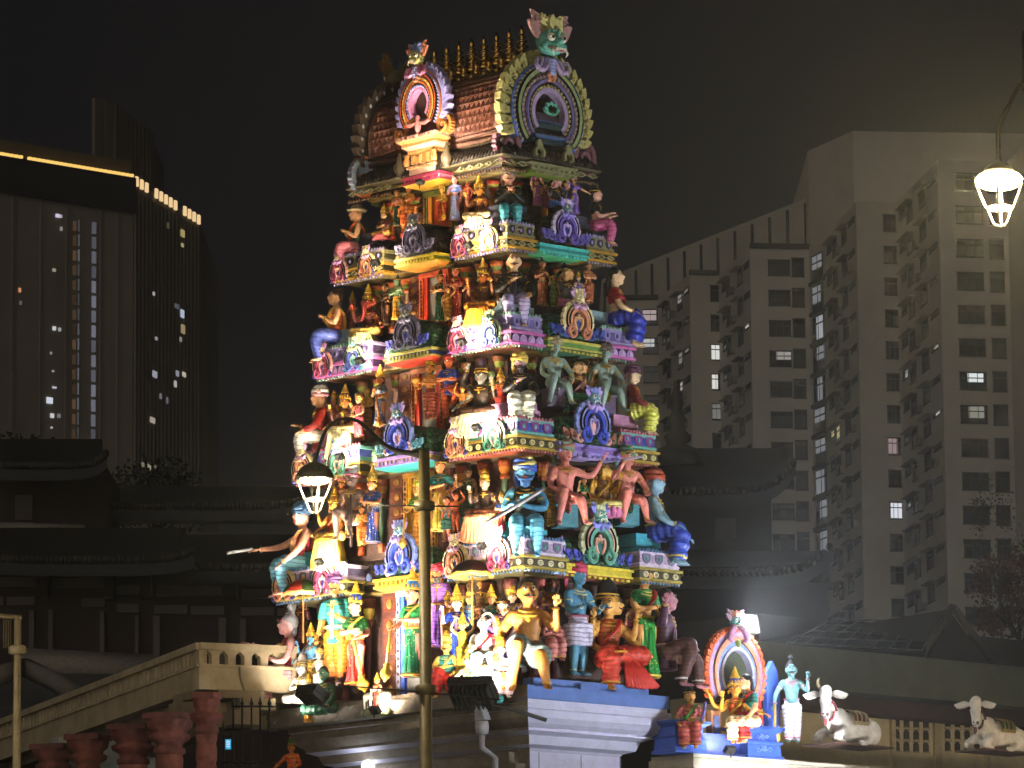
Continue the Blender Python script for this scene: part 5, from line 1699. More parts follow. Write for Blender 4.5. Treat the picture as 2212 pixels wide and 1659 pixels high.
MINI('small emerald woman left of the golden deity on the fourth tier', 1262, 1022, 1120, ('R', 4, .14), 28, 'd8a878', '3a8a58', ('bun', '1c1614'), ('up', 'down'), fem=True)
MINI('small cream boy with a green wrap right of the golden deity', 1334, 1032, 1126, ('R', 4, .12), 34, 'e0c098', '6a9a5a', ('crown', 'c9a84c'), ('hold', 'up'))
MINI('small maroon courtier peering out behind the crowned guardian in red', 748, 1290, 1440, ('LL', .05), -30, 'b07850', '7a2c38', ('pot', 'c9a23c'), ('up', 'down'))
MINI('small white-clad drummer low in the left crowd of the bottom tier', 690, 1400, 1505, ('LL', -.3), -35, 'e0b898', 'e0dcd4', ('turban', 'd0b060'), ('lap', 'lap'))
MINI('small pink dancer low in the left crowd beside the rosy-robed figure', 636, 1392, 1500, ('LL', -.2), -50, 'e8b8a0', 'd06a88', ('crown', 'c9a23c'), ('raise', 'hip'), fem=True)
MINI('small azure courtier at the back of the left crowd', 628, 1302, 1430, ('LL', .05), -45, 'c89068', '4a78b8', ('crown', 'c9a23c'), ('up', 'fold'))
MINI('small gold-robed courtier between the purple coat and the cobalt tunic', 968, 1270, 1400, ('LL', .05), -12, 'dca868', 'c9962c', ('crown', 'c9a23c'), ('fold', 'hold'))
MINI('small crimson dancer right of the crook bearer', 1074, 1330, 1470, ('LL', -.2), 0, 'e8c0a8', 'c0344c', ('pot', 'c9a23c'), ('raise', 'wide'), fem=True)
MINI('small turquoise kneeling woman at the front of the floodlit crowd', 1048, 1420, 1522, ('LL', -.62), 0, 'f0d8c0', '5ab8b4', ('bun', '3a2a24'), ('fwd', 'lap'), pose='cross', fem=True)
MINI('small lemon-clad boy with raised hands in the floodlit crowd', 1000, 1320, 1450, ('LL', -.28), -8, 'e8c090', 'd8c04c', ('crown', 'c9a23c'), ('raise', 'raise'))
MINI('small teal courtier behind the crook bearer', 1062, 1262, 1400, ('LL', .0), -4, 'd8a880', '3a8a8a', ('crown', 'c9a23c'), ('hold', 'up'))
MINI('small dusky attendant between the blue giant and the two-faced deity', 1282, 1290, 1430, ('RR', -.12), 30, '8a5a40', '6a3040', ('topknot', '1c1614'), ('fold', 'down'))
MINI('small rose woman behind the green sari woman on the bottom tier', 1364, 1300, 1440, ('RR', -.15), 36, 'd8a080', 'b85a70', ('bun', '1c1614'), ('up', 'down'), fem=True)
# ------------------------------------------------------------------ ground
mb = MB()
mb.smooth = False
g = [mb.vert((x, y, GROUND)) for x, y in ((-1800, -300), (300, -300), (300, 1800), (-1800, 1800))]
mb.face(g, False)
ground = mb.build('ground', paint('3a3835', .85, .2, .4, .1))
ground['kind'] = 'structure'


def quadwall(mb, A, B, z0, z1):
    ids = [mb.vert((A.x, A.y, z0)), mb.vert((B.x, B.y, z0)), mb.vert((B.x, B.y, z1)), mb.vert((A.x, A.y, z1))]
    mb.face(ids, False)


def prism_up(mb, poly, z0, z1):
    n = len(poly)
    a = [mb.vert((p[0], p[1], z0)) for p in poly]; b = [mb.vert((p[0], p[1], z1)) for p in poly]
    mb.face(a[::-1], False); mb.face(b, False)
    for i in range(n):
        mb.face((a[i], a[(i + 1) % n], b[(i + 1) % n], b[i]), False)


def onface(A, B, u, z, out=0.0):
    d = (B - A); d.z = 0
    n = V3((d.y, -d.x, 0)).normalized()
    if n.dot(CAM - A) < 0:
        n = -n
    p = A + d * u + n * out
    return V3((p.x, p.y, z))


def wall_box(mb, A, B, u0, u1, z0, z1, o0, o1):
    """a box on the facade between A and B, from offset o0 to o1 outwards"""
    q = [onface(A, B, u0, z0, o0), onface(A, B, u1, z0, o0), onface(A, B, u1, z0, o1), onface(A, B, u0, z0, o1)]
    a = [mb.vert(p) for p in q]
    b = [mb.vert(V3((p.x, p.y, z1))) for p in q]
    mb.face(a[::-1], False); mb.face(b, False)
    for i in range(4):
        mb.face((a[i], a[(i + 1) % 4], b[(i + 1) % 4], b[i]), False)


def to_px(P):
    d = V3(P) - CAM
    return VW / 2 + FPX * d.dot(RT) / d.dot(FW), VH / 2 - FPX * d.dot(UP) / d.dot(FW)


# ------------------------------------------------------------------ apartment blocks on the right
HDBW = paint('a8a093', .8, .12, .12, .04)
HDBD = paint('6c6358', .8, .15, .12, .04)
GLASS = paint('1d1f20', .25, .1, 1, 0, spec=.6)
FRAME = paint('35322e', .6, .1, 2, 0)
ZR = 75.5
LIT = [((2095, 651), 'e8f0f4', 1.0), ((2100, 816), 'eaf2f0', .9), ((2105, 900), 'cfcfc0', .35), ((2092, 486), 'd8d0a0', .14), ((1923, 789), 'f0f0e8', .55), ((1922, 713), 'b8c0b0', .16), ((1935, 1107), 'f2f6ff', .8),
       ((1936, 1274), 'e8efe0', .7), ((1538, 772), 'f4f4ec', .8), ((1541, 843), 'f6f4ea', .8), ((1411, 680), 'e8d0d0', .5), ((1412, 747), 'ffffff', .5), ((1675, 795), 'e0d8d0', .4), ((1797, 488), 'f0ecd8', .7),
       ((1612, 712), 'e8e4d8', .7), ((1466, 848), 'e0d8c8', .5), ((1462, 640), 'c9c4b8', .4), ((1466, 775), 'c9c4b0', .3), ((1840, 782), 'e0dcd0', .5), ((1805, 955), 'dccf90', .55), ((1822, 961), 'e8e0b0', .6), ((1926, 957), 'e0c0c0', .4),
       ((1960, 825), 'dcdcd0', .5), ((2013, 641), 'c9b070', .35), ((2019, 887), 'e8e4d8', .7), ((2000, 740), 'e0dcc8', .5), ((1795, 1205), 'e8e0d0', .5), ((1806, 568), 'd0b8b8', .3), ((2155, 720), 'd8d8d0', .3), ((1555, 890), 'c0c0b8', .3)]


def window_unit(parent, name, A, B, u0, u1, z0, z1, bars=3, lit=None, awn=False):
    c = onface(A, B, (u0 + u1) / 2, (z0 + z1) / 2)
    px, py = to_px(c)
    e = None
    for (lx, ly), col, st in LIT:
        if abs(px - lx) < (24 if 'small' not in name else 9) and abs(py - ly) < 20:
            e = (col, st)
    if lit:
        e = lit
    fb = MB()
    wall_box(fb, A, B, u0 - .012, u1 + .012, z0 - .09, z0, -.1, .14)
    wall_box(fb, A, B, u0 - .012, u1 + .012, z1, z1 + .09, -.1, .12)
    for i in range(bars + 1):
        u = u0 + (u1 - u0) * i / bars
        wd = .004 if bars > 1 else .006
        wall_box(fb, A, B, u - wd, u + wd, z0, z1, .03, .09)
    wall_box(fb, A, B, u0, u1, z0 + (z1 - z0) * .66, z0 + (z1 - z0) * .72, .03, .085)
    f = fb.build(name, FRAME, parent)
    gb = MB()
    wall_box(gb, A, B, u0, u1, z0, z1, -.1, .02)
    if e:
        gb.m = 1
        zt = z0 + (z1 - z0) * random.choice((.05, .3, .45))
        ua = u0 + (u1 - u0) * random.choice((0, .1, .3)); ub = u1 - (u1 - u0) * random.choice((0, .1, .25))
        wall_box(gb, A, B, ua, ub, zt, z1 - .03, .0, .026)
        gb.build('pane', [GLASS, glow(e[0], e[1], 'lit_pane')], f)
    else:
        gb.build('pane', GLASS, f)


def P2(px, py, z=ZR):
    p = on_z(px, py, z)
    return V3((p.x, p.y, 0))


# near corners of the stepped facade, found on the roof line
hp = [P2(1332, 646), P2(1422, 645), P2(1490, 591), P2(1552, 593), P2(1620, 534), P2(1748, 536)]
low = thing('apartment_block', V3((hp[3].x, hp[3].y, GROUND)), 'lower stepped grey apartment block with small dark windows behind the tower', 'apartment block')
mb = MB()
back = HV * 30
poly = [p for p in hp] + [hp[-1] + back, hp[0] + back]
prism_up(mb, poly, GROUND, ZR)
mb.build('wall', HDBW, low)
# slab with seams rising behind the roof line
q0, q1 = P2(1300, 604, 82.5), P2(1752, 424, 82.5)
mb = MB()
prism_up(mb, [q0, q1, q1 + back * .5, q0 + back * .5], ZR - 2, 82.5)
mb.build('roof_slab', HDBW, low)
for i in range(13):
    u = .02 + .96 * i / 12
    mb = MB()
    wall_box(mb, q0, q1, u - .0018, u + .0018, ZR + .5, 82.0, .0, .25)
    mb.build('roof_seam', paint('3c3733', .8), low)
for a, b2 in ((0, 1), (2, 3), (4, 5)):
    mb = MB()
    wall_box(mb, hp[a], hp[b2], 0, 1, ZR - .1, ZR + .35, -.3, .3)
    mb.build('parapet_edge', paint('3c3733', .8), low)
for fl in range(13):
    z0 = ZR - 2.55 - fl * 2.8
    window_unit(low, 'window', hp[0], hp[1], .62, .98, z0, z0 + 1.45, 2)
    window_unit(low, 'window', hp[2], hp[3], .70, .99, z0, z0 + 1.45, 2)
    window_unit(low, 'window', hp[4], hp[5], .30, .66, z0, z0 + 1.35, 3)
    window_unit(low, 'window', hp[4], hp[5], .70, .90, z0 - .1, z0 + 1.55, 1)
    for a in (1, 3):
        A, B = hp[a], hp[a + 1]
        window_unit(low, 'small_window', A, B, .14, .24, z0 + .55, z0 + 1.35, 1)
        window_unit(low, 'small_window', A, B, .27, .37, z0 - .2, z0 + 1.3, 1)
        window_unit(low, 'small_window', A, B, .62, .76, z0 - .1, z0 + 1.3, 1)
        if fl < 12:
            window_unit(low, 'air_vent', A, B, .82, .97, z0 + .9, z0 + 1.3, 1)

tp = [P2(1750, 528), P2(1781, 512), P2(1849, 434), P2(1936, 438), P2(2026, 345), P2(2174, 350), P2(2260, 262)]
hi = thing('apartment_block', V3((tp[3].x, tp[3].y, GROUND)), 'taller grey apartment block with a lit stairwell behind the right lantern', 'apartment block')
mb = MB()
prism_up(mb, tp + [tp[-1] + back, tp[0] + back], GROUND, ZR)
mb.build('wall', HDBW, hi)
c0, c1, c2 = P2(1745, 326, 86), P2(1842, 283, 86), P2(2300, 290, 86)
mb = MB()
prism_up(mb, [c0, c1, c2, c2 + back, c0 + back * .8], ZR - 3, 86)
mb.build('roof_tower', HDBW, hi)
for fl in range(14):
    z0 = ZR - 2.55 - fl * 2.8
    st = .30 if fl != 2 else .55
    A, B = tp[0], tp[1]
    window_unit(hi, 'stair_window', A, B, .12, .86, z0 - .95, z0 + 1.25, 2, lit=('c4c8d0', st))
    for a, us in ((2, (.66, .97)), (4, (.24, .62))):
        window_unit(hi, 'window', tp[a], tp[a + 1], us[0], us[1], z0, z0 + 1.4, 3)
    window_unit(hi, 'window', tp[4], tp[5], .72, .92, z0 - .1, z0 + 1.5, 1)
    for a in (1, 3):
        A, B = tp[a], tp[a + 1]
        window_unit(hi, 'small_window', A, B, .10, .22, z0 + .6, z0 + 1.3, 1)
        window_unit(hi, 'small_window', A, B, .27, .39, z0 - .2, z0 + 1.3, 1)
        window_unit(hi, 'small_window', A, B, .56, .70, z0 - .1, z0 + 1.3, 1)
        window_unit(hi, 'air_vent', A, B, .78, .94, z0 + .95, z0 + 1.3, 1)
for T, segs in ((low, ((hp[1], hp[2]), (hp[3], hp[4]))), (hi, ((tp[1], tp[2]), (tp[3], tp[4])))):
    for A, B in segs:
        for fl in range(13):
            z0 = ZR - 2.55 - fl * 2.8
            for u0, u1 in ((.12, .40), (.54, .76)):
                mb = MB()
                wall_box(mb, A, B, u0, u1, z0 + 1.36, z0 + 1.46, 0, .6)
                mb.build('window_hood', HDBD, T)
            if random.random() < .6:
                u = random.choice((.44, .48, .8))
                mb = MB()
                wall_box(mb, A, B, u, u + .07, z0 - .5, z0 + .1, 0, .45)
                mb.build('air_conditioner', HDBD, T)
for d, us in ((0, 0),):
    mb = MB()
    for fl in range(14):
        z0 = ZR - 2.55 - fl * 2.8
        wall_box(mb, tp[0], tp[1], .0, 1.0, z0 - 1.4, z0 - 1.05, .0, .25)
    mb.build('stair_ledges', FRAME, hi)

# ------------------------------------------------------------------ tower block on the left, farther away
ZL = 180.0
lp = [P2(-40, 322, ZL), P2(288, 377, ZL), P2(432, 466, ZL)]
lb = thing('apartment_tower', V3((lp[1].x, lp[1].y, GROUND)), 'distant dark tower block with a warm lit roof edge and columns of lit slits', 'tower block')
mb = MB()
prism_up(mb, [lp[0], lp[1], lp[2], lp[2] + HV * 60, lp[0] + HV * 60], GROUND, ZL - 1)
mb.build('wall', paint('968b7c', .85, .15, .05, .03), lb)
mb = MB()
wall_box(mb, lp[0], lp[1], 0, 1.0, ZL - 7.6, ZL - .8, .02, .9)
mb.build('roof_fascia', paint('1c1c20', .8, .1, .1, 0), lb)
mb = MB()
for i in range(34):
    if i in (9,):
        continue
    wall_box(mb, lp[0], lp[1], .0 + i / 34, (i + .62) / 34, ZL - .62, ZL - .1, .1, .7)
mb.build('edge_lighting', glow('ffd070', 1.3, 'edge_light'), lb)
mb = MB()
wall_box(mb, lp[0], lp[1], 0, 1.0, ZL - .05, ZL + 2.6, -1.5, -.6)
mb.build('roof_parapet', paint('5a503c', .8), lb)
nb = 14
for i in range(nb):
    if i == 3 or i == 9:
        continue
    mb = MB()
    wall_box(mb, lp[1], lp[2], (i + .22) / nb, (i + .62) / nb, ZL - 2.0, ZL - .2, .1, .5)
    mb.build('roof_lamp', glow('ffd9a0', 1.1, 'roof_lamp'), lb)
mb = MB()
r0, r1, r2 = P2(203, 212, 195), P2(248, 224, 195), P2(331, 290, 195)
for (A, B, n) in ((r0, r1, 2), (r1, r2, 10)):
    for i in range(n):
        wall_box(mb, A, B, i / n, (i + .72) / n, ZL - 4, 195, -.5, .3)
prism_up(mb, [r0 + HV * 2, r1 + HV * 2, r2 + HV * 2, r2 + HV * 30, r0 + HV * 30], ZL - 4, 194)
mb.build('plant_room', paint('6f6558', .85, .1, .1, 0), lb)
mb = MB()
A, B = lp[0], lp[1]
wl = (B - A).length


def u_at(px):
    return (px + 40) / 328.0


for px, w in ((25, 3), (85, 2), (140, 3), (215, 2), (252, 3)):
    wall_box(mb, A, B, u_at(px), u_at(px + w * 2.4), GROUND, ZL - 8, .0, .2)
for i in range(18):
    u = (i + .5) / 18
    wall_box(mb, lp[1], lp[2], u - .012, u + .012, GROUND, ZL - 3, .0, .35)
mb.build('wall_grooves', paint('857b6d', .9, .1, .05, 0), lb)
for fl in range(17):
    y = 462 + fl * 33.2
    z = ZL - 12.6 - fl * 2.8 * 1.0
    for px, w, col, s, hh in ((156, 6, 'c99c74', .16, 1.8), (167, 5, 'b4b8c4', .22, 2.2), (197, 9, 'b8bccc', .30, 2.2)):
        mb = MB()
        k = random.uniform(.5, 1.2) if px != 156 else random.uniform(.3, 1.2)
        wall_box(mb, A, B, u_at(px), u_at(px + w * (.4 if px != 156 else 1)), z, z + hh, .05, .3)
        if px == 197:
            wall_box(mb, A, B, u_at(px + 5), u_at(px + 8), z, z + hh, .05, .3)
        mb.build('window', glow(col, round(s * k, 2), 'lit_slit'), lb)
for (px, py, w, h, col, s) in ((118, 462, 8, 8, 'e8e0ff', .9), (127, 464, 4, 7, 'f0f0f0', .5), (40, 622, 4, 10, 'ffb080', .7), (42, 650, 4, 9, 'd0c8c0', .2), (112, 580, 6, 7, 'f0e8d0', .4), (113, 705, 6, 9, 'f0f0f0', .8),
                               (125, 708, 5, 8, 'e0e0e0', .5), (113, 835, 8, 4, 'e8e8ff', .7), (101, 858, 12, 14, 'e8f4ff', .9), (109, 893, 7, 10, 'f0f0f0', .8), (124, 894, 6, 9, 'd0d0d0', .3), (110, 922, 3, 4, 'f0f0f0', .6),
                               (128, 490, 4, 9, 'd8d8d0', .4), (108, 760, 3, 6, 'd8d0c8', .4), (112, 800, 4, 4, 'f0e8d0', .4)):
    c = on_depth(px, py, (A - CAM).dot(HV))
    u = u_at(px)
    P = onface(A, B, u, 0)
    z = CAM.z + (through(px, py, P).z - CAM.z)
    mb = MB()
    wall_box(mb, A, B, u, u_at(px + w), z - h * .08, z, .05, .3)
    mb.build('lit_window', glow(col, s, 'lit_window'), lb)
for (px, py, w, h, col, s) in ((385, 495, 7, 16, 'f0d890', .5), (386, 525, 4, 8, 'f0dca0', .5), (355, 480, 3, 14, 'a8a070', .2), (325, 630, 3, 8, 'e8e8f0', .5), (372, 655, 8, 10, '9098a8', .3), (385, 668, 6, 18, 'd8e8ff', .7), (386, 700, 7, 20, 'd8c090', .5),
                               (330, 727, 4, 7, 'e0e0e0', .4), (383, 728, 3, 10, 'd0d0d0', .4), (325, 800, 8, 14, 'c8ccd8', .6), (375, 800, 5, 12, 'd8dce8', .4), (389, 803, 6, 10, 'f0e8d0', .6), (371, 822, 4, 14, 'e0e0e0', .6), (320, 900, 9, 12, 'e8d8c8', .5),
                               (302, 998, 5, 11, 'c9c0a0', .35), (314, 1002, 6, 11, 'e8e0c0', .5), (328, 1004, 7, 9, 'a8a890', .3), (385, 1030, 8, 10, 'b0b09c', .3), (340, 850, 3, 12, 'c0c0c8', .3), (354, 858, 3, 14, 'a8a8b0', .3)):
    u = (px - 288) / 144.0
    P = onface(lp[1], lp[2], u, 0)
    z = through(px, py, P).z
    mb = MB()
    wall_box(mb, lp[1], lp[2], u, u + w / 144.0, z - h * .085, z, .36, .6)
    mb.build('lit_window', glow(col, s, 'lit_window'), lb)

# ------------------------------------------------------------------ dark tiled halls in the middle distance
TD = 165.0


def at(px, py, d=TD):
    return on_depth(px, py, d)


def tiled_roof(parent, x0, x1, ye, yr, d, rise=14, curl=10, tiles=60, col='15120f'):
    """a concave tiled roof slope with a tile-end eave; pixel spans are turned into metres at depth d"""
    mb = MB()
    A, B = at(x0, ye, d), at(x1, ye, d)
    C = at((x0 * .96 + x1 * .04), yr, d + rise); Dv = at((x0 * .04 + x1 * .96), yr, d + rise)
    nx = 24; rows = []
    for j in range(7):
        v = j / 6
        row = []
        for i in range(nx + 1):
            u = i / nx
            lo = A.lerp(B, u); hi2 = C.lerp(Dv, u)
            p = lo.lerp(hi2, v)
            p.z -= (hi2.z - lo.z) * .22 * math.sin(PI * v)
            p.z += curl * .08 * (abs(2 * u - 1) ** 6) * (1 - v)
            row.append(mb.vert(p))
        rows.append(row)
    for j in range(6):
        for i in range(nx):
            mb.face((rows[j][i], rows[j][i + 1], rows[j + 1][i + 1], rows[j + 1][i]))
    und = []
    for i in range(nx + 1):
        p = mb.v[rows[0][i]] - V3((0, 0, .5))
        und.append(mb.vert(p))
    bk = [mb.vert(mb.v[rows[6][0]] - V3((0, 0, 1.5))), mb.vert(mb.v[rows[6][nx]] - V3((0, 0, 1.5)))]
    for i in range(nx):
        mb.face((und[i], und[i + 1], rows[0][i + 1], rows[0][i]), False)
    mb.face(und[::-1] + bk, False)
    mb.face((bk[0], bk[1], rows[6][nx], rows[6][0]), False)
    r = mb.build('roof', paint(col, .6, .3, .8, .1), parent)
    tb = MB()
    for i in range(tiles):
        u = (i + .5) / tiles
        k = int(u * nx); p = mb.v[rows[0][k]].lerp(mb.v[rows[0][k + 1]], u * nx - k) + world_of(r)
        tb.ball(p - HV * .05 + V3((0, 0, .05)), (.14, .14, .16), 6, 4)
    tb.build('eave_tiles', paint('2e2925', .6, .3, 2, 0), r)
    return r


hall = thing('tiled_hall', at(300, 1400), 'dark red timber hall with pale wall panels and long tiled roofs at the left', 'hall')
MAROON = paint('301c1a', .8, .2, .4, .05)
PALE = paint('62574f', .8, .15, .5, .03)
mb = MB()
A, B = at(-60, 1430), at(700, 1430)
top = at(0, 1235).z
prism_up(mb, [A, B, B + HV * 8, A + HV * 8], GROUND, top)
mb.build('wall', MAROON, hall)
AW, BW = V3((A.x, A.y, 0)), V3((B.x, B.y, 0))


def hall_box(name, x0, x1, y0, y1, m, out=.12):
    mb = MB()
    zt = at(x0, y0).z; zb = at(x0, y1).z
    wall_box(mb, AW, BW, (x0 + 60) / 760, (x1 + 60) / 760, zb, zt, -.05, out)
    return mb.build(name, m, hall)


for x0, x1, y0, dy in ((-20, 78, 1248, 20), (112, 226, 1250, 20), (252, 300, 1266, 18), (338, 478, 1268, 20), (522, 668, 1274, 20)):
    hall_box('wall_panel', x0, x1, y0, y0 + dy, PALE)
for x0, x1, y0, dy in ((-20, 6, 1290, 18), (14, 74, 1290, 18), (176, 226, 1294, 17), (252, 300, 1305, 18), (333, 404, 1308, 19), (412, 484, 1310, 19), (520, 592, 1313, 17), (600, 668, 1315, 15)):
    hall_box('wall_panel', x0, x1, y0, y0 + dy, PALE)
for x, y0, y1, w in ((65, 1322, 1412, 10), (107, 1320, 1412, 9), (218, 1324, 1414, 9), (294, 1332, 1415, 7), (333, 1334, 1420, 14), (474, 1338, 1420, 14), (520, 1340, 1420, 12), (655, 1345, 1400, 10)):
    hall_box('pillar', x, x + w, y0, y1 + 30, PALE, .5)
for x, w in ((84, 24), (228, 22), (306, 24), (488, 26), (676, 22)):
    hall_box('bracket', x, x + w, 1232, 1296, MAROON, 1.0)
    mb = MB()
tiled_roof(hall, -60, 420, 1212, 1140, TD - 3, 10, 4, 46)
tiled_roof(hall, 380, 720, 1228, 1154, TD - 2, 10, 4, 34)
mb = MB()
mb.tube([at(-40, 1136, TD + 8), at(182, 1142, TD + 8)], .16, 6)
mb.tube([at(200, 1154, TD + 9), at(690, 1168, TD + 9)], .16, 6)
mb.build('ridge_line', paint('7d766c', .6), hall)
mb = MB()
U0, U1 = at(-60, 1140, TD + 12), at(230, 1140, TD + 12)
prism_up(mb, [U0, U1, U1 + HV * 6, U0 + HV * 6], at(0, 1150, TD + 12).z, at(0, 1010, TD + 12).z)
mb.build('upper_wall', MAROON, hall)
UA, UB = V3((U0.x, U0.y, 0)), V3((U1.x, U1.y, 0))
for x0, x1, y0, y1 in ((33, 70, 1070, 1124), (-30, 72, 1129, 1141)):
    mb = MB()
    wall_box(mb, UA, UB, (x0 + 60) / 290, (x1 + 60) / 290, at(x0, y1, TD + 12).z, at(x0, y0, TD + 12).z, 0, .12)
    mb.build('wall_panel', PALE, hall)
tiled_roof(hall, -60, 232, 1008, 948, TD + 9, 10, 6, 40, '12110f')
tiled_roof(hall, 120, 690, 1096, 1050, TD + 14, 12, 6, 60, '12110f')

pav = thing('tiled_pavilion', at(1560, 1400, 172), 'dark two-storey pavilion with sweeping tiled roofs and a spire right of the tower', 'pavilion')
DP = 172.0
mb = MB()
A, B = at(1330, 1200, DP), at(1668, 1200, DP)
prism_up(mb, [A, B, B + HV * 14, A + HV * 14], at(1400, 1195, DP).z, at(1400, 1060, DP).z)
A2, B2 = at(1330, 1400, DP - 4), at(1790, 1400, DP - 4)
prism_up(mb, [A2, B2, B2 + HV * 16, A2 + HV * 16], GROUND, at(1400, 1225, DP - 4).z)
mb.build('wall', paint('1b1819', .85, .2, .4, .03), pav)
mb = MB()
AW2, BW2 = V3((A.x, A.y, 0)), V3((B.x, B.y, 0))
wall_box(mb, AW2, BW2, (1546 - 1330) / 338, (1590 - 1330) / 338, at(1560, 1166, DP).z, at(1560, 1120, DP).z, 0, .12)
mb.build('wall_panel', PALE, pav)
tiled_roof(pav, 1240, 1720, 1064, 968, DP - 4, 12, 14, 40, '131215')
tiled_roof(pav, 1230, 1800, 1240, 1190, DP - 8, 8, 12, 44, '15161a')
mb = MB()
p = at(1463, 972, DP + 6)
mb.lathe([(1.0, -.6), (.8, .0), (.35, .2), (.5, .5), (.25, .8), (.4, 1.1), (.18, 1.4), (.28, 1.7), (.05, 2.6)], p, 10)
mb.build('roof_spire', paint('4a443e', .5), pav)

# ------------------------------------------------------------------ dark trees


def tree(label, px, top, bot, wpx, d, col, n=900, seed=1):
    rnd = random.Random(seed)
    base = at(px, bot, d); base.z = GROUND
    topz = at(px, top, d).z; lowz = at(px, bot, d).z
    R = wpx / 2 * d / FPX
    root = thing('tree', base, label, 'tree', 'dark trees between the buildings')
    tb = MB()
    tb.tube([base, base + V3((.2, .1, (lowz - GROUND) * .6)), V3((base.x, base.y, (lowz + topz) / 2))], [R * .09, R * .07, R * .03], 8, 3)
    for i in range(7):
        a = rnd.uniform(0, 2 * PI); e = V3((math.cos(a) * R * .7, math.sin(a) * R * .7, 0))
        z0 = lowz + (topz - lowz) * rnd.uniform(-.1, .3)
        tb.tube([V3((base.x, base.y, z0)), V3((base.x, base.y, z0 + (topz - lowz) * .2)) + e * .5, V3((base.x, base.y, z0 + (topz - lowz) * .35)) + e], [R * .035, R * .025, R * .008], 6, 2)
    tb.build('trunk', paint('3a2c22', .9), root)
    cb = MB()
    cl = [(V3((rnd.uniform(-1, 1), rnd.uniform(-1, 1), rnd.uniform(-.9, 1))), rnd.uniform(.22, .42)) for _ in range(26)]
    cl = [(c * (.8 / max(.8, c.length)), r) for c, r in cl]
    H = (topz - lowz) / 2
    for i in range(n):
        c, r = cl[i % len(cl)]
        v = V3((rnd.gauss(0, 1), rnd.gauss(0, 1), rnd.gauss(0, 1))).normalized() * r * rnd.uniform(.6, 1.05)
        p = V3((base.x, base.y, (lowz + topz) / 2)) + V3(((c.x + v.x) * R, (c.y + v.y) * R, (c.z + v.z * .8) * H))
        s = R * rnd.uniform(.035, .075)
        a = V3((rnd.gauss(0, 1), rnd.gauss(0, 1), rnd.gauss(0, 1))).normalized(); b2 = a.orthogonal().normalized()
        b2 = Matrix.Rotation(rnd.uniform(0, 6), 3, a) @ b2
        cb.m = rnd.randrange(2)
        cb.face([cb.vert(p + a * s), cb.vert(p + b2 * s * .6), cb.vert(p - a * s), cb.vert(p - b2 * s * .6)], False)
    cb.build('crown', [paint(col[0], .7, .3, 1), paint(col[1], .7, .3, 1)], root)


tree('dark leafy tree in front of the lower floors of the tower block', 330, 985, 1180, 230, 220, ('20261c', '2a3022'), 1500, 3)
tree('dark low tree at the far left above the tiled roof', 80, 925, 1080, 260, 230, ('1e241b', '272c20'), 1500, 5)
tree('reddish leafy tree at the right edge in front of the apartments', 2200, 1165, 1400, 210, 150, ('5a3a34', '6a4a3c'), 2200, 8)
tree('tall dark tree at the right edge behind the gabled roof', 2160, 1020, 1340, 120, 260, ('30352c', '3a3e32'), 1300, 11)
# ------------------------------------------------------------------ boundary wall on the right with its shrine
XW = .55
WZ = on_x(1570, 1632, XW).z
wall = thing('boundary_wall', V3((XW - .6, 9, GROUND)), 'pale moulded boundary wall carrying the shrine and two cow statues at the lower right', 'wall')
mb = MB()
WC = paint('b8b09c', .7, .18, 2, .12)
cxw, cyw = XW - .55, 13.6
loft_rect(mb, (cxw, cyw), .55, 10.2, [(-.22, GROUND), (-.22, WZ - .75), (-.16, WZ - .72), (-.16, WZ - .62), (-.10, WZ - .58), (-.10, WZ - .5), (-.06, WZ - .46), (-.06, WZ - .36), (-.02, WZ - .33), (-.02, WZ - .22), (.0, WZ - .20), (.0, WZ - .08), (-.03, WZ - .06), (-.03, WZ)])
mb.build('coping', WC, wall)
mb = MB()
for y in (5.9, 9.2, 12.6, 16.0):
    mb.span((XW - .21, y - .25, GROUND), (XW - .05, y + .25, WZ - .78))
mb.build('pilaster', WC, wall)

PS = 'painted figures of the wall shrine'
SBL = paint('3c5cb8', .55, .15, 5, .1)
SBD = paint('2c3f98', .55, .15, 5, .1)
sc = on_x(1588, 1612, XW - .62)
shr = thing('shrine_arch', V3((sc.x, sc.y, WZ)), 'flame-edged arch of orange and violet bands standing over the seated goddess', 'shrine arch')
f = face_frame((sc.x, sc.y, WZ), (1, -.12, 0))
yA = on_x(1522, 1450, XW - .62).y; yB = on_x(1654, 1450, XW - .62).y
R0 = (yB - yA) / 2 * .78
zc0 = on_x(1588, 1458, XW - .62).z - WZ
ztop = on_x(1588, 1366, XW - .62).z - WZ
HS = (ztop - zc0) / R0
mb = MB(f @ Matrix.Translation((0, 0, zc0)))
for (a, b, y, k) in ((1.0, .86, -.06, 0), (.86, .74, -.11, 1), (.74, .62, -.08, 2), (.62, .54, -.12, 3)):
    mb.m = k
    mb.arch((R0 * a, R0 * HS * a), (R0 * b, R0 * HS * b), y, .08, -38, 218, 36, pinch=.05)
mb.m = 4
mb.prism([(R0 * .56 * math.cos(math.radians(t)), R0 * .56 * HS * math.sin(math.radians(t))) for t in range(-40, 221, 12)], .03, .09)
mb.build('arch_band', [paint('9a86b8'), paint('c08a6a'), paint('7a90cc'), paint('b8b4c8'), paint('4a5040')], shr)
fb = MB(f @ Matrix.Translation((0, 0, zc0)))
for i in range(27):
    t = math.radians(-30 + 240 * i / 26)
    s = 1 if t < PI / 2 else -1
    leaf(fb, (R0 * .99 * math.cos(t), R0 * HS * .99 * math.sin(t)), t + s * .35, R0 * .2, R0 * .17, -.06, .06, .3 * s)
    spiral(fb, (R0 * 1.07 * math.cos(t), R0 * HS * 1.07 * math.sin(t)), R0 * .06, s, -.07, R0 * .022, 1.1, t, 9)
fb.build('flame_fringe', paint('e07a50', .5), shr)
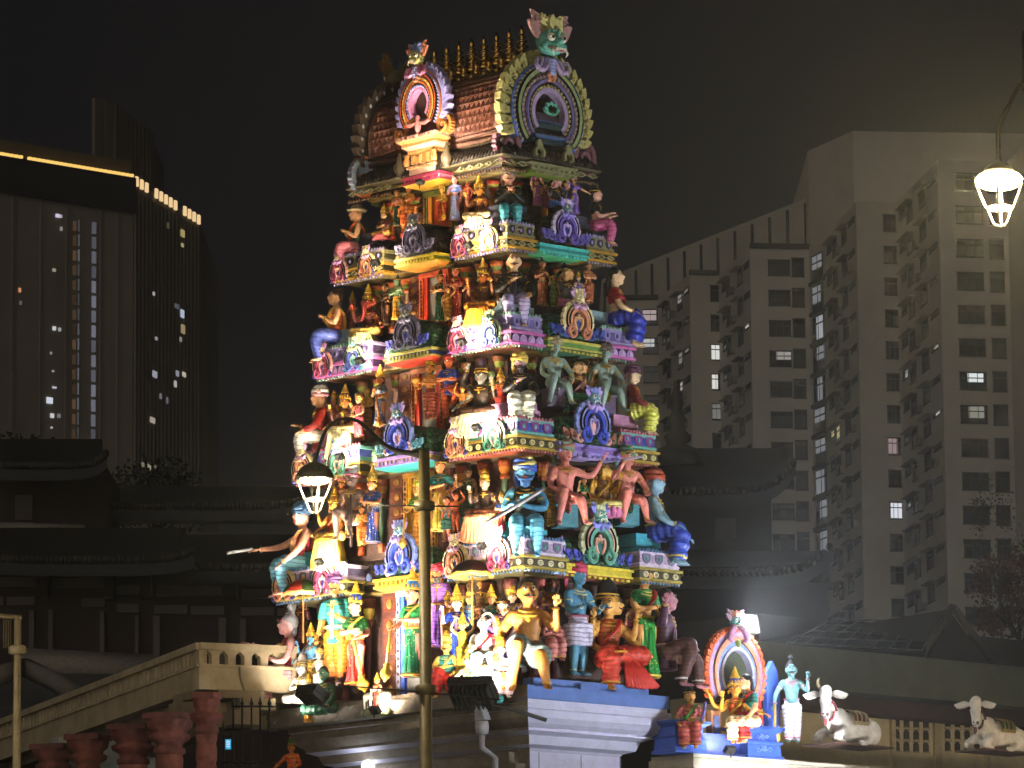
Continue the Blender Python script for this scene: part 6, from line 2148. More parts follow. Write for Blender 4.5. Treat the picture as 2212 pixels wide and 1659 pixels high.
hb = MB(f @ Matrix.Translation((0, 0, zc0)))
for s in (-1, 1):
    hb.tube([(s * R0 * .1, -.12, R0 * HS * 1.14), (s * R0 * .26, -.16, R0 * HS * .98), (s * R0 * .3, -.15, R0 * HS * .8), (s * R0 * .14, -.13, R0 * HS * .76)], [R0 * .1, R0 * .1, R0 * .07, R0 * .02], 7, 3)
hb.m = 1
hb.ball((0, -.14, R0 * HS * .72), (R0 * .1, .04, R0 * .12), 8, 6)
hb.build('crest_scroll', [paint('c090b0'), paint('a8b86c')], shr)
monster_head(f @ Matrix.Translation((0, -.08, zc0 + R0 * HS * 1.22)), R0 * .24, ('62a8b0', 'c0a0b8', 'd08a78', 'b85a78'), shr)
lb2 = MB(f)
for s in (-1, 1):
    lb2.box((s * R0 * .8, .0, zc0 * .28), (R0 * .34, .16, zc0 * .56))
    lb2.m = 1
    lb2.box((s * R0 * .8, -.09, zc0 * .3), (R0 * .2, .03, zc0 * .4))
    lb2.m = 0
lb2.build('arch_pier', [paint('c9a08a'), paint('6f86cc')], shr)
# blue scrolled panel and pedestals
bp = thing('shrine_pedestal', V3((sc.x + .3, sc.y, WZ)), 'stepped blue pedestal with relief panels under the shrine figures', 'pedestal')
for y0, y1 in ((1456, 1530), (1612, 1690)):
    mb = MB()
    ya, yb2 = on_x(y0, 1620, XW - .1).y, on_x(y1, 1620, XW - .1).y
    c = ((XW - .36), (ya + yb2) / 2); hy = (yb2 - ya) / 2; hx = .3
    loft_rect(mb, c, hx, hy, [(.0, WZ + .003), (0, WZ + .05), (-.03, WZ + .06), (-.05, WZ + .26), (-.02, WZ + .27), (0, WZ + .3), (-.08, WZ + .31), (-.09, WZ + .46), (-.02, WZ + .5), (.02, WZ + .52), (.02, WZ + .57)])
    mb.build('pedestal_block', SBL, bp)
mb = MB()
ya, yb2 = on_x(1500, 1620, XW - .1).y, on_x(1650, 1620, XW - .1).y
mb.span((XW - .7, ya, WZ + .004), (XW - .12, yb2, WZ + .06))
mb.span((XW - .75, ya + .1, WZ + .064), (XW - .3, yb2 - .1, WZ + .4))
mb.build('plinth_slab', SBD, bp)
mb = MB()
for y0, y1 in ((1456, 1530), (1612, 1690)):
    ya, yb2 = on_x(y0, 1620, XW - .1).y, on_x(y1, 1620, XW - .1).y
    for zz, rr in ((.16, .055), (.39, .04)):
        mb.M = face_frame((XW - .11 if zz < .2 else XW - .14, (ya + yb2) / 2, WZ + zz), (1, 0, 0))
        for t in range(0, 360, 60):
            leaf(mb, (0, 0), math.radians(t), rr * 1.7, rr * .9, -.012, .012, 0)
        mb.arch((rr * .6, rr * .6), (rr * .35, rr * .35), -.02, 0, 0, 360, 10)
        for s in (-1, 1):
            spiral(mb, (s * rr * 2.6, 0), rr, s, -.006, .012, 1.2, 0, 10)
mb.M = Matrix.Identity(4)
mb.build('relief_panel', paint('7f96dc', .5), bp)
pn = thing('scroll_panel', V3((XW - .75, on_x(1667, 1500, XW - .75).y, WZ)), 'tall blue scroll-carved panel standing between the arch and the pot-bellied guardian', 'panel')
mb = MB(face_frame((XW - .75, on_x(1664, 1500, XW - .75).y, WZ), (1, 0, 0)))
zp0, zp1 = .45, on_x(1664, 1428, XW - .75).z - WZ
mb.prism([(-.14, 0), (.12, 0), (.12, zp0 + .2), (.2, zp0 + .25), (.2, zp1 * .7), (.14, zp1 * .9), (.02, zp1), (-.1, zp1 * .9), (-.14, zp1 * .7)], -.05, .05)
for i in range(5):
    spiral(mb, (.06, zp0 + .35 + i * .14), .06, 1 if i % 2 else -1, -.06, .014, 1.2, 0, 10)
mb.build('carved_panel', SBL, pn)

SX = lambda o: ('x', XW - o)
FG('goddess in orange with a blue crown seated under the flame-edged arch', 1590, 1440, 1612, ('RR', XW - .30), 8, 'sitone', 'e0a040', ('wrap', 'd0622c', 'e0b040'), ('skirt', 'e8d0a8', 'd0602c'), ('crown', '5a5fc0'), ('up', 'lap', 'outup', 'out'), fem=True, turn=-8, group=PS)
FG('woman in a pink blouse holding a fan, seated left of the shrine goddess', 1492, 1476, 1622, ('RR', XW - .06), -4, 'sit', 'e0b070', ('blouse', 'd07a78', '4fa04c'), ('skirt', 'c86a60', 'd0a050'), ('bun', '2a241c'), ('knee', 'hold'), fem=True, turn=12, group=PS, item=[('fan', '8a78b8', [(-.16, .17, .40), (-.2, .18, .52), (-.22, .18, .66)], .022)])
FG('long-haired woman in red with teal sleeves leaning toward the shrine goddess', 1634, 1458, 1610, ('RR', XW - .12), -62, 'sit', 'e0a880', ('blouse', '3f9a90', 'c83840'), ('skirt', 'c03a40', 'd0a050'), ('hair', '201820'), ('low', 'low'), fem=True, lean=.28, group=PS)
FG('pot-bellied blue-grey guardian in white trousers holding a mace beside the white cow', 1712, 1416, 1606, ('RR', XW - .42), 2, 'stand', '7fa8ac', None, ('trousers', 'd8d4dc', 'd05a80'), ('topknot', '2a2c30'), ('side', 'up'), belly=.035, tash=True, turn=0, group=PS, jewel='d890a0',
   item=[('mace', 'd8b860', [(.23, .08, .5), (.24, .1, .14)], .02)])


# ------------------------------------------------------------------ cows


def cow(label, px, top, bot, at_x, face, coat, cloth, garland, horns=True, turn=0):
    P = on_x(px, bot, at_x)
    S = (bot - top) * depth_of(P) / FPX / math.cos(PITCH) / (1.0 if horns else .93)
    t = math.radians(face)
    d = (-HV) * math.cos(t) + HR * math.sin(t)
    x = d.cross(V3((0, 0, 1)))
    M = Matrix.Identity(4)
    for i in range(3):
        M[i][0], M[i][1], M[i][2], M[i][3] = x[i] * S, d[i] * S, (0, 0, S)[i], P[i]
    root = thing('cow_statue', P, label, 'cow statue', 'white cow statues on the boundary wall')
    b = MB()
    # trunk lies along -y behind the chest
    b.tube([(0, .08, .27), (0, -.05, .30), (0, -.3, .30), (0, -.6, .29), (0, -.85, .25), (0, -.95, .2)], [(.13, .17), (.19, .25), (.22, .26), (.24, .26), (.2, .22), (.08, .1)], 14, 2)
    b.ball((0, -.1, .52), (.10, .15, .10), 10, 7)                                   # hump
    b.tube([(0, .0, .38), (0, .08, .54), (0, .16, .66)], [(.14, .15), (.10, .12), (.075, .09)], 12, 3)   # neck
    h0 = V3((0, .24, .76))
    R = Matrix.Rotation(math.radians(turn), 3, 'Z')
    hd = lambda p: h0 + R @ V3(p)
    b.tube([hd((0, -.06, .13)), hd((0, .0, .10)), hd((0, .06, .0)), hd((0, .13, -.17)), hd((0, .16, -.30)), hd((0, .16, -.345))], [(.07, .05), (.12, .095), (.118, .10), (.082, .075), (.076, .062), (.05, .04)], 14, 3)
    b.tube([(0, .2, .5), (0, .16, .36), (0, .1, .22)], [(.02, .08), (.02, .10), (.02, .06)], 8, 3)   # dewlap
    for s in (-1, 1):
        b.tube([(s * .12, .0, .25), (s * .2, .12, .2), (s * .2, .26, .12)], [.10, .075, .055], 10, 3)        # folded foreleg
        b.tube([(s * .2, .26, .12), (s * .21, .12, .06), (s * .2, .02, .05)], [.055, .045, .04], 8, 2)
        b.ball((s * .2, -.68, .24), (.10, .22, .2), 10, 7)                             # haunch
        b.tube([(s * .22, -.55, .12), (s * .3, -.38, .06), (s * .32, -.2, .045)], [.08, .055, .04], 8, 3)
    V, F = fuse(b, .02, 2)
    bm = MB(M)
    bm.add_mesh(V, F, raw=False)
    bm.m = 1
    for s in (-1, 1):
        bm.ball(hd((s * .10, .105, -.02)), (.022, .026, .026), 8, 6)
        bm.ball(hd((s * .036, .205, -.275)), (.017, .012, .014), 6, 5)
    bm.tube([hd((-.055, .18, -.32)), hd((0, .215, -.325)), hd((.055, .18, -.32))], .008, 5)
    bm.build('body', [paint(coat, .6, .2, 5), paint('2a2422', .4)], root)
    em = MB(M)
    for s in (-1, 1):
        em.tube([hd((s * .10, -.02, .06)), hd((s * .18, -.02, .055)), hd((s * .28, .0, .03)), hd((s * .36, .01, .05))], [(.03, .03), (.02, .065), (.018, .06), (.008, .012)], 8, 3)
    em.build('ears', paint(coat, .6, .2, 5), root)
    nm = MB(M)
    nm.ball(hd((0, .185, -.285)), (.074, .03, .045), 10, 6)
    nm.build('muzzle', paint('8a7a72', .5), root)
    if horns:
        km = MB(M)
        km.tube([hd((.07, -.02, .14)), hd((.11, -.02, .19)), hd((.12, .0, .26)), hd((.09, .01, .32))], [.034, .03, .022, .006], 8, 3)
        km.build('horn', paint('a8987c', .45), root)
    cm = MB(M)
    pts = []
    nx, ny = 12, 12
    rows = []
    for j in range(ny + 1):
        row = []
        y = -.2 - .42 * j / ny
        for i in range(nx + 1):
            a = math.radians(8 + 164 * i / nx)
            r = 1.0 + .012 * math.sin(i * 2 + j)
            row.append(cm.vert((.255 * r * math.cos(a), y + .05 * math.cos(a * 2), .30 + .285 * r * math.sin(a))))
        rows.append(row)
    for j in range(ny):
        for i in range(nx):
            cm.m = 1 if i in (0, nx - 1) or j in (0, ny - 1) else 0
            cm.face((rows[j][i], rows[j][i + 1], rows[j + 1][i + 1], rows[j + 1][i]))
    cm.m = 1
    for k in range(3):
        y = -.3 - .11 * k
        cm.tube([(.262 * math.cos(a), y + .04 * math.sin(5 * a), .30 + .295 * math.sin(a)) for a in [math.radians(20 + 140 * i / 16) for i in range(17)]], .012, 5)
    cm.build('saddle_cloth', [paint(cloth[0]), paint(cloth[1])], root)
    gm = MB(M)
    for i in range(26):
        a = 2 * PI * i / 26
        gm.ball((.135 * math.cos(a), .14 + .03 * math.sin(a) + (.07 if math.sin(a) < -.2 else 0), .56 + .16 * math.sin(a)), .024, 6, 5)
    gm.ball((0, .25, .37), (.035, .03, .06), 8, 6)
    gm.build('garland', paint(garland), root)
    tm = MB(M)
    tm.tube([(0, -.95, .22), (.1, -1.0, .12), (.18, -.92, .05), (.22, -.8, .04)], [.025, .02, .018, .03], 7, 3)
    tm.build('tail', paint(coat, .6, .2, 5), root)
    sm = MB(M)
    sm.box((0, -.33, .015), (.66, 1.5, .03))
    sm.build('base_slab', paint('5a4038', .7), root)


cow('white cow with one horn, pink garland and brown saddle cloth beside the blue-grey guardian', 1806, 1478, 1612, XW - .3, -42, 'e6e0da', ('6a4434', 'b8a888'), 'd07a84', True, 36)
cow('hornless cream cow with a green saddle cloth at the right end of the wall', 2128, 1510, 1625, XW - .3, -44, 'dccfbe', ('3c6044', 'a08a50'), '6a3a34', False, 40)

# ------------------------------------------------------------------ low hall behind the wall
XH = -9.0
gh = on_x(1900, 1640, XH)
lowhall = thing('low_hall', V3((XH, gh.y, GROUND)), 'low cream hall with pierced panels, brown eave and green-grey fascia behind the cow statues', 'hall')


def hx(px, py, x=XH):
    return on_x(px, py, x)


y0, y1 = hx(1560, 1450).y, hx(2330, 1450).y
def hzz(py, x=XH): return on_x(1950, py, x).z
mb = MB()
mb.span((XH, y0, hzz(1512)), (XH + .5, y1, hzz(1424)))
mb.build('fascia', paint('585a48', .8, .2, .8, .08), lowhall)
mb = MB()
mb.span((XH - .8, y0, hzz(1545)), (XH - .25, y1, hzz(1511)))
mb.build('eave', paint('4a3428', .8, .2, 1, .05), lowhall)
mb = MB()
zt, zb = hzz(1546, XH - .9), hzz(1720, XH - .9)
mb.span((XH - 1.5, y0, GROUND), (XH - .9, y1, zt))
mb.build('wall', paint('e0cfa4', .8, .14, 1.2, .06), lowhall)
for gx in (1968, 2078):
    mb = MB()
    for j in range(3):
        for i in range(4):
            c = on_x(gx - 32 + i * 21, 1560 + j * 26 + i * .9, XH - .9)
            w, h2 = .085, .10
            mb.M = face_frame((XH - .89, c.y, c.z), (1, 0, 0))
            mb.m = 0
            mb.prism([(-w, -h2), (w, -h2), (w, h2 * .5), (w * .5, h2), (-w * .5, h2), (-w, h2 * .5)], -.012, .0)
            mb.m = 1
            mb.box((0, -.02, h2 * 1.1), (w * 2.2, .04, .02)); mb.box((0, -.02, -h2 * 1.05), (w * 2.2, .04, .02))
    mb.M = Matrix.Identity(4)
    mb.build('pierced_panel', [paint('3c3020', .9), paint('b8a47c', .8)], lowhall)
    for i in range(2):
        pass
mb = MB()
for px in (1925, 2018, 2024, 2128):
    c = on_x(px, 1580, XH - .9)
    mb.span((XH - .895, c.y - .06, GROUND), (XH - .82, c.y + .06, zt - .01))
mb.build('wall_pier', paint('d0bd90', .8, .2), lowhall)

sr = thing('panel_roof', hx(1880, 1405, XH - 2), 'tilted dark roof of framed glazed panels behind the green-grey fascia', 'roof')
c00, c10, c11, c01 = hx(1700, 1394, XH - 1), hx(1992, 1410, XH - 1), hx(2026, 1347, XH - 9), hx(1800, 1342, XH - 9)
mb = MB()
def sp(u, v):
    return c00.lerp(c10, u).lerp(c01.lerp(c11, u), v)
dn = V3((0, 0, -.15))
ids = [mb.vert(p) for p in (c00, c10, c11, c01)] + [mb.vert(p + dn) for p in (c00, c10, c11, c01)]
mb.face(ids[:4], False); mb.face(ids[7:3:-1], False)
for i in range(4):
    mb.face((ids[i], ids[i + 4], ids[(i + 1) % 4 + 4], ids[(i + 1) % 4]), False)
mb.build('glazing', paint('3a3c3e', .25, .15, .5, 0), sr)
mb = MB()
for i in range(9):
    mb.tube([sp(i / 8, 0) + V3((0, 0, .05)), sp(i / 8, 1) + V3((0, 0, .05))], .014, 5)
for j in range(5):
    mb.tube([sp(0, j / 4) + V3((0, 0, .05)), sp(1, j / 4) + V3((0, 0, .05))], .02, 5)
mb.build('frame_bars', paint('8a8a84', .5), sr)
gr = thing('gabled_roof', hx(2050, 1420, XH - 3), 'dark gabled roof with pale barge boards at the right', 'roof')
ap = hx(2050, 1316, XH - 3); bl = hx(1975, 1440, XH - 3); br = hx(2140, 1440, XH - 3)
bk = V3((-14, 2.5, 0))
mb = MB()
ids = [mb.vert(p) for p in (bl, br, ap, bl + bk, br + bk, ap + bk)]
for q in ((0, 1, 2), (3, 5, 4), (0, 2, 5, 3), (1, 4, 5, 2), (0, 3, 4, 1)):
    mb.face([ids[i] for i in q], False)
mb.build('gable', paint('352f2a', .8, .2, 1, .05), gr)
mb = MB()
for p in (bl, br):
    dd = V3((.12, 0, .05))
    mb.tube([ap + dd, p + dd], .09, 6)
mb.build('barge_board', paint('5c564c', .7), gr)
dk = thing('dark_hall', hx(2200, 1480, XH - 12), 'dark unlit hall beyond the gabled roof', 'hall')
mb = MB()
a, b2 = hx(1640, 1400, XH - 12), hx(2400, 1400, XH - 12)
mb.span((XH - 18, a.y, GROUND), (XH - 12, b2.y, on_x(1900, 1352, XH - 12).z))
mb.build('wall', paint('3c3832', .8, .2, .8, .05), dk)

# ------------------------------------------------------------------ cream hall with a pierced parapet on the left
PZ = 1.12
def lp2(px, py, z=PZ):
    p = on_z(px, py, z); return V3((p.x, p.y, 0))
pc = lp2(430, 1388)
pl = lp2(-20, 1563)
pr_ = lp2(640, 1397)
pav2 = thing('parapet_hall', V3((pc.x, pc.y, GROUND)), 'cream hall with a long pierced parapet receding to the lower left', 'hall')
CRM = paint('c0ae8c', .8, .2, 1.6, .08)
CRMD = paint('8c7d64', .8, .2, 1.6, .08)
mb = MB()
for A, B in ((pl, pc), (pc, pr_)):
    wall_box(mb, A, B, 0, 1, PZ - .12, PZ, -.28, .06)
    wall_box(mb, A, B, 0, 1, PZ - .82, PZ - .38, -.24, .0)
    wall_box(mb, A, B, 0, 1, PZ - .42, PZ - .37, -.26, .04)
mb.build('parapet', CRM, pav2)
mb = MB()
L1 = (pc - pl).length
n = 58
for i in range(n):
    u = (i + .5) / n
    wall_box(mb, pl, pc, u - .30 / n, u + .30 / n, PZ - .372, PZ - .118, -.16, -.03)
mb.build('baluster_row', CRM, pav2)
mb = MB()
L2 = (pr_ - pc).length
n = 6
cell = L2 / n
dirn = (pr_ - pc).normalized()
outn = V3((dirn.y, -dirn.x, 0))
outn = outn if outn.dot(CAM - pc) > 0 else -outn
for i in range(n):
    mb.M = face_frame(V3((pc.x, pc.y, PZ - .37)) + dirn * cell * (i + .5), outn)
    w = cell * .27; H = .252
    mb.prism([(-cell / 2, 0), (-w, 0), (-w, H * .55), (-w * .85, H * .7), (0, H * .96), (0, H), (-cell / 2, H)], -.01, .14)
    mb.prism([(cell / 2, 0), (cell / 2, H), (0, H), (0, H * .96), (w * .85, H * .7), (w, H * .55), (w, 0)], -.01, .14)
mb.M = Matrix.Identity(4)
mb.build('arched_screen', CRM, pav2)
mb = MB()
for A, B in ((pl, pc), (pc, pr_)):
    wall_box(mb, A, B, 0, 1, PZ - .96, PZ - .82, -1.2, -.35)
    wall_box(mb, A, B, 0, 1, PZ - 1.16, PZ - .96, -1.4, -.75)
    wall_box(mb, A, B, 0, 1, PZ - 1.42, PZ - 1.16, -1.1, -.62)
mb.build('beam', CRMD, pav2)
mb = MB()
for A, B in ((pl, pc), (pc, pr_)):
    wall_box(mb, A, B, -.05, 1.05, GROUND, PZ - 1.1, -7.0, -6.6)
mb.build('inner_wall', paint('a9aaa0', .8, .15, 1, .04), pav2)
mb = MB()
cab = [V3((pc.x + outn.x * .05 + dirn.x * .75 * q[0], pc.y + outn.y * .05 + dirn.y * .75 * q[0], PZ + q[1])) for q in ((1.0, -.40), (1.03, -.62), (1.2, -.95), (1.35, -1.1))]
mb.tube(cab, .02, 6, 3)
mb.build('cable', paint('8a8270', .6), pav2)
RED = paint('96584e', .7, .3, 3, .2)
RED2 = paint('7e463e', .7, .3, 3, .2)
CG = 'maroon lobed columns of the left hall'
for j, (px, ytop, cw, sw, lab) in enumerate(((446, 1512, 60, 50, 'tall maroon column beside the iron gate'), (366, 1557, 104, 64, 'maroon lobed column second from the iron gate'), (288, 1581, 104, 66, 'maroon lobed column third from the iron gate'),
                                             (190, 1602, 92, 58, 'maroon lobed column fourth from the iron gate'), (116, 1623, 92, 54, 'maroon lobed column farthest from the iron gate'))):
    zt = PZ - 1.42
    d = 84.5 + j * 1.6
    P = on_depth(px, ytop, d)
    zt = P.z
    rr = sw / 2 * d / FPX * .9; rc = cw / 2 * d / FPX * .92
    col = thing('temple_column', V3((P.x, P.y, GROUND)), lab, 'column', CG)
    mb = MB()
    prof = [(rr, GROUND)]
    z = GROUND + 3
    k = 0
    while z < zt - .62:
        prof += [(rr * .90, z), (rr * 1.03, z + .06), (rr * 1.05, z + .22), (rr * .98, z + .3)]
        z += .34
    mb.lathe(prof, (P.x, P.y, 0), 16, rip=None)
    mb.build('shaft', paint(('96584e', '8a5046', '9c5e52', '845048', '905a50')[j], .7, .42, 3, .3), col)
    mb = MB()
    mb.lathe([(rr * .9, zt - .62), (rr * 1.2, zt - .57), (rr * 1.2, zt - .5), (rr * .95, zt - .46), (rr * 1.0, zt - .40), (rr * 1.5, zt - .33), (rr * 1.55, zt - .26), (rr * 1.2, zt - .22), (rc * .75, zt - .18), (rc * .95, zt - .12), (rc, zt - .03), (rc, zt + .02)], (P.x, P.y, 0), 32, rip=(8, .09))
    mb.box((P.x, P.y, zt + .07), (rc * 1.9, rc * 1.9, .1), Matrix.Rotation(.5, 3, 'Z'))
    mb.build('capital', paint(('7e463e', '86504a', '74403a', '80483e', '7a4640')[j], .7, .42, 3, .3), col)
rw = thing('light_roof', V3((pl.x - 3, pl.y + 6, GROUND)), 'pale low roof slope at the far left behind the parapet', 'roof')
mb = MB()
ra = [on_depth(-40, 1448, 120), on_depth(330, 1452, 120), on_depth(340, 1500, 112), on_depth(-40, 1640, 104)]
prism_pts = [mb.vert(p) for p in ra] + [mb.vert(p - V3((0, 0, .3))) for p in ra]
mb.face(prism_pts[:4], False); mb.face(prism_pts[7:3:-1], False)
for i in range(4):
    mb.face((prism_pts[i], prism_pts[i + 4], prism_pts[(i + 1) % 4 + 4], prism_pts[(i + 1) % 4]), False)
mb.build('slope', paint('5c5a56', .8, .2, .6, .05), rw)
mb = MB()
mb.tube([on_depth(50, 1440, 111), on_depth(160, 1500, 107), on_depth(120, 1560, 103)], .22, 6, 3)
mb.tube([on_depth(50, 1440, 111), on_depth(-30, 1470, 107)], .22, 6)
mb.tube([on_depth(40, 1436, 119.5), on_depth(330, 1450, 119.5)], .42, 4)
mb.build('ridge', paint('8c8278', .8, .2), rw)

# iron gate, sign and lamps beside the tower's foot
gd = 83.0
gate = thing('iron_gate', on_depth(540, 1640, gd), 'black iron gate of upright bars between the columns and the tower', 'gate')
mb = MB()
for px in (483, 504, 523, 543, 562, 582):
    t = on_depth(px, 1524 if px > 500 else 1578, gd)
    mb.tube([V3((t.x, t.y, t.z)), V3((t.x, t.y, GROUND))], .017, 6)
    mb.lathe([(.017, 0), (.04, .03), (.02, .08), (.004, .15)], t, 6)
for py, x0 in ((1526, 500), (1578, 480), (1647, 480), (1740, 480)):
    mb.tube([on_depth(x0, py, gd), on_depth(600, py, gd)], .02, 6)
mb.build('bars', paint('17161a', .4, .1), gate)
mb = MB()
for k in range(5):
    c = on_depth(493 + 20 * k, 1655, gd)
    mb.M = Matrix.Translation(c)
    spiral(mb, (0, 0), .07, 1, 0, .012, 1.3)
mb.M = Matrix.Identity(4)
mb.build('scroll_work', paint('17161a', .4, .1), gate)
sg = on_depth(493, 1608, gd - .2)
sign = tag(None, None) if False else None
mb = MB(face_frame(sg, -HV))
mb.box((0, 0, 0), (.11, .03, .185))
mb.m = 1
mb.box((0, -.012, 0), (.095, .016, .17))
mb.m = 2
for i, z in enumerate((.05, .02, -.01, -.045)):
    mb.tube([(-.03, -.023, z), (-.01, -.023, z + .012), (.012, -.023, z - .006), (.032, -.023, z + .006)], .005, 4)
sgo = mb.build('lit_sign', [paint('22242a'), glow('30a8d8', 1.0, 'sign_face'), glow('e8f4ff', 1.2, 'sign_mark')])
tag(sgo, 'small lit blue sign hanging on the iron gate', 'sign')

pipe = thing('drain_pipe', on_y(1040, 1600, -.6), 'pale rainwater hopper and downpipe on the shaded front of the tower base', 'drain pipe')
mb = MB()
hp2 = on_y(1041, 1571, -.45)
mb.lathe([(.08, -.13), (.15, -.1), (.16, .02), (.15, .1)], hp2, 4)
mb.prism([(0, 0)] * 0 or [(hp2.x - .13, hp2.z + .12), (hp2.x + .13, hp2.z + .12), (hp2.x + .02, hp2.z + .32), (hp2.x - .12, hp2.z + .42)], hp2.y - .05, hp2.y + .1)
mb.build('hopper', paint('9a98a0', .6), pipe)
mb = MB()
mb.tube([hp2 - V3((0, 0, .1)), hp2 - V3((0, 0, .35)), hp2 - V3((0, -.3, .5)), V3((hp2.x, hp2.y + .3, GROUND))], .055, 10)
mb.build('pipe', paint('9a98a0', .6), pipe)
mb = MB()
mb.span((TX - 2.3, .42, -1.75), (TX + 1.0, .56, -1.62))
mb.span((TX + 1.9, .30, -9), (TX + 2.2, .62, -1.05))
mb.span((TX - 2.7, .28, -1.36), (TX + 2.4, .5, -1.26))
mb.build('lintel_beam', paint('6b6458', .8, .2, 2), tower)
mb = MB()
a, b2 = on_y(962, 1640, .5), on_y(1064, 1640, .5)
mb.span((a.x, .44, -2.2), (b2.x, .52, -1.28 - .1))
mb.build('vent_panel', paint('a4a8a4', .6, .1), tower)

# ------------------------------------------------------------------ lanterns and lamp posts
IRON = paint('2c2a26', .5, .2)
GLOBE = glow('fff6d0', 14, 'lamp_bowl')


def lantern(parent, P, W, bowl, iron, big=False):
    """P = centre of the rim under the dome, W = rim width"""
    r = W / 2
    mb = MB(Matrix.Translation(P))
    mb.lathe([(r * .6, r * .42), (r * .62, r * .46), (r * .4, r * .7), (r * .14, r * .85), (r * .1, r * 1.2), (r * .05, r * 1.4)] if big else [(r * 1.0, 0), (r * 1.04, r * .06), (r * .95, r * .3), (r * .7, r * .62), (r * .4, r * .8), (r * .14, r * .9), (r * .1, r * 1.2), (r * .16, r * 1.26), (r * .05, r * 1.4)], (0, 0, 0), 20)
    h = mb.build('lantern_hood', iron, parent)
    mb = MB(Matrix.Translation(P))
    mb.ball((0, 0, r * .05 if big else -r * .08), (r * .98, r * .98, r * .42) if big else (r * .82, r * .82, r * .24), 18, 9)
    mb.build('lamp_bowl', bowl, h)
    mb = MB(Matrix.Translation(P))
    for i in range(4):
        a = PI / 4 * .35 + i * PI / 2 + math.radians(20)
        c, s = math.cos(a), math.sin(a)
        mb.tube([(r * .96 * c, r * .96 * s, -.02), (r * .58 * c, r * .58 * s, -r * 1.08)], r * .05, 5)
        mb.tube([(r * .5 * c, r * .5 * s, -r * 1.16), (r * .3 * c, r * .3 * s, -r * 1.7), (r * .16 * c, r * .16 * s, -r * 1.86)], r * .05, 5)
    for q, z in ((.96, -.01), (.58, -1.08), (.52, -1.16), (.2, -1.84)):
        mb.tube([(r * q * math.cos(t), r * q * math.sin(t), r * z) for t in [2 * PI * k / 4 + PI / 4 * .35 + math.radians(20) for k in range(4)]], r * .045, 5, closed=True)
    mb.build('cage', paint('b8b4a0', .4), h)
    return h


def lathe_pole(parent, base, top, r0, r1, m, rings=()):
    mb = MB()
    H = top.z - base.z
    mb.tube([base, base + V3((0, 0, 1.2)), top], [r0 * 1.5, r0, r1], 14)
    for z in rings:
        mb.lathe([(r0 * 1.0, z - .07), (r0 * 1.5, z - .05), (r0 * 1.5, z + .05), (r0 * 1.0, z + .07)], V3((base.x, base.y, 0)), 14)
    return mb.build('pole', m, parent)


DL = 64.0
pt = on_depth(916, 972, DL)
pb = V3((pt.x, pt.y, GROUND))
post = thing('lamp_post', pb, 'tall olive lamp post with a curved arm and lit lantern in front of the tower', 'street lamp')
POLE = paint('665b3e', .5, .25, 6, .05)
lathe_pole(post, pb, pt, .092, .074, POLE, (on_depth(916, 1093, DL).z, on_depth(916, 1490, DL).z))
mb = MB()
arm = [on_depth(x, y, DL) for x, y in ((918, 980), (870, 977), (832, 962), (800, 932), (770, 908), (736, 906), (706, 926), (690, 965), (682, 996))]
mb.tube(arm, [.045, .036, .03, .026, .024, .022, .022, .022, .02], 8, 3)
mb.tube([on_depth(918, 990, DL), on_depth(880, 979, DL)], .03, 6)
mb.build('arm', paint('141210', .7, .1), post)
mb = MB()
mb.tube([on_depth(800, 1092, DL - .1), on_depth(990, 1094, DL - .1)], .010, 6)
mb.tube([on_depth(742, 1481, DL - .1), on_depth(960, 1499, DL - .1), on_depth(1080, 1512, DL - .1)], .012, 6, 2)
mb.build('bracket_rod', paint('17161a', .5, .1), post)
lantern(post, on_depth(680, 1034, DL), .50, glow('fff2c0', 14, 'lamp_bowl'), paint('3a3626', .6))
DR = 45.0
rp = on_depth(2158, 392, DR)
rpost = thing('lamp_post', V3((rp.x + 1.2, rp.y + 1.2, GROUND)), 'hanging street lantern glowing yellow at the upper right edge', 'street lamp')
lantern(rpost, rp, .46, glow('ffe9a0', 30, 'lamp_bowl'), paint('4a4020', .5), True)
mb = MB()
mb.tube([rp + V3((0, 0, .3)), on_depth(2160, 270, DR), on_depth(2200, 190, DR), on_depth(2212, 196, DR), on_depth(2219, 260, DR), V3((on_depth(2219, 420, DR).x, on_depth(2219, 420, DR).y, GROUND))], .024, 8, 4)
mb.build('arm', paint('2a2618', .6), rpost)
lq = on_depth(38, 1334, 70)
lpost = thing('lamp_post', V3((lq.x, lq.y, GROUND)), 'thin yellowish pole with a crossbar at the far left', 'street pole')
lathe_pole(lpost, V3((lq.x, lq.y, GROUND)), lq, .085, .05, paint('807660', .5, .2, 6, .05), (on_depth(38, 1404, 70).z,))
mb = MB()
mb.tube([lq + HR * .06, on_depth(-60, 1326, 70)], .035, 8)
for i in range(4):
    mb.tube([on_depth(8 + i * 5, 1332, 70), on_depth(8 + i * 5, 1400, 70)], .006, 5)
mb.build('crossbar', paint('6a6048', .5, .2), lpost)

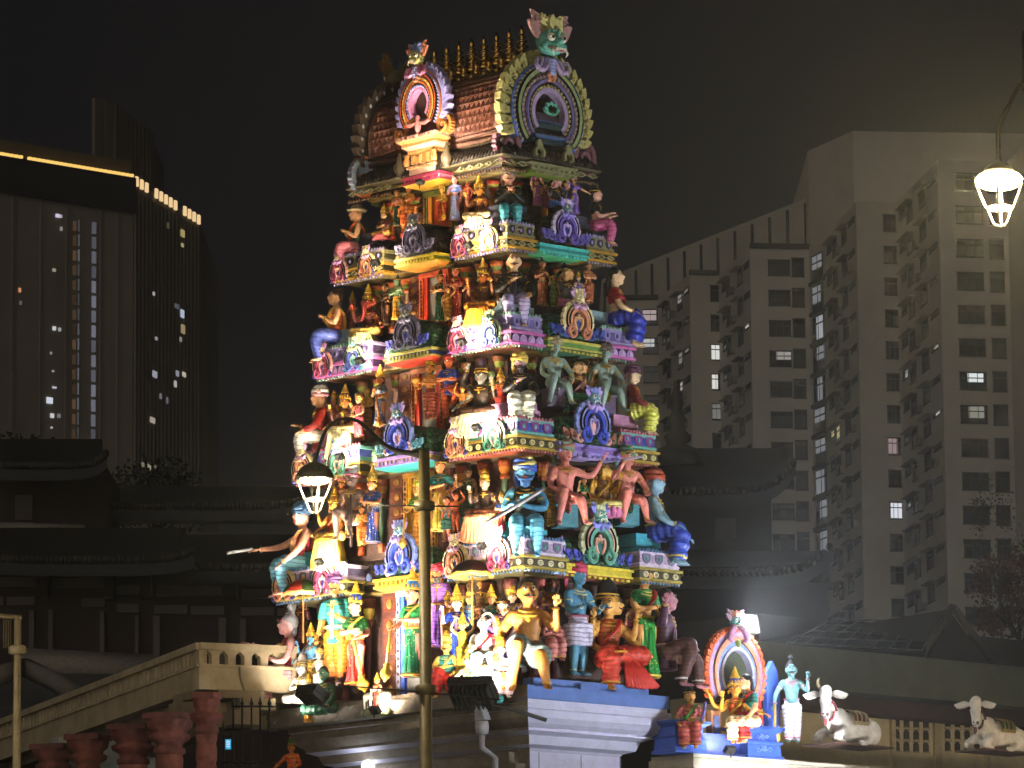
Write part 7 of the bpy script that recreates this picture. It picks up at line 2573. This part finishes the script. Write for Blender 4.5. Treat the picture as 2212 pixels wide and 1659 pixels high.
# ------------------------------------------------------------------ parasols, cow group, beast
def parasol(label, px, py, wpx, at_y, cols, tiltx=0.0, h=.5):
    P = on_y(px, py, at_y)
    r = wpx / 2 * depth_of(P) / FPX
    root = thing('parasol', P - V3((0, 0, r * 2.2)), label, 'parasol')
    mb = MB(Matrix.Translation(P))
    n = 24
    rows = []
    for j in range(7):
        t = j / 6
        row = []
        for i in range(n):
            a = 2 * PI * i / n
            sc2 = 1 - .05 * (1 - abs(math.cos(a * 4))) * t
            row.append(mb.vert((r * math.sin(t * PI / 2) * math.cos(a) * sc2, r * math.sin(t * PI / 2) * math.sin(a) * sc2, r * h * math.cos(t * PI / 2) * 1.3 - r * .1 * t * (1 - abs(math.cos(a * 4))))))
        rows.append(row)
    for j in range(6):
        for i in range(n):
            mb.m = (i // 3) % 2
            if j == 5:
                mb.m = 2
            mb.face((rows[j][i], rows[j + 1][i], rows[j + 1][(i + 1) % n], rows[j][(i + 1) % n]))
    inner = [mb.vert((0, 0, r * h * .9))]
    mb.m = 3
    for i in range(n):
        mb.face((inner[0], rows[6][(i + 1) % n], rows[6][i]))
    mb.build('canopy', [paint(c) for c in cols], root)
    mb = MB(Matrix.Translation(P))
    mb.tube([(0, 0, r * h * 1.5), (0, 0, -r * 2.2)], r * .035, 8)
    mb.ball((0, 0, r * h * 1.4), (r * .08, r * .08, r * .14), 8, 6)
    mb.build('handle', paint('c9a05c'), root)


parasol('red and green scalloped parasol over the left crowd of the bottom tier', 655, 1288, 92, -.32, ('a83c28', '4a6a34', 'e0b070', '7a4a30'), h=.62)
parasol('dark domed parasol with a yellow rim over the crowd right of the lamp post', 1020, 1246, 96, -.42, ('4a3a3a', '5a3a30', 'd8c060', 'c9b060'), h=.6)

hg = on_y(815, 1545, -.45)
herd = thing('herdsman_group', hg, 'little herdsman with two white calves on a rocky mound in front of the doorway', 'statue group')
hm_ = MB(Matrix.Translation(hg))
hm_.ball((0, .05, .06), (.36, .2, .12), 12, 6)
for i in range(9):
    hm_.ball((-.32 + i * .08, -.02 + .05 * math.sin(i * 2), .06 + .03 * math.sin(i * 3)), (.07, .07, .06), 7, 5)
hm_.build('rock_mound', paint('8a9070', .7), herd)
for s in (-1, 1):
    bmb = MB()
    bmb.tube([(s * .1, 0, .34), (s * .2, 0, .34), (s * .31, 0, .33)], [.06, .075, .065], 9, 2)
    bmb.tube([(s * .12, -.0, .37), (s * .07, -.03, .44), (s * .05, -.07, .45)], [.045, .04, .03], 8, 2)
    bmb.tube([(s * .05, -.05, .46), (s * .03, -.12, .42)], [.038, .024], 8)
    for x in (.13, .29):
        for y in (-.04, .04):
            bmb.tube([(s * x, y, .32), (s * x, y, .12)], [.026, .016], 6)
    V, F = fuse(bmb, .014, 1)
    bm2 = MB(Matrix.Translation(hg)); bm2.add_mesh(V, F, raw=False)
    bm2.build('calf', paint('e6dfd2'), herd)
FG('small red-clad herdsman between the two white calves', 815, 1452, 1532, ('LL', -.5), -20, 'stand', 'd89080', ('wrap', 'b83a30', 'd0a050'), ('dhoti', 'b03a34'), ('crown', 'c9a23c'), ('chest', 'hold'))

bs = on_y(1075, 1496, -.5)
beast = thing('lion_statue', bs, 'crouching orange lion with striped ribs at the feet of the golden man', 'statue')
b = MB()
b.tube([(-.3, 0, .16), (-.1, 0, .2), (.15, 0, .18), (.3, 0, .14)], [.10, .13, .12, .08], 12, 2)
b.ball((.32, -.03, .22), (.1, .1, .1), 10, 8)
b.ball((.4, -.06, .18), (.06, .06, .05), 8, 6)
for s in (-1, 1):
    b.tube([(.2, s * .08, .12), (.34, s * .09, .05), (.44, s * .09, .04)], [.05, .04, .035], 8, 2)
    b.tube([(-.26, s * .1, .12), (-.1, s * .13, .05), (.0, s * .13, .04)], [.07, .05, .035], 8, 2)
b.tube([(-.34, 0, .18), (-.46, 0, .26), (-.5, 0, .4)], [.03, .025, .03], 7, 3)
V, F = fuse(b, .014, 2)
bb = MB(Matrix.Translation(bs) @ Matrix.Rotation(math.radians(-18), 4, 'Z')); bb.add_mesh(V, F, raw=False)
bb.build('body', paint('dc9a3c'), beast)
st = MB(Matrix.Translation(bs) @ Matrix.Rotation(math.radians(-18), 4, 'Z'))
for i in range(7):
    x = -.24 + i * .07
    st.tube([(x, -.12 + .004 * abs(i - 3), .12), (x + .01, -.125, .2), (x + .02, -.08, .29)], .009, 5, 2)
for k in range(9):
    a = 2 * PI * k / 9
    st.ball((.27, -.0 + .09 * math.cos(a), .22 + .1 * math.sin(a)), (.03, .03, .03), 6, 5)
for s in (-1, 1):
    st.ball((.40, -.03 + s * .045 - .02, .25), .016, 6, 5)
st.build('stripes', paint('7a3c1c'), beast)
FG('small orange-clad figure glowing beside a red lamp below the tower ledge', 630, 1588, 1720, ('LL', .1), -20, 'stand', 'e08a40', ('robe', 'd8702c'), ('skirt', 'd0602c'), ('pot', '5a9a4c'), ('wide', 'hold'))
# ------------------------------------------------------------------ night sky and light
W = bpy.data.worlds.new('World')
SC.world = W
W.use_nodes = True
nt = W.node_tree
bgn = nt.nodes['Background']
bgn.inputs['Color'].default_value = (*lin('0d0d11'), 1)
bgn.inputs['Strength'].default_value = 1.0

FLK = 'floodlights on the tower ledges'
LENSW = glow('fff4dc', 22, 'flood_lens')


def floodlight(label, P, aim, energy, color, w=.22, spot=125, lens=None, arm=None, fins=False, group=FLK, soft=.12):
    aim = V3(aim).normalized()
    x = aim.cross(V3((0, 0, 1))).normalized()
    up = x.cross(aim)
    M = Matrix.Identity(4)
    for i in range(3):
        M[i][0], M[i][1], M[i][2], M[i][3] = x[i], aim[i], up[i], P[i]
    root = thing('floodlight', P, label, 'floodlight', group)
    mb = MB(M)
    h = w * .68
    dp = .3 if not fins else .13
    mb.box((0, -w * dp * .55, 0), (w, w * dp, h))
    for s in (-1, 1):
        mb.box((s * w * .5, w * .03, 0), (w * .05, w * .12, h))
    mb.box((0, w * .03, -h * .5), (w, w * .12, h * .06)); mb.box((0, w * .03, h * .5), (w, w * .12, h * .06))
    if fins:
        for i in range(9):
            mb.box((-w * .44 + i * w * .11, -w * .22, 0), (w * .03, w * .2, h * .95))
    mb.build('housing', paint('4a4844', .5, .2, 8), root)
    mb = MB(M)
    mb.box((0, w * .0, 0), (w * .9, w * .02, h * .88))
    mb.build('lens', lens or LENSW, root)
    mb = MB()
    if arm:
        mb.tube([P - aim * w * .3] + [V3(a) for a in arm], w * .05, 6)
    else:
        mb.tube([P - aim * w * .3, P - aim * w * .3 - V3((0, 0, w * .6))], w * .05, 6)
    mb.build('bracket', paint('3a3834', .6), root)
    lamp('SPOT', 'flood_beam', P + aim * w * .12, energy, color, soft, aim, spot, .8)
    return root


WARM = (1.0, .80, .56)
WHITEW = (1.0, .91, .78)
COOL = (.86, .93, 1.0)
# lamps on the long face: one between the ornaments of each pavilion, aimed inwards and up
spec = [(2, 1012, 528, 26, 'near'), (3, 1000, 737, 34, 'near'), (4, 1030, 922, 44, 'near'), (5, 1042, 1178, 60, 'near'),
        (2, 812, 566, 14, 'far'), (3, 778, 778, 26, 'far'), (4, 735, 985, 36, 'far'), (5, 690, 1212, 46, 'far')]
nm = {2: 'top', 3: 'second', 4: 'third', 5: 'fourth'}
for k, px, py, en, side in spec:
    P = on_y(px, py, TY - TIER[k][1] - .42)
    floodlight('small lit floodlight under the %s tier figures at the %s pavilion' % (nm[k], 'corner' if side == 'near' else 'left'), P, (.06 if side == 'near' else -.02, .75, .66), en * 10, WARM, .17, 165)
# front gable lamp
floodlight('small lit floodlight at the foot of the front gable', on_y(908, 392, TY - TIER[1][1] - 1.0), (.02, .5, .86), 800, WHITEW, .15, 140)
# big floods standing in front of the long face
P = on_y(1022, 1490, -1.7)
floodlight('large finned floodlight on an arm right of the lamp post', P, (-.28, .5, .82), 2100, WHITEW, .74, 118, fins=True, arm=[P + V3((.5, .5, -.35)), P + V3((.7, 1.0, -.5))], group='large floodlights on arms')
P = on_y(676, 1495, -1.8)
floodlight('large finned floodlight on an arm in front of the left crowd', P, (-.02, .5, .86), 3000, WHITEW, .5, 118, fins=True, arm=[P + V3((.0, .5, -.3))], group='large floodlights on arms')
P = on_y(588, 1552, -1.1)
floodlight('lit floodlight at the left end of the tower ledge', P, (.40, .36, .9), 420, WHITEW, .22, 140)
P = on_y(812, 1532, -.75)
floodlight('small lit floodlight below the herdsman group', P, (.0, .7, .7), 300, WARM, .2, 150)
# cool flood on the wall behind the shrine, turned off the short face to flare in the haze
P = on_x(1612, 1348, XW - .85)
floodlight('bright white floodlight on a pole above the shrine arch', P, (1, -.12, .22), 9000, COOL, .50, 118, lens=glow('f4fbff', 120, 'flood_lens_cool'), arm=[P + V3((-.3, .1, -.2)), V3((P.x - .3, P.y + .1, WZ))], group='wall floodlights')
P = on_x(1690, 1650, 2.3)
# shrine lamp in front of the seated goddess
P = on_x(1575, 1618, XW + .12)
floodlight('small lit floodlight at the feet of the shrine goddess', P, (-.7, .05, .7), 150, WARM, .2, 150, group='wall floodlights')
# street lanterns
lamp('POINT', 'lantern_light', on_depth(680, 1044, DL) - V3((0, 0, .02)), 1800, (1, .84, .52), .1)
lamp('POINT', 'lantern_light', rp - V3((0, 0, .12)), 6500, (1, .80, .40), .1)
# broad cool flood across the street, just outside the right edge of the picture, washing the short face
SIDE = V3((15.0, 6.5, -4.5))
lamp('SPOT', 'street_flood', SIDE, 17000, COOL, .25, V3((-1, 1.6, 7.5)) - SIDE, 62, .85)
WF = V3((7.5, 3.9, -5.0))
lamp('SPOT', 'wall_flood', WF, 9000, COOL, .12, V3((.5, 5.3, -1.35)) - WF, 27, .2)
lamp('POINT', 'flood_spill', on_x(1622, 1340, XW - .5), 420, COOL, .12)
WS = V3((13.5, 16.5, -3.0))
lamp('SPOT', 'right_fill_spot', WS, 4000, (1, .86, .66), .2, V3((0, 13.5, -.6)) - WS, 75, .8)  # added off-frame fill that brightens the wall and cows
LS = on_depth(-420, 1500, 66)
lamp('SPOT', 'left_fill_spot', LS, 1000, (1, .86, .66), .2, V3((pc.x, pc.y, -.2)) - LS, 60, .8)  # added unseen fill, lifts the parapet and maroon columns
# fluorescent light inside the pillared hall
for q in ((395, 1556, 91.5), (515, 1535, 88.5), (300, 1600, 93)):
    p = on_depth(*q)
    tube = thing('tube_lamp', p, {395: 'short white tube lamp behind the second maroon column', 515: 'bright white lamp above the iron gate', 300: 'white tube lamp deep between the maroon columns'}[q[0]], 'lamp')
    tb = MB()
    tb.tube([p - HR * .28, p + HR * .28], .035, 8)
    tb.build('tube', glow('eef4f0', 6, 'tube'), tube)
    tb = MB()
    tb.box(p + V3((0, 0, .07)), (.5, .1, .05))
    tb.build('fitting', paint('c8c8c4', .5), tube)
    lamp('POINT', 'hall_light', p - HV * .35 - V3((0, 0, .1)), 1000, (.95, 1.0, .95), .1)
p = on_y(795, 1656, .35)
bulb = thing('ceiling_lamp', p, 'round white lamp glowing under the tower lintel', 'lamp')
tb = MB(); tb.ball(p, .12, 12, 8); tb.build('globe', glow('f4f8ff', 8, 'globe'), bulb)
lamp('POINT', 'porch_light', p - V3((0, .3, .1)), 12, (.92, .96, 1), .1)
# faint glow of the city from the street side
s = lamp('SUN', 'city_glow', (0, 0, 40), .46, (1.0, .93, .85), 0, (HV * 1.0 + HR * .35 + V3((0, 0, -.25))))
s.data.angle = math.radians(50)

# thin haze added so the lamps glow like lens glare
mb = MB()
mb.span((-1900, -320, GROUND - 1), (320, 1900, 230))
hz = mb.build('haze', [])
hz['kind'] = 'stuff'
hm = bpy.data.materials.new('glare_haze')
hm.use_nodes = True
hn = hm.node_tree
hn.nodes.remove(hn.nodes['Principled BSDF'])
pv = hn.nodes.new('ShaderNodeVolumePrincipled')
pv.inputs['Color'].default_value = (.93, .94, .97, 1)
pv.inputs['Density'].default_value = .00027
pv.inputs['Anisotropy'].default_value = .7
hn.links.new(pv.outputs[0], hn.nodes['Material Output'].inputs['Volume'])
hz.data.materials.append(hm)
